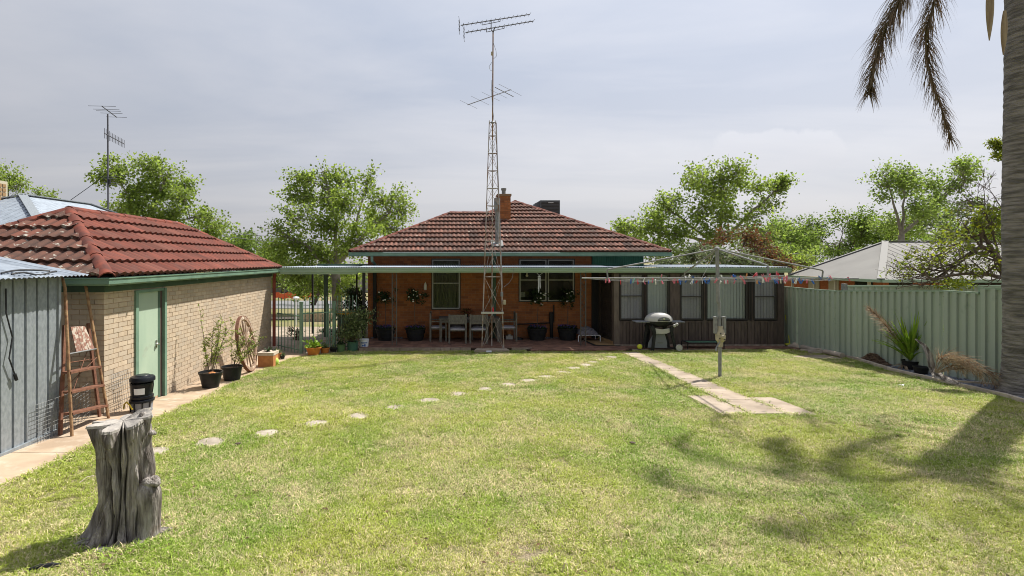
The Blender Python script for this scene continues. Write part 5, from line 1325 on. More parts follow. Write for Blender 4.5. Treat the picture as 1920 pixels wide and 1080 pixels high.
for k, f in enumerate((1.03,1.0,.8,.6,.4,.2,.03)):
    R_.append([cen.lerp(p, f) + Vector((0,0,(.0 if k == 0 else .016) + .006*noise.noise(p.lerp(cen,1-f)*14) )) for p in rim + [rim[0]]])
for row in R_[1:]:
    for p in row: p.z += .004
MB().grid(R_).build('cut_top', M['stumptop'], stump, smooth=True)
def blob(c, r, sc, seed, amp=.3, sub=4):
    bm = bmesh.new(); bmesh.ops.create_icosphere(bm, subdivisions=sub, radius=r)
    for v in bm.verts:
        q = v.co.copy(); v.co *= 1 + amp*noise.noise(q*(2.2/r*.5)+Vector((seed,0,0))) + .12*noise.noise(q*(9/r*.5)); v.co = Vector((v.co.x*sc[0], v.co.y*sc[1], v.co.z*sc[2]))
    mb = MB(); mb.v = [tuple(Vector(c)+v.co) for v in bm.verts]; mb.f = [tuple(v.index for v in f.verts) for f in bm.faces]; bm.free(); return mb
q = sp + Vector((.245,-.03,.40))
pr = []
for k in range(14):
    t = k/13; c = sp + Vector((.215+.03*math.sin(t*3)-.01*t, -.02, -.02+.50*t)); pr.append(c)
MB().tube(pr, [.115,.105,.095,.09,.085,.085,.085,.088,.09,.095,.095,.088,.07,.03], 16).build('side_root', M['stump'], stump, smooth=True)
blob(sp + Vector((.265,-.03,.455)), .062, (1.15,.9,.7), 3).build('burl', M['stump'], stump, smooth=True)
sk = [sp + Vector((.15+.012*math.sin(k), .03, .45+.55*k/9)) for k in range(10)]
MB().tube(sk, [.09,.09,.088,.086,.083,.080,.075,.066,.05,.02], 16).build('splinter', M['stump'], stump, smooth=True)
blob(sp + Vector((.225,.03,Hs-.10)), .028, (1.3,1,.9), 6, sub=3).build('knot', M['stump'], stump, smooth=True)
for k in range(22):
    a = -2.9 + 3.2*random.random(); r = random.uniform(.24,.34)
    if k < 9: blob(sp + Vector((r*math.cos(a), r*math.sin(a)*.8, .01)), random.uniform(.03,.07), (1.3,1,.5), k*3, sub=2).build('root', M['stump'], stump, smooth=True)
cr = MB()
for k in range(420):
    a = random.random()*6.283; q_ = .24 + abs(random.gauss(0,.07)); s_ = random.uniform(.006,.02); x, y = sp.x+q_*1.1*math.cos(a), sp.y+q_*math.sin(a)
    cr.obox((x, y, G(x, y)+.008), (s_*2, s_, s_*.6), Matrix.Rotation(random.random()*3,3,'Z'))
cr.single('wood_crumbs', M['bark'], 'brown wood crumbs and dirt lying around the foot of the stump', 'wood chips', sp, kind='stuff')
# ================================================================== LADDER
lf = gp(135, 820); rf = gp(204, 786)
lad = thing('step_ladder', 'rusty brown metal step ladder standing between shed and garage', 'ladder', lf)
TL, TR = at(121,520,7.35), at(158,520,8.0)
def curve_top(foot, top): return [foot, foot.lerp(top, .5), foot.lerp(top, .93), top + Vector((-.03,0,-.02)), top + Vector((-.08,0,.01))]
MB().tube(curve_top(lf, TL), .021, 8).build('front_stile', M['rust2'], lad, smooth=True); MB().tube(curve_top(rf, TR), .021, 8).build('front_stile', M['rust2'], lad, smooth=True)
rl = gp(123.5, 819) + Vector((-.10,.03,0)); rr_ = gp(192, 783) + Vector((-.04,0,0)); RLt = at(121,610,7.38); RRt = at(165,606,8.02)
MB().bar(rl, RLt, .05, .03).build('rear_stile', M['rust'], lad); MB().bar(rr_, RRt, .05, .03).build('rear_stile', M['rust'], lad)
for (ya, yb_) in ((701,689),(738,724),(778,762)):
    def onst(foot, top, ypx):
        lo_, hi_ = 0, 1
        for _ in range(40):
            m_ = (lo_+hi_)/2; p = foot.lerp(top, m_); y_ = PY + (EYE-p.z)/p.y*FPX
            if y_ > ypx: lo_ = m_
            else: hi_ = m_
        return foot.lerp(top, lo_)
    a, b = onst(lf, TL, ya), onst(rf, TR, yb_)
    d = (b-a).normalized()
    MB().prism([a+Vector((.03,0,.0)), b+Vector((.03,0,0)), b+Vector((-.10,0,.0)), a+Vector((-.10,0,.0))], (0,0,.028)).build('step', M['rust'], lad)
a, b = onst(lf, TL, 664), onst(rf, TR, 654); MB().tube([a,b], .012, 6).build('rung', M['galvp'], lad)
for k in range(3):
    u0, u1 = .12+k*.25, .12+(k+1)*.25-.012
    A_ = at(131,613,7.45); B_ = at(158,611,7.9); C_ = at(177,655,7.95); D_ = at(142,662,7.5)
    def bil(u, v): return A_.lerp(B_, u).lerp(D_.lerp(C_, u), v)
    u0, u1 = k/3+.01, (k+1)/3-.01
    MB().prism([bil(u0,0), bil(u1,0), bil(u1,1), bil(u0,1)], (.02,-.012,0)).build('board', M['rustboard'], lad)
MB().tube([onst(lf,TL,680), rr_.lerp(RRt,.62)], .006, 4).tube([onst(rf,TR,668), rl.lerp(RLt,.4)], .006, 4).tube([onst(lf,TL,748), rr_.lerp(RRt,.8)], .006, 4).build('brace', M['rust'], lad)
# wire mesh panels behind the ladder
def mesh_panel(p, ux, uz, nx, nz, c, label):
    p = Vector(p); ux = Vector(ux); uz = Vector(uz); mb = MB()
    for i in range(nx+1): mb.tube([p+ux*i*c, p+ux*i*c+uz*nz*c], .0026, 4, False)
    for j in range(nz+1): mb.tube([p+uz*j*c, p+uz*j*c+ux*nx*c], .0026, 4, False)
    return mb.single('wire_mesh', M['galvp'], label, 'wire mesh', p, kind='stuff')
mesh_panel((-5.30,6.75,.27), (0,1,.0), (-.06,0,1), 13, 10, .05, 'rusty welded wire mesh panel leaning on the ribbed shed wall')
mesh_panel((-5.26,8.25,.22), (0,1,0), (-.10,0,1), 9, 11, .055, 'welded wire mesh panel leaning on the garage wall behind the ladder')
mesh_panel((-5.36,7.5,.24), (-.3,.95,0), (-.05,0,1), 13, 9, .055, 'bent wire mesh lying in the gap between shed and garage')
# ================================================================== BUCKET STACK
bk = gp(266, 772)
tw = thing('bucket_tower', 'black lidded bucket tower with torn label beside the garage door', 'bucket', bk)
def pl2(c, prof, m, name, parent=tw, **k): return MB().lathe(c, prof, 24).build(name, m, parent, smooth=True)
pl2(bk, [(.145,0),(.155,.02),(.155,.04),(.15,.05),(.165,.17)], M['grey_m'], 'base')
pl2(bk, [(.17,.17),(.185,.18),(.185,.21),(.165,.215)], M['tower_blk'], 'rim')
MB().lathe(bk, [(.155,.215),(.16,.22),(.172,.24),(.172,.27),(.155,.275),(.155,.29),(.165,.44),(.172,.45),(.172,.475),(.16,.475),(.15,.30),(.12,.28)], 24, cap=False).build('bucket', M['tower_blk'], tw, smooth=True)
pl2(bk+Vector((.01,0,0)), [(.175,.50),(.185,.505),(.185,.55),(.17,.575),(.12,.58),(.10,.60),(.05,.60)], M['tower_blk'], 'lid')
for k in range(5):
    a = .5+k*1.25; MB().bar(bk+Vector((.14*math.cos(a),.14*math.sin(a),.46)), bk+Vector((.14*math.cos(a),.14*math.sin(a),.51)), .02, .02).build('clip', M['black'], tw)
rows = []
for zz in (.31,.41):
    rows.append([bk + Vector(((.160+.065*(zz-.29)+.003)*math.cos(a), (.160+.065*(zz-.29)+.003)*math.sin(a), zz)) for a in [-1.75+.95*k/8 for k in range(9)]])
MB().grid(rows).build('label_sticker', M['whitep'], tw)
MB().tube([bk+Vector((.185,-.02,.52)),bk+Vector((.205,-.03,.46)),bk+Vector((.195,-.03,.38)),bk+Vector((.19,-.04,.33))], .009, 6).build('strap', M['black'], tw)
for k in range(4):
    a=-2.4+k*.7; MB().bar(bk+Vector((.158*math.cos(a),.158*math.sin(a),.02)), bk+Vector((.172*math.cos(a),.172*math.sin(a),.17)), .025,.012).build('base_rib', M['black'], tw)
MB().tube([bk+Vector((-.26,-.05,.06)),bk+Vector((-.235,-.08,.14)),bk+Vector((-.17,-.13,.19)),bk+Vector((-.08,-.19,.16)),bk+Vector((-.02,-.22,.10))], .012, 8).single('yellow_hose', M['rubber'], 'short curved yellow hose by the black bucket', 'hose', bk, smooth=True)

# ================================================================== WAGON WHEEL
wb = gp(474, 697); WXc = -4.78; WYc = wb.y + .02; wz = G(WXc, WYc) + .02; WR = .66
whl = thing('wagon_wheel', 'old timber wagon wheel leaning near the garage wall', 'wagon wheel', (WXc, WYc, wz))
tiltR = Matrix.Rotation(math.radians(-11), 3, 'Y') @ Matrix.Rotation(math.radians(6), 3, 'Z')
def wp(a, r, off=0): return Vector((WXc, WYc, wz + .0)) + Vector((0,0,WR*math.cos(math.radians(11)))) + tiltR @ Vector((off, r*math.cos(a), r*math.sin(a)))
for k in range(7):
    a0, a1 = 2*math.pi*k/7+.012, 2*math.pi*(k+1)/7-.012; rows = []
    for i in range(11):
        a = a0+(a1-a0)*i/10; rows.append([wp(a,WR-.085,-.032),wp(a,WR-.085,.032),wp(a,WR-.01,.035),wp(a,WR-.01,-.035),wp(a,WR-.085,-.032)])
    MB().grid(rows).add(rows[0][:4],[(0,1,2,3)]).add(rows[-1][:4],[(3,2,1,0)]).build('rim_section', M['wheelwood'], whl)
rows = [[wp(2*math.pi*i/48,WR-.009,-.037),wp(2*math.pi*i/48,WR-.009,.037),wp(2*math.pi*i/48,WR+.006,.037),wp(2*math.pi*i/48,WR+.006,-.037),wp(2*math.pi*i/48,WR-.009,-.037)] for i in range(49)]
MB().grid(rows).build('iron_tyre', M['rust'], whl)
for k in range(14):
    a = 2*math.pi*(k+.5)/14; MB().tube([wp(a,.08), wp(a,.3), wp(a,WR-.08)], [.03,.022,.019], 7).build('spoke', M['wheelwood'], whl, smooth=True)
Rh = tiltR @ Matrix.Rotation(math.radians(90),3,'Y')
MB().lathe(wp(0,0), [(.05,-.16),(.075,-.15),(.085,-.06),(.115,-.04),(.115,.04),(.085,.06),(.075,.15),(.05,.16)], 18, R=Rh).build('hub', M['wheelwood'], whl, smooth=True)

# ================================================================== LEAF TOOLS
def leaf_arrays(C, size, elong=1.0, up=.35, seed=0):
    r = np.random.default_rng(seed); C = np.asarray(C, dtype=np.float64); n = len(C)
    N_ = r.normal(size=(n,3)); N_[:,2] += up*2; N_ /= np.linalg.norm(N_,axis=1)[:,None]
    T = r.normal(size=(n,3)); T -= N_*np.sum(T*N_,1)[:,None]; T /= np.linalg.norm(T,axis=1)[:,None]; B = np.cross(N_,T)
    s = size*r.uniform(.65,1.25,n)[:,None]
    tip = C + T*s*elong*.5; tail = C - T*s*elong*.5; l = C + B*s*.42 + N_*s*.12; rr = C - B*s*.42 + N_*s*.12
    V = np.stack([tail,l,tip,rr],1).reshape(-1,3); i = np.arange(n)*4
    F = np.concatenate([np.stack([i,i+1,i+2],1),np.stack([i,i+2,i+3],1)],0)
    return V, F
def leaves(name, C, size, m, parent, elong=1.0, up=.35, seed=0, kind='stuff'):
    V, F = leaf_arrays(C, size, elong, up, seed); o = link_mesh(name, np_mesh(name, V, F, m, wloc(parent)), parent); return tag(o, kind=kind)
def bez(a, b, c, n): return [a*(1-t)**2 + b*2*t*(1-t) + c*t*t for t in [k/n for k in range(n+1)]]
def clump_tree(name, label, cat, Y, basepx, forkpx, clumps, leafsize, m_leaf, m_bark, trunk_r, per=900, group=None, seed=1, twigs=26, twr=.012, depth=.75, extra_trunks=(), gap=.22, baseY=None, basez=None, elong=1.0, jit=.35):
    rs = random.Random(seed); r = np.random.default_rng(seed)
    b = at(basepx, 600, Y); b.z = G(b.x, Y) if basez is None else basez
    o = thing(name, label, cat, b, group)
    f = at(forkpx[0], forkpx[1], Y)
    tr = bez(b - Vector((0,0,.1)), b.lerp(f,.5)+Vector((.1,0,0)), f, 8)
    MB().tube(tr, [trunk_r*(1-.35*k/8) for k in range(9)], 10).build('trunk', m_bark, o, smooth=True)
    bm = MB(); C = []
    s = Y/FPX
    cen_ = []
    for cl in clumps:
        rx = cl[2]*s*1.08; c = Vector(((cl[0]-PX)*s, Y + rs.uniform(-1,1)*depth*rx*1.3, EYE-(cl[1]-PY)*s)); cen_.append(c)
    order = sorted(range(len(clumps)), key=lambda i: math.atan2(cen_[i].z-f.z, cen_[i].x-f.x)); nb_ = min(5, max(2, len(clumps)//4))
    groups = [order[i*len(order)//nb_:(i+1)*len(order)//nb_] for i in range(nb_)]; boughs = []
    for g_ in groups:
        far_ = max(g_, key=lambda i: (cen_[i]-f).length); c = cen_[far_]; d_ = c - f
        m_ = f.lerp(c, .45) + Vector((rs.uniform(-.12,.12)*d_.length, rs.uniform(-.1,.1)*d_.length, rs.uniform(.02,.12)*d_.length)); L_ = bez(f, m_, c, 14)
        L_ = [p_ + Vector((noise.noise(p_*.9), 0, noise.noise(p_*.9+Vector((9,0,0)))))*.22*min(k_/4,1) for k_, p_ in enumerate(L_)]
        bm.tube(L_, [max(twr, trunk_r*.40*(1-.9*k/14)) for k in range(15)], 7, False); boughs.append((far_, L_))
    for ci, cl in enumerate(clumps):
        rx_, ry_ = cl[2]*1.08, cl[3]*1.08
        dens = cl[4] if len(cl) > 4 else 1.0
        rx, ry = rx_*s, ry_*s; c = cen_[ci]
        own = [L_ for i_, L_ in boughs if i_ == ci]
        if own: limb = own[0][4:]
        else:
            st_ = min((p_ for _, L_ in boughs for p_ in L_[2:12]), key=lambda p_: (p_-c).length + .6*max(0, p_.z-c.z+.3*ry)); m_ = st_.lerp(c,.5) + Vector((rs.uniform(-.2,.2)*rx, 0, rs.uniform(-.05,.25)*ry)); limb = bez(st_, m_, c, 10)
            bm.tube(limb, [max(twr, trunk_r*.13*(1-.8*k/10)) for k in range(11)], 5, False)
        ntw = int(twigs*max(.4,dens)); vol_n = int(per*1.5*dens*(rx*ry)/(1.2*1.2)); leafs_ = leafsize*.76
        pts = []
        pts = []
        for k in range(ntw):
            # point in ellipsoid, biased outward
            v = Vector((rs.gauss(0,1), rs.gauss(0,1), rs.gauss(0,1))); v.normalize(); rad = rs.random()**.42*1.1
            e = c + Vector((v.x*rx*rad, v.y*rx*depth*rad, v.z*ry*rad)); st = limb[rs.randint(5,10)]
            m2 = st.lerp(e,.5) + Vector((0,0,rs.uniform(-.05,.2)*ry)); tw_ = bez(st, m2, e, 5)
            bm.tube(tw_, [twr*1.5*(1-.75*q/5) for q in range(6)], 4, False)
            pts.append(tw_)
        nper = max(6, vol_n // ntw)
        for tw_ in pts:
            if rs.random() < gap*.4: continue
            sub = max(2, nper//9)
            for q in range(sub):
                t = rs.uniform(.45,1.05)*5; i = min(int(t),4); p = tw_[i].lerp(tw_[i+1], t-i)
                cc = np.array(p) + r.normal(size=3)*jit*.34*min(rx,ry)
                C.append(cc + r.normal(size=(9,3))*leafs_*1.2)
    C = np.vstack(C)
    bm.build('branches', m_bark, o, smooth=True, kind='stuff')
    leaves('crown', C, leafs_, m_leaf, o, elong, .3, seed)
    return o
T = clump_tree
# left plane tree behind the garage
T('plane_tree', 'round bright green tree behind the red garage roof and antenna pole', 'tree', 34, 268, (266,430),
  [(225,320,38,26),(275,312,32,24),(320,325,30,24),(250,350,40,30),(300,358,45,30),(350,368,26,26),(205,340,24,16,.7),(215,395,36,22),(270,395,45,30),(330,405,40,30),(345,345,20,16,.7),(400,408,34,22,.8),(385,440,50,30),(300,430,60,30)], .24, M['plane'], M['twigpale'], .28, per=760, seed=3, twigs=30)
# plane tree left of the house
T('plane_tree', 'large spreading green tree left of the house behind the carport', 'tree', 31, 632, (628,500),
  [(560,335,36,26),(600,322,30,22),(640,335,26,34,.8),(688,335,26,26,.9),(545,365,36,24),(600,372,42,30),(655,385,40,32),(715,375,26,24,.9),(745,365,28,24,.9),(755,395,24,24,.8),(700,410,45,30),(570,410,44,26,.8),(620,430,55,30),(520,432,26,16,.8),(540,460,50,26),(600,470,60,30),(680,455,55,30),(740,430,30,24,.8),(560,510,60,28),(640,520,60,28,.9),(520,490,40,24),(600,540,36,16,.6),(560,545,26,14,.6),(655,550,28,18,.8)], .21, M['plane'], M['twigpale'], .36, per=900, seed=5, twigs=30)
# right plane tree behind the sunroom
T('plane_tree', 'tall green tree behind the flat sunroom roof with one arm reaching right', 'tree', 38, 1345, (1345,460),
  [(1345,318,26,24),(1320,330,28,26),(1375,325,26,26),(1395,345,26,22,.8),(1290,345,28,28,.9),(1330,360,34,30),(1375,370,30,30,.9),(1415,350,24,14,.8),(1460,345,22,20,.8),(1478,338,14,9,.8),(1440,378,24,24,.8),(1265,375,30,22,.8),(1235,380,24,18,.6),(1245,405,36,26),(1295,400,38,32),(1350,405,36,28,.9),(1400,410,30,26,.7),(1215,425,36,24),(1180,430,28,18,.8),(1165,425,14,14,.8),(1260,440,50,26),(1330,445,50,26,.9),(1420,435,30,20,.7),(1200,455,44,20),(1270,480,60,20),(1230,470,30,22)], .25, M['plane'], M['twigpale'], .36, per=560, seed=8, twigs=30)
# right far plane tree behind the white roof
T('plane_tree', 'wind blown green tree rising behind the white roof next door', 'tree', 46, 1690, (1690,440),
  [(1655,325,28,22,.8),(1690,322,28,20,.9),(1720,330,30,22,.8),(1650,350,26,22,.6),(1695,355,36,26,.9),(1745,345,30,24,.8),(1790,320,34,22,.9),(1815,335,26,22,.8),(1780,355,34,24,.8),(1825,310,16,14,.7),(1640,372,22,12,.5),(1740,380,36,22,.8),(1690,390,40,26,.9),(1760,400,44,24,.8),(1700,420,50,26),(1800,385,30,20,.7)], .27, M['plane2'], M['twigpale'], .36, per=400, seed=11, twigs=28)
# tree at far left edge
T('plane_tree', 'green tree at the far left behind the cream roof cooler', 'tree', 46, 8, (8,420),
  [(-20,325,34,24),(15,328,24,18),(28,348,22,16,.8),(5,355,30,22),(-30,370,40,30),(-50,330,40,30)], .26, M['plane'], M['twigpale'], .3, per=480, seed=12)
T('small_tree', 'little green treetop showing over the blue grey roof at left', 'tree', 48, 84, (84,400), [(78,362,12,8,.9),(93,366,10,7,.8),(85,375,18,8,.8)], .24, M['plane'], M['twigpale'], .12, per=700, seed=14, twigs=12)
# bushy trees far behind
far = [
 ('pale green tree mass low between garage roof and the large tree', 50, 470, [(395,462,30,14),(440,462,40,18),(490,466,40,18),(465,450,30,12),(520,478,40,18)], 'bushleaf', 27),
 ('broad green tree band above the clothesline arms at right', 64, 1450, [(1380,450,50,22),(1450,445,50,22),(1520,440,50,22),(1590,450,50,22),(1420,475,60,20),(1500,470,60,20),(1560,475,60,20)], 'fargreen', 28),
 ('green tree filling behind the gnarled fruit tree', 60, 1850, [(1760,440,50,24),(1830,440,50,24),(1890,445,44,24),(1800,460,60,20),(1870,470,50,20)], 'plane2', 29),
 ('dense green tree just right of the garage roof end', 52, 455, [(440,440,34,12),(480,455,40,16),(420,455,34,14),(500,470,34,16),(455,475,60,20),(520,490,40,18)], 'fargreen', 20),
 ('bushy green tree between the clothesline and the white roof', 56, 1480, [(1445,430,34,22),(1480,428,34,20),(1430,455,40,26),(1500,450,44,30),(1460,480,60,22),(1520,480,44,22)], 'plane2', 21),
 ('round dark green tree left of the wind blown tree', 60, 1575, [(1535,420,30,20),(1570,410,36,18),(1605,412,34,20),(1550,445,44,26),(1600,445,44,28),(1580,478,60,24)], 'bushleaf', 22),
 ('dark green tree behind the wind blown tree and right ridge', 62, 1790, [(1790,395,40,22),(1820,388,26,16),(1770,420,46,26),(1830,420,40,28),(1870,430,40,26),(1810,450,60,24)], 'fargreen', 23),
 ('bushy green tree behind the ridge of the white roof', 58, 1665, [(1640,420,34,22),(1680,430,40,22),(1650,450,50,24),(1720,445,46,22)], 'bushleaf', 24),
 ('low green tree behind the right house eave', 42, 1205, [(1180,450,30,18),(1220,462,36,20),(1190,480,40,18)], 'plane2', 25),
 ('green tree low behind the carport and street', 60, 530, [(480,500,50,26),(560,500,60,26),(640,500,50,26),(520,528,60,14),(610,525,60,14)], 'fargreen', 26),
]
for (lab, Y, bx_, cl, mk, sd_) in far:
    T('bushy_tree', lab, 'tree', Y, bx_, (bx_, 500), cl, .32, M[mk], M['twig'], .2, per=230, seed=sd_, group='bushy trees in the distance', twigs=16, gap=0)
# red-leaved and grey-leaved shrubs behind the sunroom
T('red_shrub', 'bronze red leaved shrub behind the sunroom roof right of the clothesline pole', 'shrub', 26, 1400, (1400,500),
  [(1350,445,24,16,.7),(1395,440,28,16),(1425,455,24,16),(1450,480,26,20),(1400,470,36,22),(1310,462,24,12,.6),(1470,495,24,14),(1370,485,40,16)], .13, M['redleaf'], M['twig'], .08, per=900, seed=31, twigs=26)
T('grey_shrub', 'feathery grey green shrub behind the sunroom roof left of the clothesline pole', 'shrub', 24, 1310, (1310,510),
  [(1285,480,34,20),(1330,478,40,20),(1375,488,30,16),(1260,495,30,12),(1340,500,60,14),(1420,500,30,12)], .12, M['greyleaf'], M['twig'], .07, per=1100, seed=32, elong=2.2, twigs=26)
T('yellow_green_shrub', 'yellow green shrub behind the right end of the sunroom roof', 'shrub', 27, 1450, (1450,500), [(1440,470,30,20),(1475,480,30,22),(1450,500,40,16),(1500,495,24,18)], .14, M['plane'], M['twig'], .07, per=800, seed=33)
# hedge left of the house
T('dark_hedge', 'tall dark green conifer against the left corner of the house', 'shrub', 20.5, 668, (668,580), [(665,560,20,28),(680,585,16,36),(655,590,18,30),(672,620,20,26),(660,545,14,14,.6)], .10, M['darkleaf'], M['twig'], .06, per=2600, seed=34, gap=0)
T('green_shrub', 'green shrub beyond the picket gate in front of the carport post', 'shrub', 20.8, 598, (620,600), [(610,628,14,12),(625,632,12,12),(640,625,12,14)], .08, M['darkleaf'], M['twig'], .04, per=3000, seed=35, basez=-.3)
T('small_shrub', 'small leafy shrub just behind the left picket panel', 'shrub', 18.2, 556, (556,620), [(548,620,8,10,.8),(558,630,10,10,.8),(553,640,10,10,.8)], .07, M['redleaf'], M['twig'], .02, per=3000, seed=36, basez=-.2, twigs=12)
T('green_tree', 'low leafy tree branch above the street seen through the picket fence', 'tree', 40, 585, (600,540), [(540,535,30,14,.8),(570,545,24,12,.7),(610,540,24,14,.7),(650,530,26,16,.8)], .2, M['plane2'], M['twig'], .2, per=500, seed=37)
# sprig behind the palm
T('conifer', 'green conifer sprig poking out left of the palm trunk', 'tree', 14, 1925, (1925,300), [(1870,266,13,3),(1878,276,16,4),(1890,288,18,4),(1872,295,14,3,.8),(1915,270,24,8),(1925,300,26,10)], .05, M['citrus'], M['twig'], .03, per=1500, seed=38, elong=2.6, jit=.2)
# gnarled citrus over the fence
def gnarly():
    Y = 13.6; rs = random.Random(5)
    b = Vector((at(1888,545,Y).x, Y, G(13,Y)))
    o = thing('gnarled_fruit_tree', 'sparse gnarled tree with bare dark branches leaning over the right fence', 'tree', b)
    bm = MB(); C = []
    def br(p, d, r, L_, lv):
        pts = [p.copy()]; n = 7
        for k in range(n):
            d = (d + Vector((rs.uniform(-.28,.28), rs.uniform(-.28,.28), rs.uniform(-.22,.22)))).normalized(); p = p + d*L_/n; pts.append(p.copy())
            if lv < 3 and k > 1 and rs.random() < (.75 if lv else .9):
                ax = Vector((rs.uniform(-1,1), rs.uniform(-.8,.8), rs.uniform(-.3,1))).normalized(); br(p.copy(), (d*.75 + ax*.8).normalized(), r*.55*(1-k/n*.4), L_*rs.uniform(.4,.62), lv+1)
            if lv >= 2 and rs.random() < .05 and 2.2 < p.z < 4.0: C.append(np.array(p) + rng.normal(size=(5,3))*.06)
        bm.tube(pts, [max(.004, r*(1-.6*k/n)) for k in range(n+1)], 6, False)
    def limb(pxs, r):
        pts = [at(x,y,Y+dy) for x,y,dy in pxs]; bm.tube(pts, [r*(1-.6*k/(len(pts)-1)) for k in range(len(pts))], 8, False)
        for i, p in enumerate(pts[1:], 1):
            d = (pts[i]-pts[i-1]).normalized()
            for q in range(3):
                ax = Vector((rs.uniform(-1,.5), rs.uniform(-.8,.8), rs.uniform(-.5,1))).normalized(); br(p.copy(), (d*.6+ax).normalized(), r*.35, rs.uniform(.5,.95), 1)
    limb([(1892,545,0),(1884,520,0),(1876,490,.0),(1860,470,.1),(1840,462,.1),(1815,478,.1),(1795,495,.2),(1775,508,.2)], .085)
    limb([(1886,522,0),(1850,514,-.1),(1810,513,-.2),(1780,517,-.2),(1752,525,-.3),(1735,515,-.3)], .05)
    limb([(1864,472,0),(1850,450,.1),(1838,440,.2),(1810,448,.3),(1788,460,.3),(1760,478,.3),(1745,500,.2)], .04)
    limb([(1876,492,0),(1868,460,.2),(1858,430,.3),(1850,405,.3),(1846,385,.3)], .03)
    limb([(1886,500,0),(1880,460,.2),(1884,420,.3),(1880,395,.3)], .04)
    for (cx_, cy_, rx, ry, n) in ((1785,450,45,14,12),(1840,430,34,18,14),(1875,415,14,24,14),(1870,470,14,20,4),(1790,532,36,7,60),(1760,470,26,14,8),(1868,395,14,10,10)):
        for _ in range(n): C.append(np.array(at(cx_+rs.gauss(0,.5)*rx, cy_+rs.gauss(0,.5)*ry, Y+rs.uniform(-.7,.7))) + rng.normal(size=(5,3))*.06)
    bm.tube([b - Vector((0,0,.1)), at(1892,545,Y)], .11, 8)
    bm.build('trunk', M['twig'], o, smooth=True, kind='stuff'); leaves('crown', np.vstack(C), .066, M['citrus'], o, 1.3, .4, 3)
gnarly()

# ================================================================== POT PLANTS
def ring_pot(parent, c, r0, r1, h, m, rim=.02, seg=22, name='pot', sm=True):
    return MB().lathe(c, [(r0,0),(r0+(r1-r0)*.5,h*.5),(r1-.006,h-rim*1.4),(r1+rim*.5,h-rim*1.3),(r1+rim*.6,h),(r1-.012,h),(r1-.02,h-.05),(.001,h-.05)], seg, cap=False).build(name, m, parent, smooth=sm)
def soil_disc(parent, c, r, z): MB().lathe(c, [(r,z),(r*.6,z+.012),(.001,z+.015)], 16, cap=False).build('soil', M['soil'], parent)
# big black pots by the garage with feathery shrubs
def feather(pos, label, r0, r1, h, stems, seed):
    o = thing('potted_shrub', label, 'potted plant', pos, 'large black pots along the garage wall'); rs = random.Random(seed)
    ring_pot(o, pos, r0, r1, h, M['black'], .022); soil_disc(o, pos, r1-.02, h-.05)
    bm = MB(); C = []
    for (dx_, dy_, ht, spread) in stems:
        b = pos + Vector((dx_*.15, dy_*.15, h-.06)); tpt = pos + Vector((dx_*1.35, dy_*1.35, h+ht*1.05)); m_ = b.lerp(tpt,.5) + Vector((rs.uniform(-.05,.05),rs.uniform(-.05,.05),.05)); L_ = bez(b, m_, tpt, 12)
        bm.tube(L_, [.009*(1-.7*k/12) for k in range(13)], 5, False)
        for k in range(3, 13):
            for q in range(2 if spread > .05 else 1):
                e = L_[k] + Vector((rs.gauss(0,1), rs.gauss(0,1), abs(rs.gauss(0,.7)))).normalized()*spread*rs.uniform(.6,1.7)*(1.15-.4*k/12); bm.tube([L_[k], e], .003, 4, False)
                for s_ in range(4): C.append(np.array(L_[k].lerp(e, (s_+1)/6 if spread > .05 else rs.random())) + rng.normal(size=3)*.014)
    bm.build('stems', M['twig'], o, kind='stuff'); leaves('foliage', C, .029, M['finleaf'], o, 2.6, .2, seed)
p1_ = gp(395, 727); p2_ = gp(435, 713)
feather(p1_, 'large black pot with feathery green shrub nearest the garage door', .155, .225, .33, [(-.17,.0,1.28,.03),(.02,.05,.85,.16),(.16,-.05,.70,.18),(.08,.1,.95,.16),(-.08,-.06,.55,.14),(.22,.05,.8,.17),(.12,.12,1.0,.14)], 41)
MB().box((0,0,0),(.001,.001,.001)) ; blob(p1_ + Vector((.05,-.06,.31)), .05, (1.4,1,.6), 4, sub=2).single('rock', M['terra'], 'small pinkish stone lying in the nearest black pot', 'stone', p1_ + Vector((.05,-.06,.31)))
feather(p2_, 'second large black pot with thin green shrub before the wagon wheel', .165, .215, .31, [(.0,.0,.95,.10),(.28,.1,.66,.20),(.42,.12,.55,.2),(.15,.1,.5,.14),(.36,-.02,.42,.18),(.1,.05,.75,.12)], 42)
# square planter with spiky plant
q = gp(503, 687)
bxp = thing('planter_box', 'rusty square planter with dark spiky plants beside the wagon wheel', 'planter', q)
MB().prism([q+Vector((-.19,-.19,0)),q+Vector((.19,-.19,0)),q+Vector((.19,.19,0)),q+Vector((-.19,.19,0))],(0,0,.30)).build('box', M['terra'], bxp)
MB().prism([q+Vector((-.20,-.20,.302)),q+Vector((.20,-.20,.302)),q+Vector((.20,.20,.302)),q+Vector((-.20,.20,.302))],(0,0,.075)).build('rim', M['whitep'] if False else M['kerb'], bxp)
def spiky(parent, c, n, L_, w, m, up=.8, seed=1, name='leaf', droop=.25):
    rs = random.Random(seed)
    for k in range(n):
        a = rs.random()*6.28; d = Vector((math.cos(a), math.sin(a), up*rs.uniform(.5,2.2))).normalized(); side = d.cross(Vector((0,0,1))).normalized(); l = L_*rs.uniform(.6,1.1); p = Vector(c); A2=[];B2=[]
        for s_ in range(6):
            t = s_/5; ww = w*math.sin(math.pi*min(.97,.25+.75*t))+.001; A2.append(p+side*ww); B2.append(p-side*ww); p = p + d*l/5; d = (d+Vector((0,0,-droop*.5))).normalized()
        MB().grid([A2,[ (x+y)/2 - Vector((0,0,w*.3)) for x,y in zip(A2,B2)],B2]).build(name, m, parent)
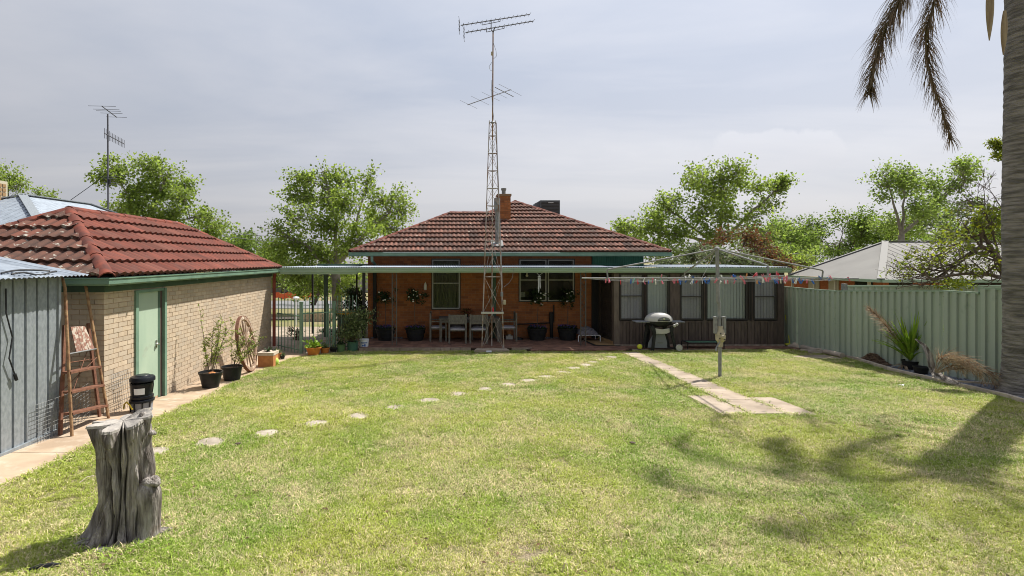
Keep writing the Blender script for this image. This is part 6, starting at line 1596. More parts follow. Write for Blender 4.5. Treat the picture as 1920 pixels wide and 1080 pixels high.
spiky(bxp, q+Vector((0,0,.36)), 26, .17, .016, M['darkleaf'], seed=3); spiky(bxp, q+Vector((.1,.1,.36)), 10, .15, .016, M['darkleaf'], seed=4)
# lime ball
q = gp(514, 686); MB().lathe(q+Vector((0,0,.115)), [(.115*math.sin(math.pi*k/14)+.0005, -.115*math.cos(math.pi*k/14)) for k in range(15)], 24).single('ball', M['ball'], 'lime green ball at the path edge by the planter', 'ball', q, smooth=True)
# pots along the fence: (px, base y, r0, r1, h, mat, label, plantkind)
pots = [
 (522,674,.055,.075,.17,'terra','small dented terracotta pot behind the lime ball','sprig'),
 (530,674,.045,.055,.10,'black','tiny black plastic pot left of the gate post','sprig'),
 (588,666,.14,.215,.235,'terra2','wide orange terracotta bowl pot with yellow green plant','succulent'),
 (609,663,.10,.135,.17,'terra2','smaller orange glazed pot beside the wide terracotta bowl','succulent2'),
 (625,661,.07,.12,.14,'black','low dark bowl planter between orange and green pots','sprig'),
 (639,660,.11,.125,.23,'potolive','olive green pot left of the big shrub pot','grass'),
 (661,658,.15,.165,.29,'potgreen','dark green pot holding a dense leafy shrub by the fence','shrub'),
]
for i, (x, y, r0, r1, h, mk, lab, kind_) in enumerate(pots):
    c = gp(x, y); o = thing('potted_plant', lab, 'potted plant', c, 'pots lined up at the picket fence'); ring_pot(o, c, r0, r1, h, M[mk], .018); soil_disc(o, c, r1-.02, h-.05)
    rs = random.Random(i+50)
    if kind_ in ('sprig','grass','succulent','succulent2'):
        n = {'sprig':60,'grass':150,'succulent':90,'succulent2':70}[kind_]; sz = {'sprig':.035,'grass':.035,'succulent':.09,'succulent2':.06}[kind_]
        C = [np.array(c)+np.array([rs.gauss(0,.45)*r1, rs.gauss(0,.45)*r1, h+abs(rs.gauss(0,.5))*r1*(1.6 if kind_=='sprig' else 1.0)]) for _ in range(n)]
        leaves('foliage', C, sz, M['yucca' if kind_=='succulent' else ('shrubleaf' if kind_!='grass' else 'darkleaf')], o, 1.3, .4, i)
    else:
        bm = MB(); C = []
        for k in range(40):
            e = c + Vector((rs.gauss(0,.24), rs.gauss(0,.2), h+.15+rs.random()*.72)); st = c + Vector((0,0,h-.05)); L_ = bez(st, st.lerp(e,.5)+Vector((0,0,.1)), e, 5); bm.tube(L_, [.01*(1-.7*q_/5) for q_ in range(6)], 4, False)
            for q_ in range(60): C.append(np.array(e)+rng.normal(size=3)*np.array([.10,.10,.09]))
        bm.build('stems', M['twig'], o, kind='stuff'); leaves('foliage', C, .05, M['shrubleaf'], o, 1.4, .3, i)
# white printed bucket
c = gp(683, 656)
wbk = thing('white_bucket', 'white plastic bucket with blue print standing by the patio corner', 'bucket', c)
MB().lathe(c, [(.115,0),(.13,.25),(.14,.255),(.14,.275),(.132,.28),(.138,.31),(.145,.315),(.14,.33),(.11,.335)], 22).build('body', M['whitep'], wbk, smooth=True)
rows = []
for zz in (.235,.262): rows.append([c+Vector(((.131+.01*(zz-.235))*math.cos(a)*1.02,(.131)*math.sin(a)*1.02,zz-.02)) for a in [-2.2+1.5*k/8 for k in range(9)]])
MB().grid(rows).build('print_band', M['blue'], wbk)
for (a0,a1,z0,z1) in ((-1.95,-1.55,.13,.17),(-1.45,-1.1,.12,.19),(-2.1,-1.7,.07,.10),(-1.5,-1.2,.06,.085)):
    rows = [[c+Vector(((.117+.06*zz)*1.02*math.cos(a),(.117+.06*zz)*1.02*math.sin(a),zz)) for a in [a0+(a1-a0)*k/4 for k in range(5)]] for zz in (z0,z1)]; MB().grid(rows).build('print_mark', M['blue'], wbk)
# standard roses in half barrels
def rose(px, Y, label, fl, seed, rcrown=.26, cz=1.30, npet=8, lean=0):
    x = at(px, 600, Y).x; c = Vector((x, Y, PATIO_Z)); o = thing('rose_tree', label, 'potted plant', c, 'standard roses in black tubs under the verandah'); rs = random.Random(seed)
    pt_ = ring_pot(o, c, .24, .33, .38, M['black'], .02, 28)
    for zz, rr_ in ((.12,.272),(.26,.305)): MB().lathe(c+Vector((0,0,zz)), [(rr_,-.012),(rr_+.006,-.01),(rr_+.008,.012),(rr_,.014)], 28, cap=False).build('hoop', M['blackm'], pt_)
    soil_disc(o, c, .31, .34)
    MB().tube([c+Vector((0,0,.33)), c+Vector((lean*.5,0,.8)), c+Vector((lean,0,cz))], [.014,.011,.010], 6).build('stem', M['twig'], o)
    cc = c + Vector((lean,0,cz)); C = []; bm = MB()
    for k in range(26):
        e = cc + Vector((rs.gauss(0,.55)*rcrown, rs.gauss(0,.5)*rcrown, rs.gauss(.1,.5)*rcrown)); bm.tube([cc, cc.lerp(e,.5)+Vector((0,0,.02)), e], .004, 4, False)
        for q_ in range(22): C.append(np.array(e)+rng.normal(size=3)*.045)
    bm.build('twigs', M['twig'], o, kind='stuff'); leaves('foliage', C, .048, M['darkleaf'], o, 1.4, .3, seed)
    F_ = [np.array(c)+np.array([math.cos(a)*r_, math.sin(a)*r_, .37+rs.random()*.09]) for a, r_ in [(rs.random()*6.28, .3*rs.random()**.4) for _ in range(300)]]
    leaves('bedding_leaves', F_, .04, M['darkleaf'], o, 1.2, .3, seed+1)
    F_ = [np.array(c)+np.array([math.cos(a)*r_, math.sin(a)*r_, .42+rs.random()*.06]) for a, r_ in [(rs.random()*6.28, .31*rs.random()**.4) for _ in range(170)]]
    leaves('bedding_flowers', F_, .035, M['flowerp'], o, 1.0, 1, seed+2)
    for k in range(npet):
        a = rs.uniform(-3.0,-.1); p = cc + Vector((math.cos(a)*rcrown*rs.uniform(.3,1.05), math.sin(a)*rcrown*.5-.1, rs.uniform(-.7,.9)*rcrown)); s_ = rs.uniform(.016,.032)
        MB().lathe(p, [(s_*math.sin(math.pi*q_/6)+.0005, -s_*.8*math.cos(math.pi*q_/6)) for q_ in range(7)], 8).build('rose', M['petal'], o, smooth=True)
rose(723, 17.0, 'leftmost rose tree in a black tub, behind the lattice post', 1, 61, .23, 1.36, 4)
rose(779, 16.95, 'white rose tree in a black tub between lattice post and dining table', 1, 62, .25, 1.42, 8, -.05)
rose(1007, 17.05, 'white rose tree in a black tub below the wind chime', 1, 63, .24, 1.32, 9, .04)
rose(1064, 17.05, 'rose tree in a black tub left of the dog bed', 1, 64, .27, 1.36, 5, .02)
C = [np.array(wloc(tp))+np.array([random.gauss(0,.09), random.gauss(0,.06), .12+random.random()*.16]) for _ in range(160)]
leaves('foliage', C, .05, M['redleaf'], tp, 1.4, .3, 9)
# small things at the house wall
c = at(955,645,17.2); o = MB().box((c.x-.12,17.1,.045),(c.x+.10,17.3,.16)).box((c.x-.05,17.12,.161),(c.x+.05,17.28,.20)).single('toy_box', M['grey_l'], 'small pale blue box on the pavers right of the mast', 'box', (c.x,17.2,.04))
MB().lathe((c.x+.02,17.38,.045), [(.07,0),(.09,.08),(.11,.22),(.10,.24),(.09,.20)], 16).single('clay_pot', M['terra'], 'dim empty clay pot against the brick wall behind the pale box', 'pot', (c.x,17.38,.04), smooth=True)
c = at(973,638,17.1); o = thing('pet_bowl', 'low black pet bowl with white rim on the verandah pavers', 'bowl', (c.x,17.1,.045))
MB().lathe((c.x,17.1,.045), [(.13,0),(.11,.05),(.09,.055),(.07,.02),(.001,.02)], 18, cap=False).build('bowl', M['black'], o, smooth=True); MB().lathe((c.x,17.1,.066), [(.06,0),(.05,.01),(.001,.01)], 14, cap=False).build('water', M['whitep'], o)
c = gp(917,662); MB().tube([c+Vector((-.08,0,.04)),c+Vector((.07,.02,.04))], .03, 8).single('bottle', M['whitep'], 'small clear plastic bottle lying at the mast slab', 'bottle', c)
V_ = [(x_, 17.43, .05) for x_ in (-2.3,-2.2,-1.95,-1.2,-1.1,-1.0)]
MBp = MB()
for k in range(120):
    x_ = random.choice([random.uniform(-2.55,-1.5), random.uniform(3.0,4.2)]); p = Vector((x_, random.uniform(17.3,17.48), .05)); s_ = random.uniform(.015,.035); MBp.obox(p, (s_*1.5,s_,s_), Matrix.Rotation(random.random()*3,3,'Z'))
MBp.single('gravel_strip', M['pebble'], 'pale gravel scattered along the foot of the brick wall', 'gravel', (0,17.4,.04), kind='stuff')
# ------------------------------------------------------------------ picket gate
pf_ = thing('picket_fence', 'green steel picket fence and gate between garage and house', 'fence', (-4,15.5,-.08))
def picket_run(a, b, zt_, zr, zlow, npk, plinth=False, low=True):
    a, b = Vector(a), Vector(b)
    for k in range(npk):
        p = a.lerp(b, (k+.5)/npk); MB().tube([(p.x,p.y,-.08 if low else zr-.6),(p.x,p.y,zt_)], .0125, 6).lathe((p.x,p.y,zt_), [(.0125,0),(.02,.015),(.018,.03),(.001,.07)], 6).build('picket', M['green'], pf_)
    for z_ in ([zr, zlow] if low else [zr]): MB().bar((a.x,a.y,z_),(b.x,b.y,z_), .03, .03).build('rail', M['green'], pf_)
P1 = (at(565,600,15.05).x, 15.05); P2 = (at(626.5,600,15.5).x, 15.5); P0 = (-5.22,15.95); P3 = (at(672,600,15.9).x, 15.9)
picket_run((P0[0],P0[1],0),(P1[0]-.05,P1[1],0), 1.45, 1.02, .05, 7)
picket_run((P1[0]+.05,P1[1],0),(P2[0]-.05,P2[1],0), 1.50, 1.10, .05, 7)
picket_run((P2[0]+.05,P2[1],0),(P3[0],P3[1],0), 1.52, 1.08, .05, 6)
for (x_, y_), tp_ in ((P1,1.42),(P2,1.40)): MB().box((x_-.045,y_-.045,-.12),(x_+.045,y_+.045,tp_)).box((x_-.05,y_-.05,tp_),(x_+.05,y_+.05,tp_+.02)).build('gate_post', M['green'], pf_)
for x_, y_ in (((P2[0]-.16),15.45),): MB().box((x_-.02,y_-.02,-.05),(x_+.02,y_+.02,1.35)).build('gate_frame', M['green'], pf_)
# rail spikes leaning brown
for k in range(3): MB().tube([(P2[0]+.12+k*.09,15.6,-.05),(P2[0]+.12+k*.09,15.6,.75)], .012, 6).build('stake', M['oxide'], pf_)
# beyond the gate: bin, barrier, retaining wall, street
c = at(649,585,19.2); bn = thing('wheelie_bin', 'dark bin with a yellow lid behind the leafy shrub', 'bin', (c.x,19.2,-.25))
MB().box((c.x-.26,19.0,-.25),(c.x+.26,19.5,.66)).build('body', M['green_d'], bn); MB().box((c.x-.29,18.94,.66),(c.x+.29,19.54,.74)).build('lid', M['binlid'], bn)
c = at(555,560,24); o = thing('letter_post', 'white capped post seen through the left picket panel', 'post', (c.x,24,-.4)); MB().tube([(c.x,24,-.4),(c.x,24,c.z)], .03, 6).build('post', M['whitep'], o); MB().lathe((c.x,24,c.z), [(.14,0),(.16,.03),(.12,.08),(.03,.1)], 12).build('cap', M['whitep'], o)
o = thing('retaining_wall', 'small brick retaining wall seen through the picket gate', 'wall', (at(580,590,26).x,26,-.5)); x_ = at(560,590,26).x
for r_ in range(5):
    for k in range(7): MB().box((x_+k*.24+(.12 if r_%2 else 0),26,-.5+r_*.10),(x_+k*.24+.225+(.12 if r_%2 else 0),26.12,-.5+r_*.10+.09)).build('brick', M['gbrick'], o)
a, b = at(515,550,47), at(588,548,47); o = thing('barrier_mesh', 'orange safety barrier mesh across the far street', 'barrier', ((a.x+b.x)/2,47,G(-10,47)))
rows = [[(a.x+(b.x-a.x)*k/24, 47+.1*math.sin(k), zz + .07*math.sin(k*.9)) for k in range(25)] for zz in (G(-10,47)+.15, G(-10,47)+.4, G(-10,47)+.65)]
MB().grid(rows).build('mesh', M['barrier'], o)
for k in range(5): x_ = a.x+(b.x-a.x)*k/4; MB().tube([(x_,47,G(-10,47)),(x_,47,G(-10,47)+.8)], .03, 5).build('stake', M['twig'], o)
o = thing('far_building', 'pale low building across the street behind the trees at left', 'building', (-16,62,-1.2))
MB().box((-28,62,-1.3),(-4,66,1.3)).build('wall', M['palewall'], o); MB().prism([(-28.5,61.5,1.3),(-3.5,61.5,1.3),(-5.5,64,2.5),(-26.5,64,2.5)],(0,4.5,0)).build('roof', M['nroof'], o)
for k in range(5): MB().box((-26+k*4.4,61.95,-.2),(-24.4+k*4.4,62.01,.8)).build('window', M['glassdk'], o)
# ================================================================== NEIGHBOURS
nb = thing('neighbour_house', 'white metal hip roofed brick house beyond the right fence', 'house', (20,24,-.3))
A_ = Vector(at(1652,524,20.0)); ez = A_.z; B_ = Vector((16.62,25.5,ez)); C_ = Vector((34,20.0,ez)); P_ = at(1660,453,24.2); Q_ = Vector((30,24.2,P_.z)); D_ = Vector((34,29,ez)); E_ = Vector((23.5,29.5,ez))
nro = MB().add([A_,C_,Q_,P_,B_,E_,D_], [(0,1,2,3),(4,0,3),(5,4,3),(6,5,3,2),(1,6,2)]).build('roof', M['nroof'], nb)
def rib_lines(mb, p, q, a, b, n, up=.012):
    for k in range(1, n):
        s_ = Vector(p).lerp(Vector(q), k/n); e_ = Vector(a).lerp(Vector(b), k/n); mb.bar(s_+Vector((0,0,up)), e_+Vector((0,0,up)), .016, .012)
mb = MB(); nrm = (P_-A_); 
k = 0; x_ = A_.x + .3
while x_ < 33:
    # front slope ribs run up the fall line
    t_ = min(1.0, max(0.0,(x_ - A_.x)/(P_.x - A_.x))); mb.bar((x_,20.0,ez+.01),(x_,20.0+(4.2)*t_,ez+(P_.z-ez)*t_+.01), .02, .006); x_ += .38
mb.build('roof_ribs', M['nroof'], nro, kind='stuff')
for (p, q) in ((A_,P_),(P_,Q_),(B_,P_)): MB().bar(Vector(p)+Vector((0,0,.03)), Vector(q)+Vector((0,0,.03)), .24, .03).build('ridge_cap', M['nroof_line'], nro)
MB().bar(A_-Vector((0,.06,.06)), C_-Vector((0,.06,.06)), .1, .11).build('gutter', M['kerb'] if False else M['green_beam'], nb); MB().bar(A_-Vector((.06,0,.06)), B_-Vector((.06,0,.06)), .1, .11).build('gutter', M['green_beam'], nb)
nwl = MB().box((A_.x+.5,20.5,-.5),(33.5,28.5,ez-.12)).build('wall', M['nbrick'], nb)
for (x0_, x1_) in ((17.3,18.2),(20.4,22.0)): MB().box((x0_,20.46,.6),(x1_,20.5,1.75)).build('window', M['glassdk'], nb)
for (y0_, y1_, mk) in ((21.0,21.9,'glassdk'),(22.8,23.4,'cream'),(24.0,24.7,'cream')): MB().box((A_.x+.46,y0_,.5),(A_.x+.495,y1_,1.75)).build('window', M[mk], nb)
for y_ in (20.6,22.4,23.7,25.2): MB().box((A_.x+.02,y_,-.4),(A_.x+.10,y_+.08,ez-.1)).build('post', M['cream'], nb)
# neighbour at left
nl = thing('blue_grey_roof_house', 'pale blue grey iron roofed house behind the garage at far left', 'house', (-14.8,19,0))
R1 = at(42,366,18.0); R2 = at(150,381,21.0); rz_ = R1.z; R2 = Vector((R1.x+.25,21.0,rz_)); ezl = rz_-1.5; hw_ = 3.3
E1 = Vector((R1.x+hw_,14.8,ezl)); E2 = Vector((R1.x+hw_,24.2,ezl)); E3 = Vector((R1.x-hw_,24.2,ezl)); E4 = Vector((R1.x-hw_,14.8,ezl))
lr = MB().add([R1,R2,E1,E2,E3,E4], [(2,3,1,0),(5,2,0),(3,4,1),(4,5,0,1)]).build('roof', M['galv2'], nl)
mb = MB()
for k in range(1,40):
    y_ = 14.8+9.4*k/40; t_ = min(1,(y_-14.8)/3.2,(24.2-y_)/3.2); mb.bar((E1.x,y_,ezl+.01),(E1.x-hw_*t_,y_,ezl+1.5*t_+.01), .03, .012)
for k in range(1,28):
    x_ = E4.x+2*hw_*k/28; t_ = min(1,(x_-E4.x)/hw_,(E1.x-x_)/hw_); mb.bar((x_,14.8,ezl+.01),(x_,14.8+3.2*t_,ezl+1.5*t_+.01), .03, .012)
mb.build('roof_ribs', M['galv2'], lr, kind='stuff')
for (p, q) in ((R1,R2),(E1,R1),(E4,R1),(E2,R2)): MB().bar(Vector(p)+Vector((0,0,.03)), Vector(q)+Vector((0,0,.03)), .26, .03).build('ridge_cap', M['galv'], lr)
MB().box((R1.x-hw_+.4,15.3,-.5),(R1.x+hw_-.4,23.8,ezl)).build('wall', M['palewall'], nl)
a, b = at(-90,373,17), at(13,334,17); b.x = -15.0; rc = thing('roof_cooler', 'cream louvred evaporative cooler at the left edge of the picture', 'air cooler', (a.x,17.4,a.z))
MB().box((a.x,17.05,a.z),(b.x,17.8,b.z)).build('housing', M['cream'], rc)
for i in range(4):
    for j in range(4):
        z0_ = b.z-.10-i*.145; y0_ = 17.10+j*.165; MB().box((b.x+.002,y0_,z0_-.11),(b.x+.02,y0_+.13,z0_)).build('vent_grille', M['coir'], rc)
MB().box((a.x,17.0,a.z-.06),(b.x+.05,17.85,a.z-.005)).build('base_tray', M['cream'], rc); MB().box((a.x+.3,17.3,a.z-1.3),(b.x-.3,17.6,a.z-.062)).build('duct', M['cream'], rc)
# power pole and lines
c = at(1237,432,46); pp_ = thing('power_pole', 'timber power pole with crossarm behind the right house eave', 'power pole', (c.x,46,-1))
MB().tube([(c.x,46,-1),(c.x,46,c.z+.1)], [.2,.14], 8).build('pole', M['twigpale'], pp_, smooth=True); MB().box((c.x-.2,45.85,c.z-.45),(c.x+.9,45.95,c.z-.3)).build('crossarm', M['twig'], pp_)
for dx_ in (.2,.5,.8): MB().lathe((c.x+dx_,45.9,c.z-.3), [(.05,0),(.06,.1),(.02,.18)], 8).build('insulator', M['grey_m'], pp_)
def wire(p, q, sag, lab):
    p, q = Vector(p), Vector(q); pts = [p.lerp(q,k/14)-Vector((0,0,sag*4*(k/14)*(1-k/14))) for k in range(15)]; MB().tube(pts, .018, 4).single('power_line', M['galvp'], lab, 'cable', p)
wire(at(1240,437,46), at(900,468,36), .1, 'power line running left from the pole to the house roof')
wire(at(1245,438,46), at(1900,492,40), .8, 'power line running right from the pole past the white roof')
wire(at(380,437,36), at(760,462,36), .3, 'power line crossing the tree left of the house')
wire(at(340,425,38), at(760,450,40), .35, 'upper power line crossing the tree left of the house')
# ================================================================== THINGS IN THE BED
yp = gp(1707, 694)
yc = thing('strap_leaf_plant', 'bright green strap leaved plant in a dark pot by the fence', 'plant', yp)
ring_pot(yc, yp, .12, .16, .22, M['blackm'], .015)
spiky(yc, yp+Vector((0,0,.22)), 80, .80, .024, M['yucca'], up=1.5, seed=8, droop=.30); spiky(yc, yp+Vector((0,0,.30)), 60, 1.08, .023, M['yucca'], up=2.4, seed=9, droop=.16)
spiky(yc, yp+Vector((-.1,.05,.1)), 18, .4, .015, M['straw'], up=.1, seed=10, droop=.5, name='dead_leaf')
q = gp(1727,703); ring_o = thing('dark_pot', 'dark mottled pot half hidden under the dead palm frond', 'pot', q); ring_pot(ring_o, q, .10, .14, .18, M['blackm'], .015)
df = thing('dead_frond', 'brown dead palm frond leaning out of the strap leaved plant to the left', 'palm frond', yp)
frond(df, [yp+Vector((.05,.1,.35)), at(1690,648,yp.y+.1), at(1665,615,yp.y), at(1645,592,yp.y), at(1628,577,yp.y)], M['straw'], M['straw'], 170, .26, .30, .011, .25, name='rib', ribr=.016)
c0 = gp(1795,722)
ds = thing('fallen_frond', 'fallen dead palm frond with broad grey sheath below the fence', 'palm frond', c0)
S0 = [at(1717,636,9.95), at(1733,648,9.9), at(1742,665,9.85), at(1748,690,9.8), at(1760,706,9.7), at(1785,716,9.6), at(1802,722,9.5)]
rows = []
for i, p in enumerate(S0):
    w = (.02,.05,.065,.07,.12,.10,.03)[i]; rows.append([p + Vector((math.cos(th)*w, .3*math.sin(th)*w, math.sin(th)*w*.5)) for th in [math.pi*k/6 for k in range(7)]])
MB().grid(rows).build('sheath', M['stump'], ds, smooth=True)
for k in range(11):
    e = at(1768+k*11+random.uniform(-5,5), 664+k*4+random.uniform(-8,8), 9.7-k*.04); frond(ds, [at(1752,700,9.75), at(1752,700,9.75).lerp(e,.5)+Vector((0,0,.12)), e, e+Vector((.08,-.05,-.25))], M['straw'], M['straw'], 26, .30, .6, .008, .2, name='rib', ribr=.007)
# dry twiggy shrub near the corner
def twiggy(px, py, lab, hgt, n, seed, m='twig'):
    c = gp(px, py); o = thing('dry_shrub', lab, 'shrub', c); rs = random.Random(seed); bm = MB()
    for k in range(n):
        d = Vector((rs.gauss(0,.6), rs.gauss(0,.5), 1)).normalized(); p = c.copy(); pts = [p.copy()]
        for s_ in range(4): d = (d+Vector((rs.gauss(0,.3),rs.gauss(0,.3),0))).normalized(); p = p+d*hgt/4*rs.uniform(.5,1.1); pts.append(p.copy()); bm.tube([p, p+Vector((rs.gauss(0,.3),rs.gauss(0,.3),rs.random()*.5))*hgt*.4], .003, 4, False)
        bm.tube(pts, [.007,.006,.005,.004,.003], 4, False)
    bm.build('stems', M[m], o, kind='stuff')
twiggy(1530, 648, 'leafless dry shrub in the bark near the sunroom corner', .55, 14, 3, 'straw'); twiggy(1560, 652, 'second smaller dry shrub in the bark by the far fence', .35, 9, 4, 'straw')
# small litter on the lawn
c = gp(1692, 724); spiky(thing('fallen_leaf', 'white and green fallen leaf lying on the right lawn', 'leaf', c), c+Vector((0,0,.02)), 5, .07, .014, M['whitep'], up=.2, seed=2)
for (x_, y_, lab) in ((446,836,'small dark dry leaf near the largest stepping stone'),(1186,834,'tiny dark seed pod in the middle of the lawn'),(575,735,'tiny dark leaf on the left lawn')):
    c = gp(x_, y_); blob(c+Vector((0,0,.03)), .025, (1.6,1,.5), x_, sub=2).single('dry_leaf', M['twig'], lab, 'leaf', c)
c = gp(85, 1066); MB().tube([c+Vector((-.09,-.03,.012)), c+Vector((-.03,-.01,.018)), c+Vector((.04,.015,.016)), c+Vector((.09,.03,.012))], [.010,.018,.02,.008], 7).single('bark_piece', M['black'], 'dark strip of bark on the grass left of the stump', 'bark', c)
for (x_, y_, lab) in ((160,905-3,'pale curled twig on the grass left of the stump'),(1250,890,'pale thin twig in the middle foreground lawn'),(1502,975,'bent pale twig in the shaded foreground lawn')):
    c = gp(x_, y_); MB().tube([c+Vector((0,-.09,.02)), c+Vector((.02,0,.045)), c+Vector((.03,.09,.02))], .004, 5).single('twig', M['kerb'], lab, 'twig', c)

# ================================================================== GRASS
tufts = bpy.data.collections.new('grass_tufts')
def tuft(seed, m, n=16, spread=.045, hmin=.018, hmax=.045, w=.0035, flat=1.35):
    r = random.Random(seed); V = []; F = []; b = 0
    for k in range(n):
        x, y = r.gauss(0, spread*.5), r.gauss(0, spread*.5); a = r.random()*6.28; h = r.uniform(hmin, hmax); lean = r.uniform(.35, flat); d = Vector((math.cos(a), math.sin(a), 0)); s_ = Vector((-d.y, d.x, 0))
        p0 = Vector((x, y, -.005)); p1 = p0 + d*lean*h*.4 + Vector((0,0,h*.62)); p2 = p0 + d*lean*h*1.25 + Vector((0,0,h*(1-.25*lean))); ww = w*r.uniform(.7,1.3)
        V += [tuple(p0-s_*ww), tuple(p0+s_*ww), tuple(p1-s_*ww*.8), tuple(p1+s_*ww*.8), tuple(p2)]; F += [(b,b+1,b+3,b+2),(b+2,b+3,b+4)]; b += 5
    me = bpy.data.meshes.new('tuft'); me.from_pydata(V, [], F); me.materials.append(m); me.update(); o = bpy.data.objects.new('tuft', me); tufts.objects.link(o); return o
def grass_mat():
    m = bpy.data.materials.new('grass blade'); m.use_nodes = True; t = m.node_tree; N = t.nodes; L = t.links; b = N['Principled BSDF']; b.inputs['Roughness'].default_value = .6; b.inputs['Specular IOR Level'].default_value = .25
    geo = N.new('ShaderNodeNewGeometry'); oi = N.new('ShaderNodeObjectInfo')
    def nz(scale, det, lo, hi, off=0):
        mp_ = N.new('ShaderNodeMapping'); mp_.inputs['Location'].default_value = (off, off, 0); L.new(geo.outputs['Position'], mp_.inputs[0])
        n_ = N.new('ShaderNodeTexNoise'); n_.inputs['Scale'].default_value = scale; n_.inputs['Detail'].default_value = det; L.new(mp_.outputs[0], n_.inputs[0])
        r_ = N.new('ShaderNodeMapRange'); r_.inputs['From Min'].default_value = lo; r_.inputs['From Max'].default_value = hi; L.new(n_.outputs['Fac'], r_.inputs[0]); return r_.outputs[0]
    def mix(f, a, bb):
        x = N.new('ShaderNodeMix'); x.data_type = 'RGBA'
        if isinstance(f, float): x.inputs['Factor'].default_value = f
        else: L.new(f, x.inputs['Factor'])
        for k, v in (('A', a), ('B', bb)):
            if isinstance(v, tuple): x.inputs[k].default_value = (*v, 1)
            else: L.new(v, x.inputs[k])
        return x.outputs['Result']
    def m2(op, a, bb):
        x = N.new('ShaderNodeMath'); x.operation = op
        for i, v in enumerate((a, bb)):
            if isinstance(v, float): x.inputs[i].default_value = v
            else: L.new(v, x.inputs[i])
        x.use_clamp = True; return x.outputs[0]
    g = mix(nz(.55,4,.38,.62), (.42,.47,.085), (.27,.39,.06))       # broad green / yellow-green patches
    dry = nz(1.5,6,.42,.66,3.7); rnd_ = m2('ADD', oi.outputs['Random'], geo.outputs['Random Per Island']); fr = N.new('ShaderNodeMath'); fr.operation = 'FRACT'; 
    a2 = N.new('ShaderNodeMath'); a2.operation = 'ADD'; L.new(oi.outputs['Random'], a2.inputs[0]); L.new(geo.outputs['Random Per Island'], a2.inputs[1]); L.new(a2.outputs[0], fr.inputs[0])
    thr = m2('ADD', m2('MULTIPLY', dry, .46), .17)
    isdry = m2('LESS_THAN', fr.outputs[0], thr)
    c = mix(isdry, g, (.68,.59,.36))
    hs = N.new('ShaderNodeHueSaturation'); L.new(c, hs.inputs['Color']); mr = N.new('ShaderNodeMapRange'); mr.inputs['To Min'].default_value = .5; mr.inputs['To Max'].default_value = 1.45
    f3 = N.new('ShaderNodeMath'); f3.operation = 'FRACT'; L.new(m2('MULTIPLY', fr.outputs[0], 1.0), f3.inputs[0]); k_ = N.new('ShaderNodeMath'); k_.operation = 'MULTIPLY'; k_.inputs[1].default_value = 5.7; L.new(a2.outputs[0], k_.inputs[0]); L.new(k_.outputs[0], f3.inputs[0])
    L.new(f3.outputs[0], mr.inputs[0]); L.new(mr.outputs[0], hs.inputs['Value']); L.new(hs.outputs[0], b.inputs['Base Color'])
    tr = N.new('ShaderNodeBsdfTranslucent'); L.new(hs.outputs[0], tr.inputs[0]); ms_ = N.new('ShaderNodeMixShader'); ms_.inputs[0].default_value = .35; L.new(b.outputs[0], ms_.inputs[1]); L.new(tr.outputs[0], ms_.inputs[2]); L.new(ms_.outputs[0], N['Material Output'].inputs[0])
    return m
GM = grass_mat()
for s_ in range(8): tuft(s_, GM, 30 if s_ < 6 else 20, .058 if s_ < 6 else .035, .012, .034 if s_ < 6 else .055, .0026)
r = np.random.default_rng(5)
LP = LAWN; PTS = []; SCL = []
def scatter(y0, y1, dens, sc_lo, sc_hi):
    n = int((y1-y0)*18.0*dens); X = r.uniform(-6.8, 11.2, n); Y = r.uniform(y0, y1, n); ok = inpoly_np(X, Y, LP)
    for q_ in SLABS: ok &= ~inpoly_np(X, Y, q_)
    for (sx_, sy_) in STONES: ok &= (X-sx_)**2 + (Y-sy_)**2 > .178**2
    ok &= ((X-sp.x)/.30)**2 + ((Y-sp.y)/.26)**2 > 1
    X, Y = X[ok], Y[ok]
    s = r.uniform(sc_lo, sc_hi, len(X)); nn = np.array([.75*noise.noise(Vector((x*.9, y*.9, 3))) + .7*noise.noise(Vector((x*4.1, y*4.1, 8))) + .25*noise.noise(Vector((x*11, y*11, 1))) for x, y in zip(X, Y)])
    keep = r.random(len(X)) < np.clip(1.0 + 2.6*(nn+.35), .12, 1); X, Y, s, nn = X[keep], Y[keep], s[keep], nn[keep]
    s = s*(1+.45*np.clip(nn,-.6,.6)); Z = np.array([G(x, y) for x, y in zip(X, Y)])
    PTS.append(np.stack([X, Y, Z-.004], 1)); SCL.append(s)
scatter(1.2, 3.0, 350, .9, 1.3); scatter(3.0, 6.0, 1000, .75, 1.2); scatter(6.0, 9.5, 700, .85, 1.3); scatter(9.5, 15.45, 430, 1.0, 1.6)
# dry leaf litter lying in the grass
Lc = []
for _ in range(1500):
    x, y = random.uniform(-6,10.5), 2.6 + 12.6*random.random()**1.3
    if inpoly(x, y, LP): Lc.append((x, y, G(x, y)+.018))
lo_ = leaves('leaf_litter', Lc, .022, mat('litter', (.20,.12,.07), .9, (.10,.07,.05), 9, rnd=.4), None, 1.6, 1.2, 77); tag(lo_, 'small dry brown leaves scattered over the lawn', 'leaf litter')
for (bx_, by2_) in [(sx_, sy_) for sx_, sy_ in STONES] : pass
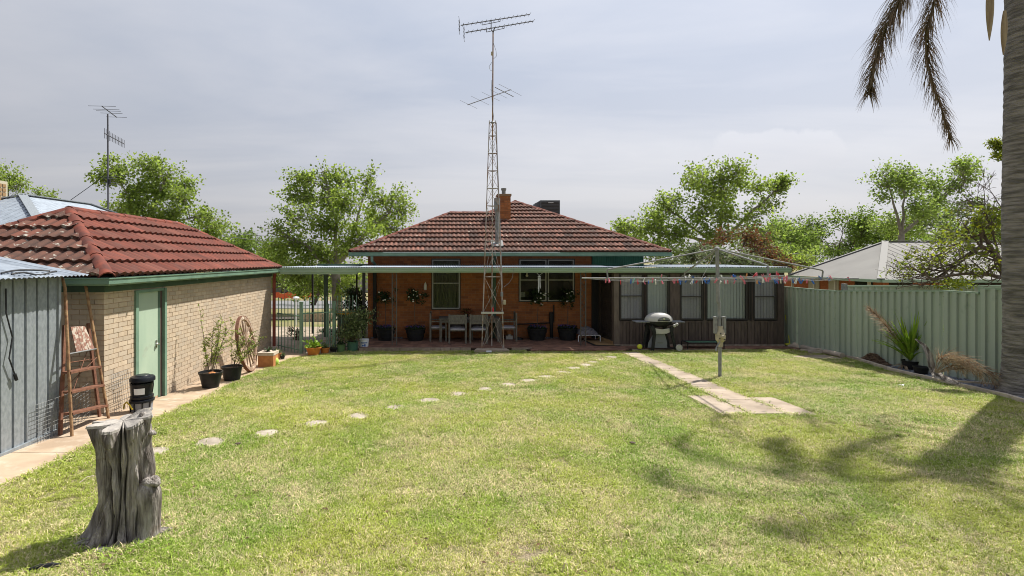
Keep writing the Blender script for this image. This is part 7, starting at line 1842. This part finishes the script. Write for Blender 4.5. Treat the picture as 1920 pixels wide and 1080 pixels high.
# rougher tufts along edges of path, slabs, stones, stump, bed
E = []; WEED = []
def edge_line(p, q, n, off=.02):
    for k in range(n):
        t = r.random(); x = p[0]+(q[0]-p[0])*t + r.normal()*off; y = p[1]+(q[1]-p[1])*t + r.normal()*off; E.append((x, y, G(x, y)-.004))
for q_ in SLABS:
    for i in range(len(q_)): 
        if len(q_) == 4 and i in (0,2): edge_line(q_[i], q_[(i+1)%4], 26, .015)
for (sx_, sy_) in STONES:
    for k in range(44): a = r.random()*6.28; rr_ = .198+abs(r.normal())*.02; x, y = sx_+rr_*math.cos(a), sy_+rr_*math.sin(a); E.append((x, y, G(x, y)-.004))
for i in range(len(PO)-1): edge_line(PO[i], PO[i+1], int((PO[i+1]-PO[i]).length*60), .03)
for i in range(len(KB)-1): edge_line((KB[i].x-.07,KB[i].y-.05), (KB[i+1].x-.07,KB[i+1].y-.05), int((KB[i+1]-KB[i]).length*50), .03)
for k in range(420):
    x, y = r.uniform(-5,10), r.uniform(2.6,14.5)
    if inpoly(x, y, LP) and not any(inpoly(x, y, q_) for q_ in SLABS):
        for _ in range(7): x2, y2 = x + r.normal()*.05, y + r.normal()*.05; WEED.append((x2, y2, G(x2, y2)-.004))
for k in range(160): a = r.random()*6.28; rr_ = 1+abs(r.normal())*.12; x, y = sp.x+.34*rr_*math.cos(a), sp.y+.29*rr_*math.sin(a); E.append((x, y, G(x, y)-.004))
edge_line((-2.3,15.36),(5.3,15.08), 330, .03); edge_line((5.4,15.25),(10,15.28), 200, .03); edge_line((5.78,11.15),(5.82,11.15), 16, .05)
PTS.append(np.array(E)); SCL.append(r.uniform(1.1,1.9,len(E))); PTS.append(np.array(WEED)); SCL.append(r.uniform(1.2,1.9,len(WEED)))
PTS = np.vstack(PTS).astype(np.float32); SCL = np.concatenate(SCL).astype(np.float32)
gm = bpy.data.meshes.new('grass'); gm.vertices.add(len(PTS)); gm.vertices.foreach_set('co', PTS.ravel())
at_ = gm.attributes.new('tscale', 'FLOAT', 'POINT'); at_.data.foreach_set('value', SCL)
go = bpy.data.objects.new('grass', gm); COL.objects.link(go); tag(go, 'short patchy green and straw coloured lawn grass', 'grass', kind='stuff')
ng = bpy.data.node_groups.new('grass scatter', 'GeometryNodeTree'); ng.interface.new_socket('Geometry', in_out='INPUT', socket_type='NodeSocketGeometry'); ng.interface.new_socket('Geometry', in_out='OUTPUT', socket_type='NodeSocketGeometry')
gi = ng.nodes.new('NodeGroupInput'); g_o = ng.nodes.new('NodeGroupOutput'); iop = ng.nodes.new('GeometryNodeInstanceOnPoints'); ci_ = ng.nodes.new('GeometryNodeCollectionInfo')
ci_.inputs['Collection'].default_value = tufts; ci_.inputs['Separate Children'].default_value = True; ci_.inputs['Reset Children'].default_value = True
iop.inputs['Pick Instance'].default_value = True
rv = ng.nodes.new('FunctionNodeRandomValue'); rv.data_type = 'INT'; rv.inputs[4].default_value = 0; rv.inputs[5].default_value = 7
rr2 = ng.nodes.new('FunctionNodeRandomValue'); rr2.data_type = 'FLOAT_VECTOR'; rr2.inputs[0].default_value = (-.15,-.15,0); rr2.inputs[1].default_value = (.15,.15,6.283)
na = ng.nodes.new('GeometryNodeInputNamedAttribute'); na.data_type = 'FLOAT'; na.inputs['Name'].default_value = 'tscale'
ng.links.new(gi.outputs[0], iop.inputs['Points']); ng.links.new(ci_.outputs[0], iop.inputs['Instance']); ng.links.new(rv.outputs[2], iop.inputs['Instance Index']); ng.links.new(rr2.outputs[0], iop.inputs['Rotation']); ng.links.new(na.outputs[0], iop.inputs['Scale']); ng.links.new(iop.outputs[0], g_o.inputs[0])
md = go.modifiers.new('scatter', 'NODES'); md.node_group = ng
gm.materials.append(GM)
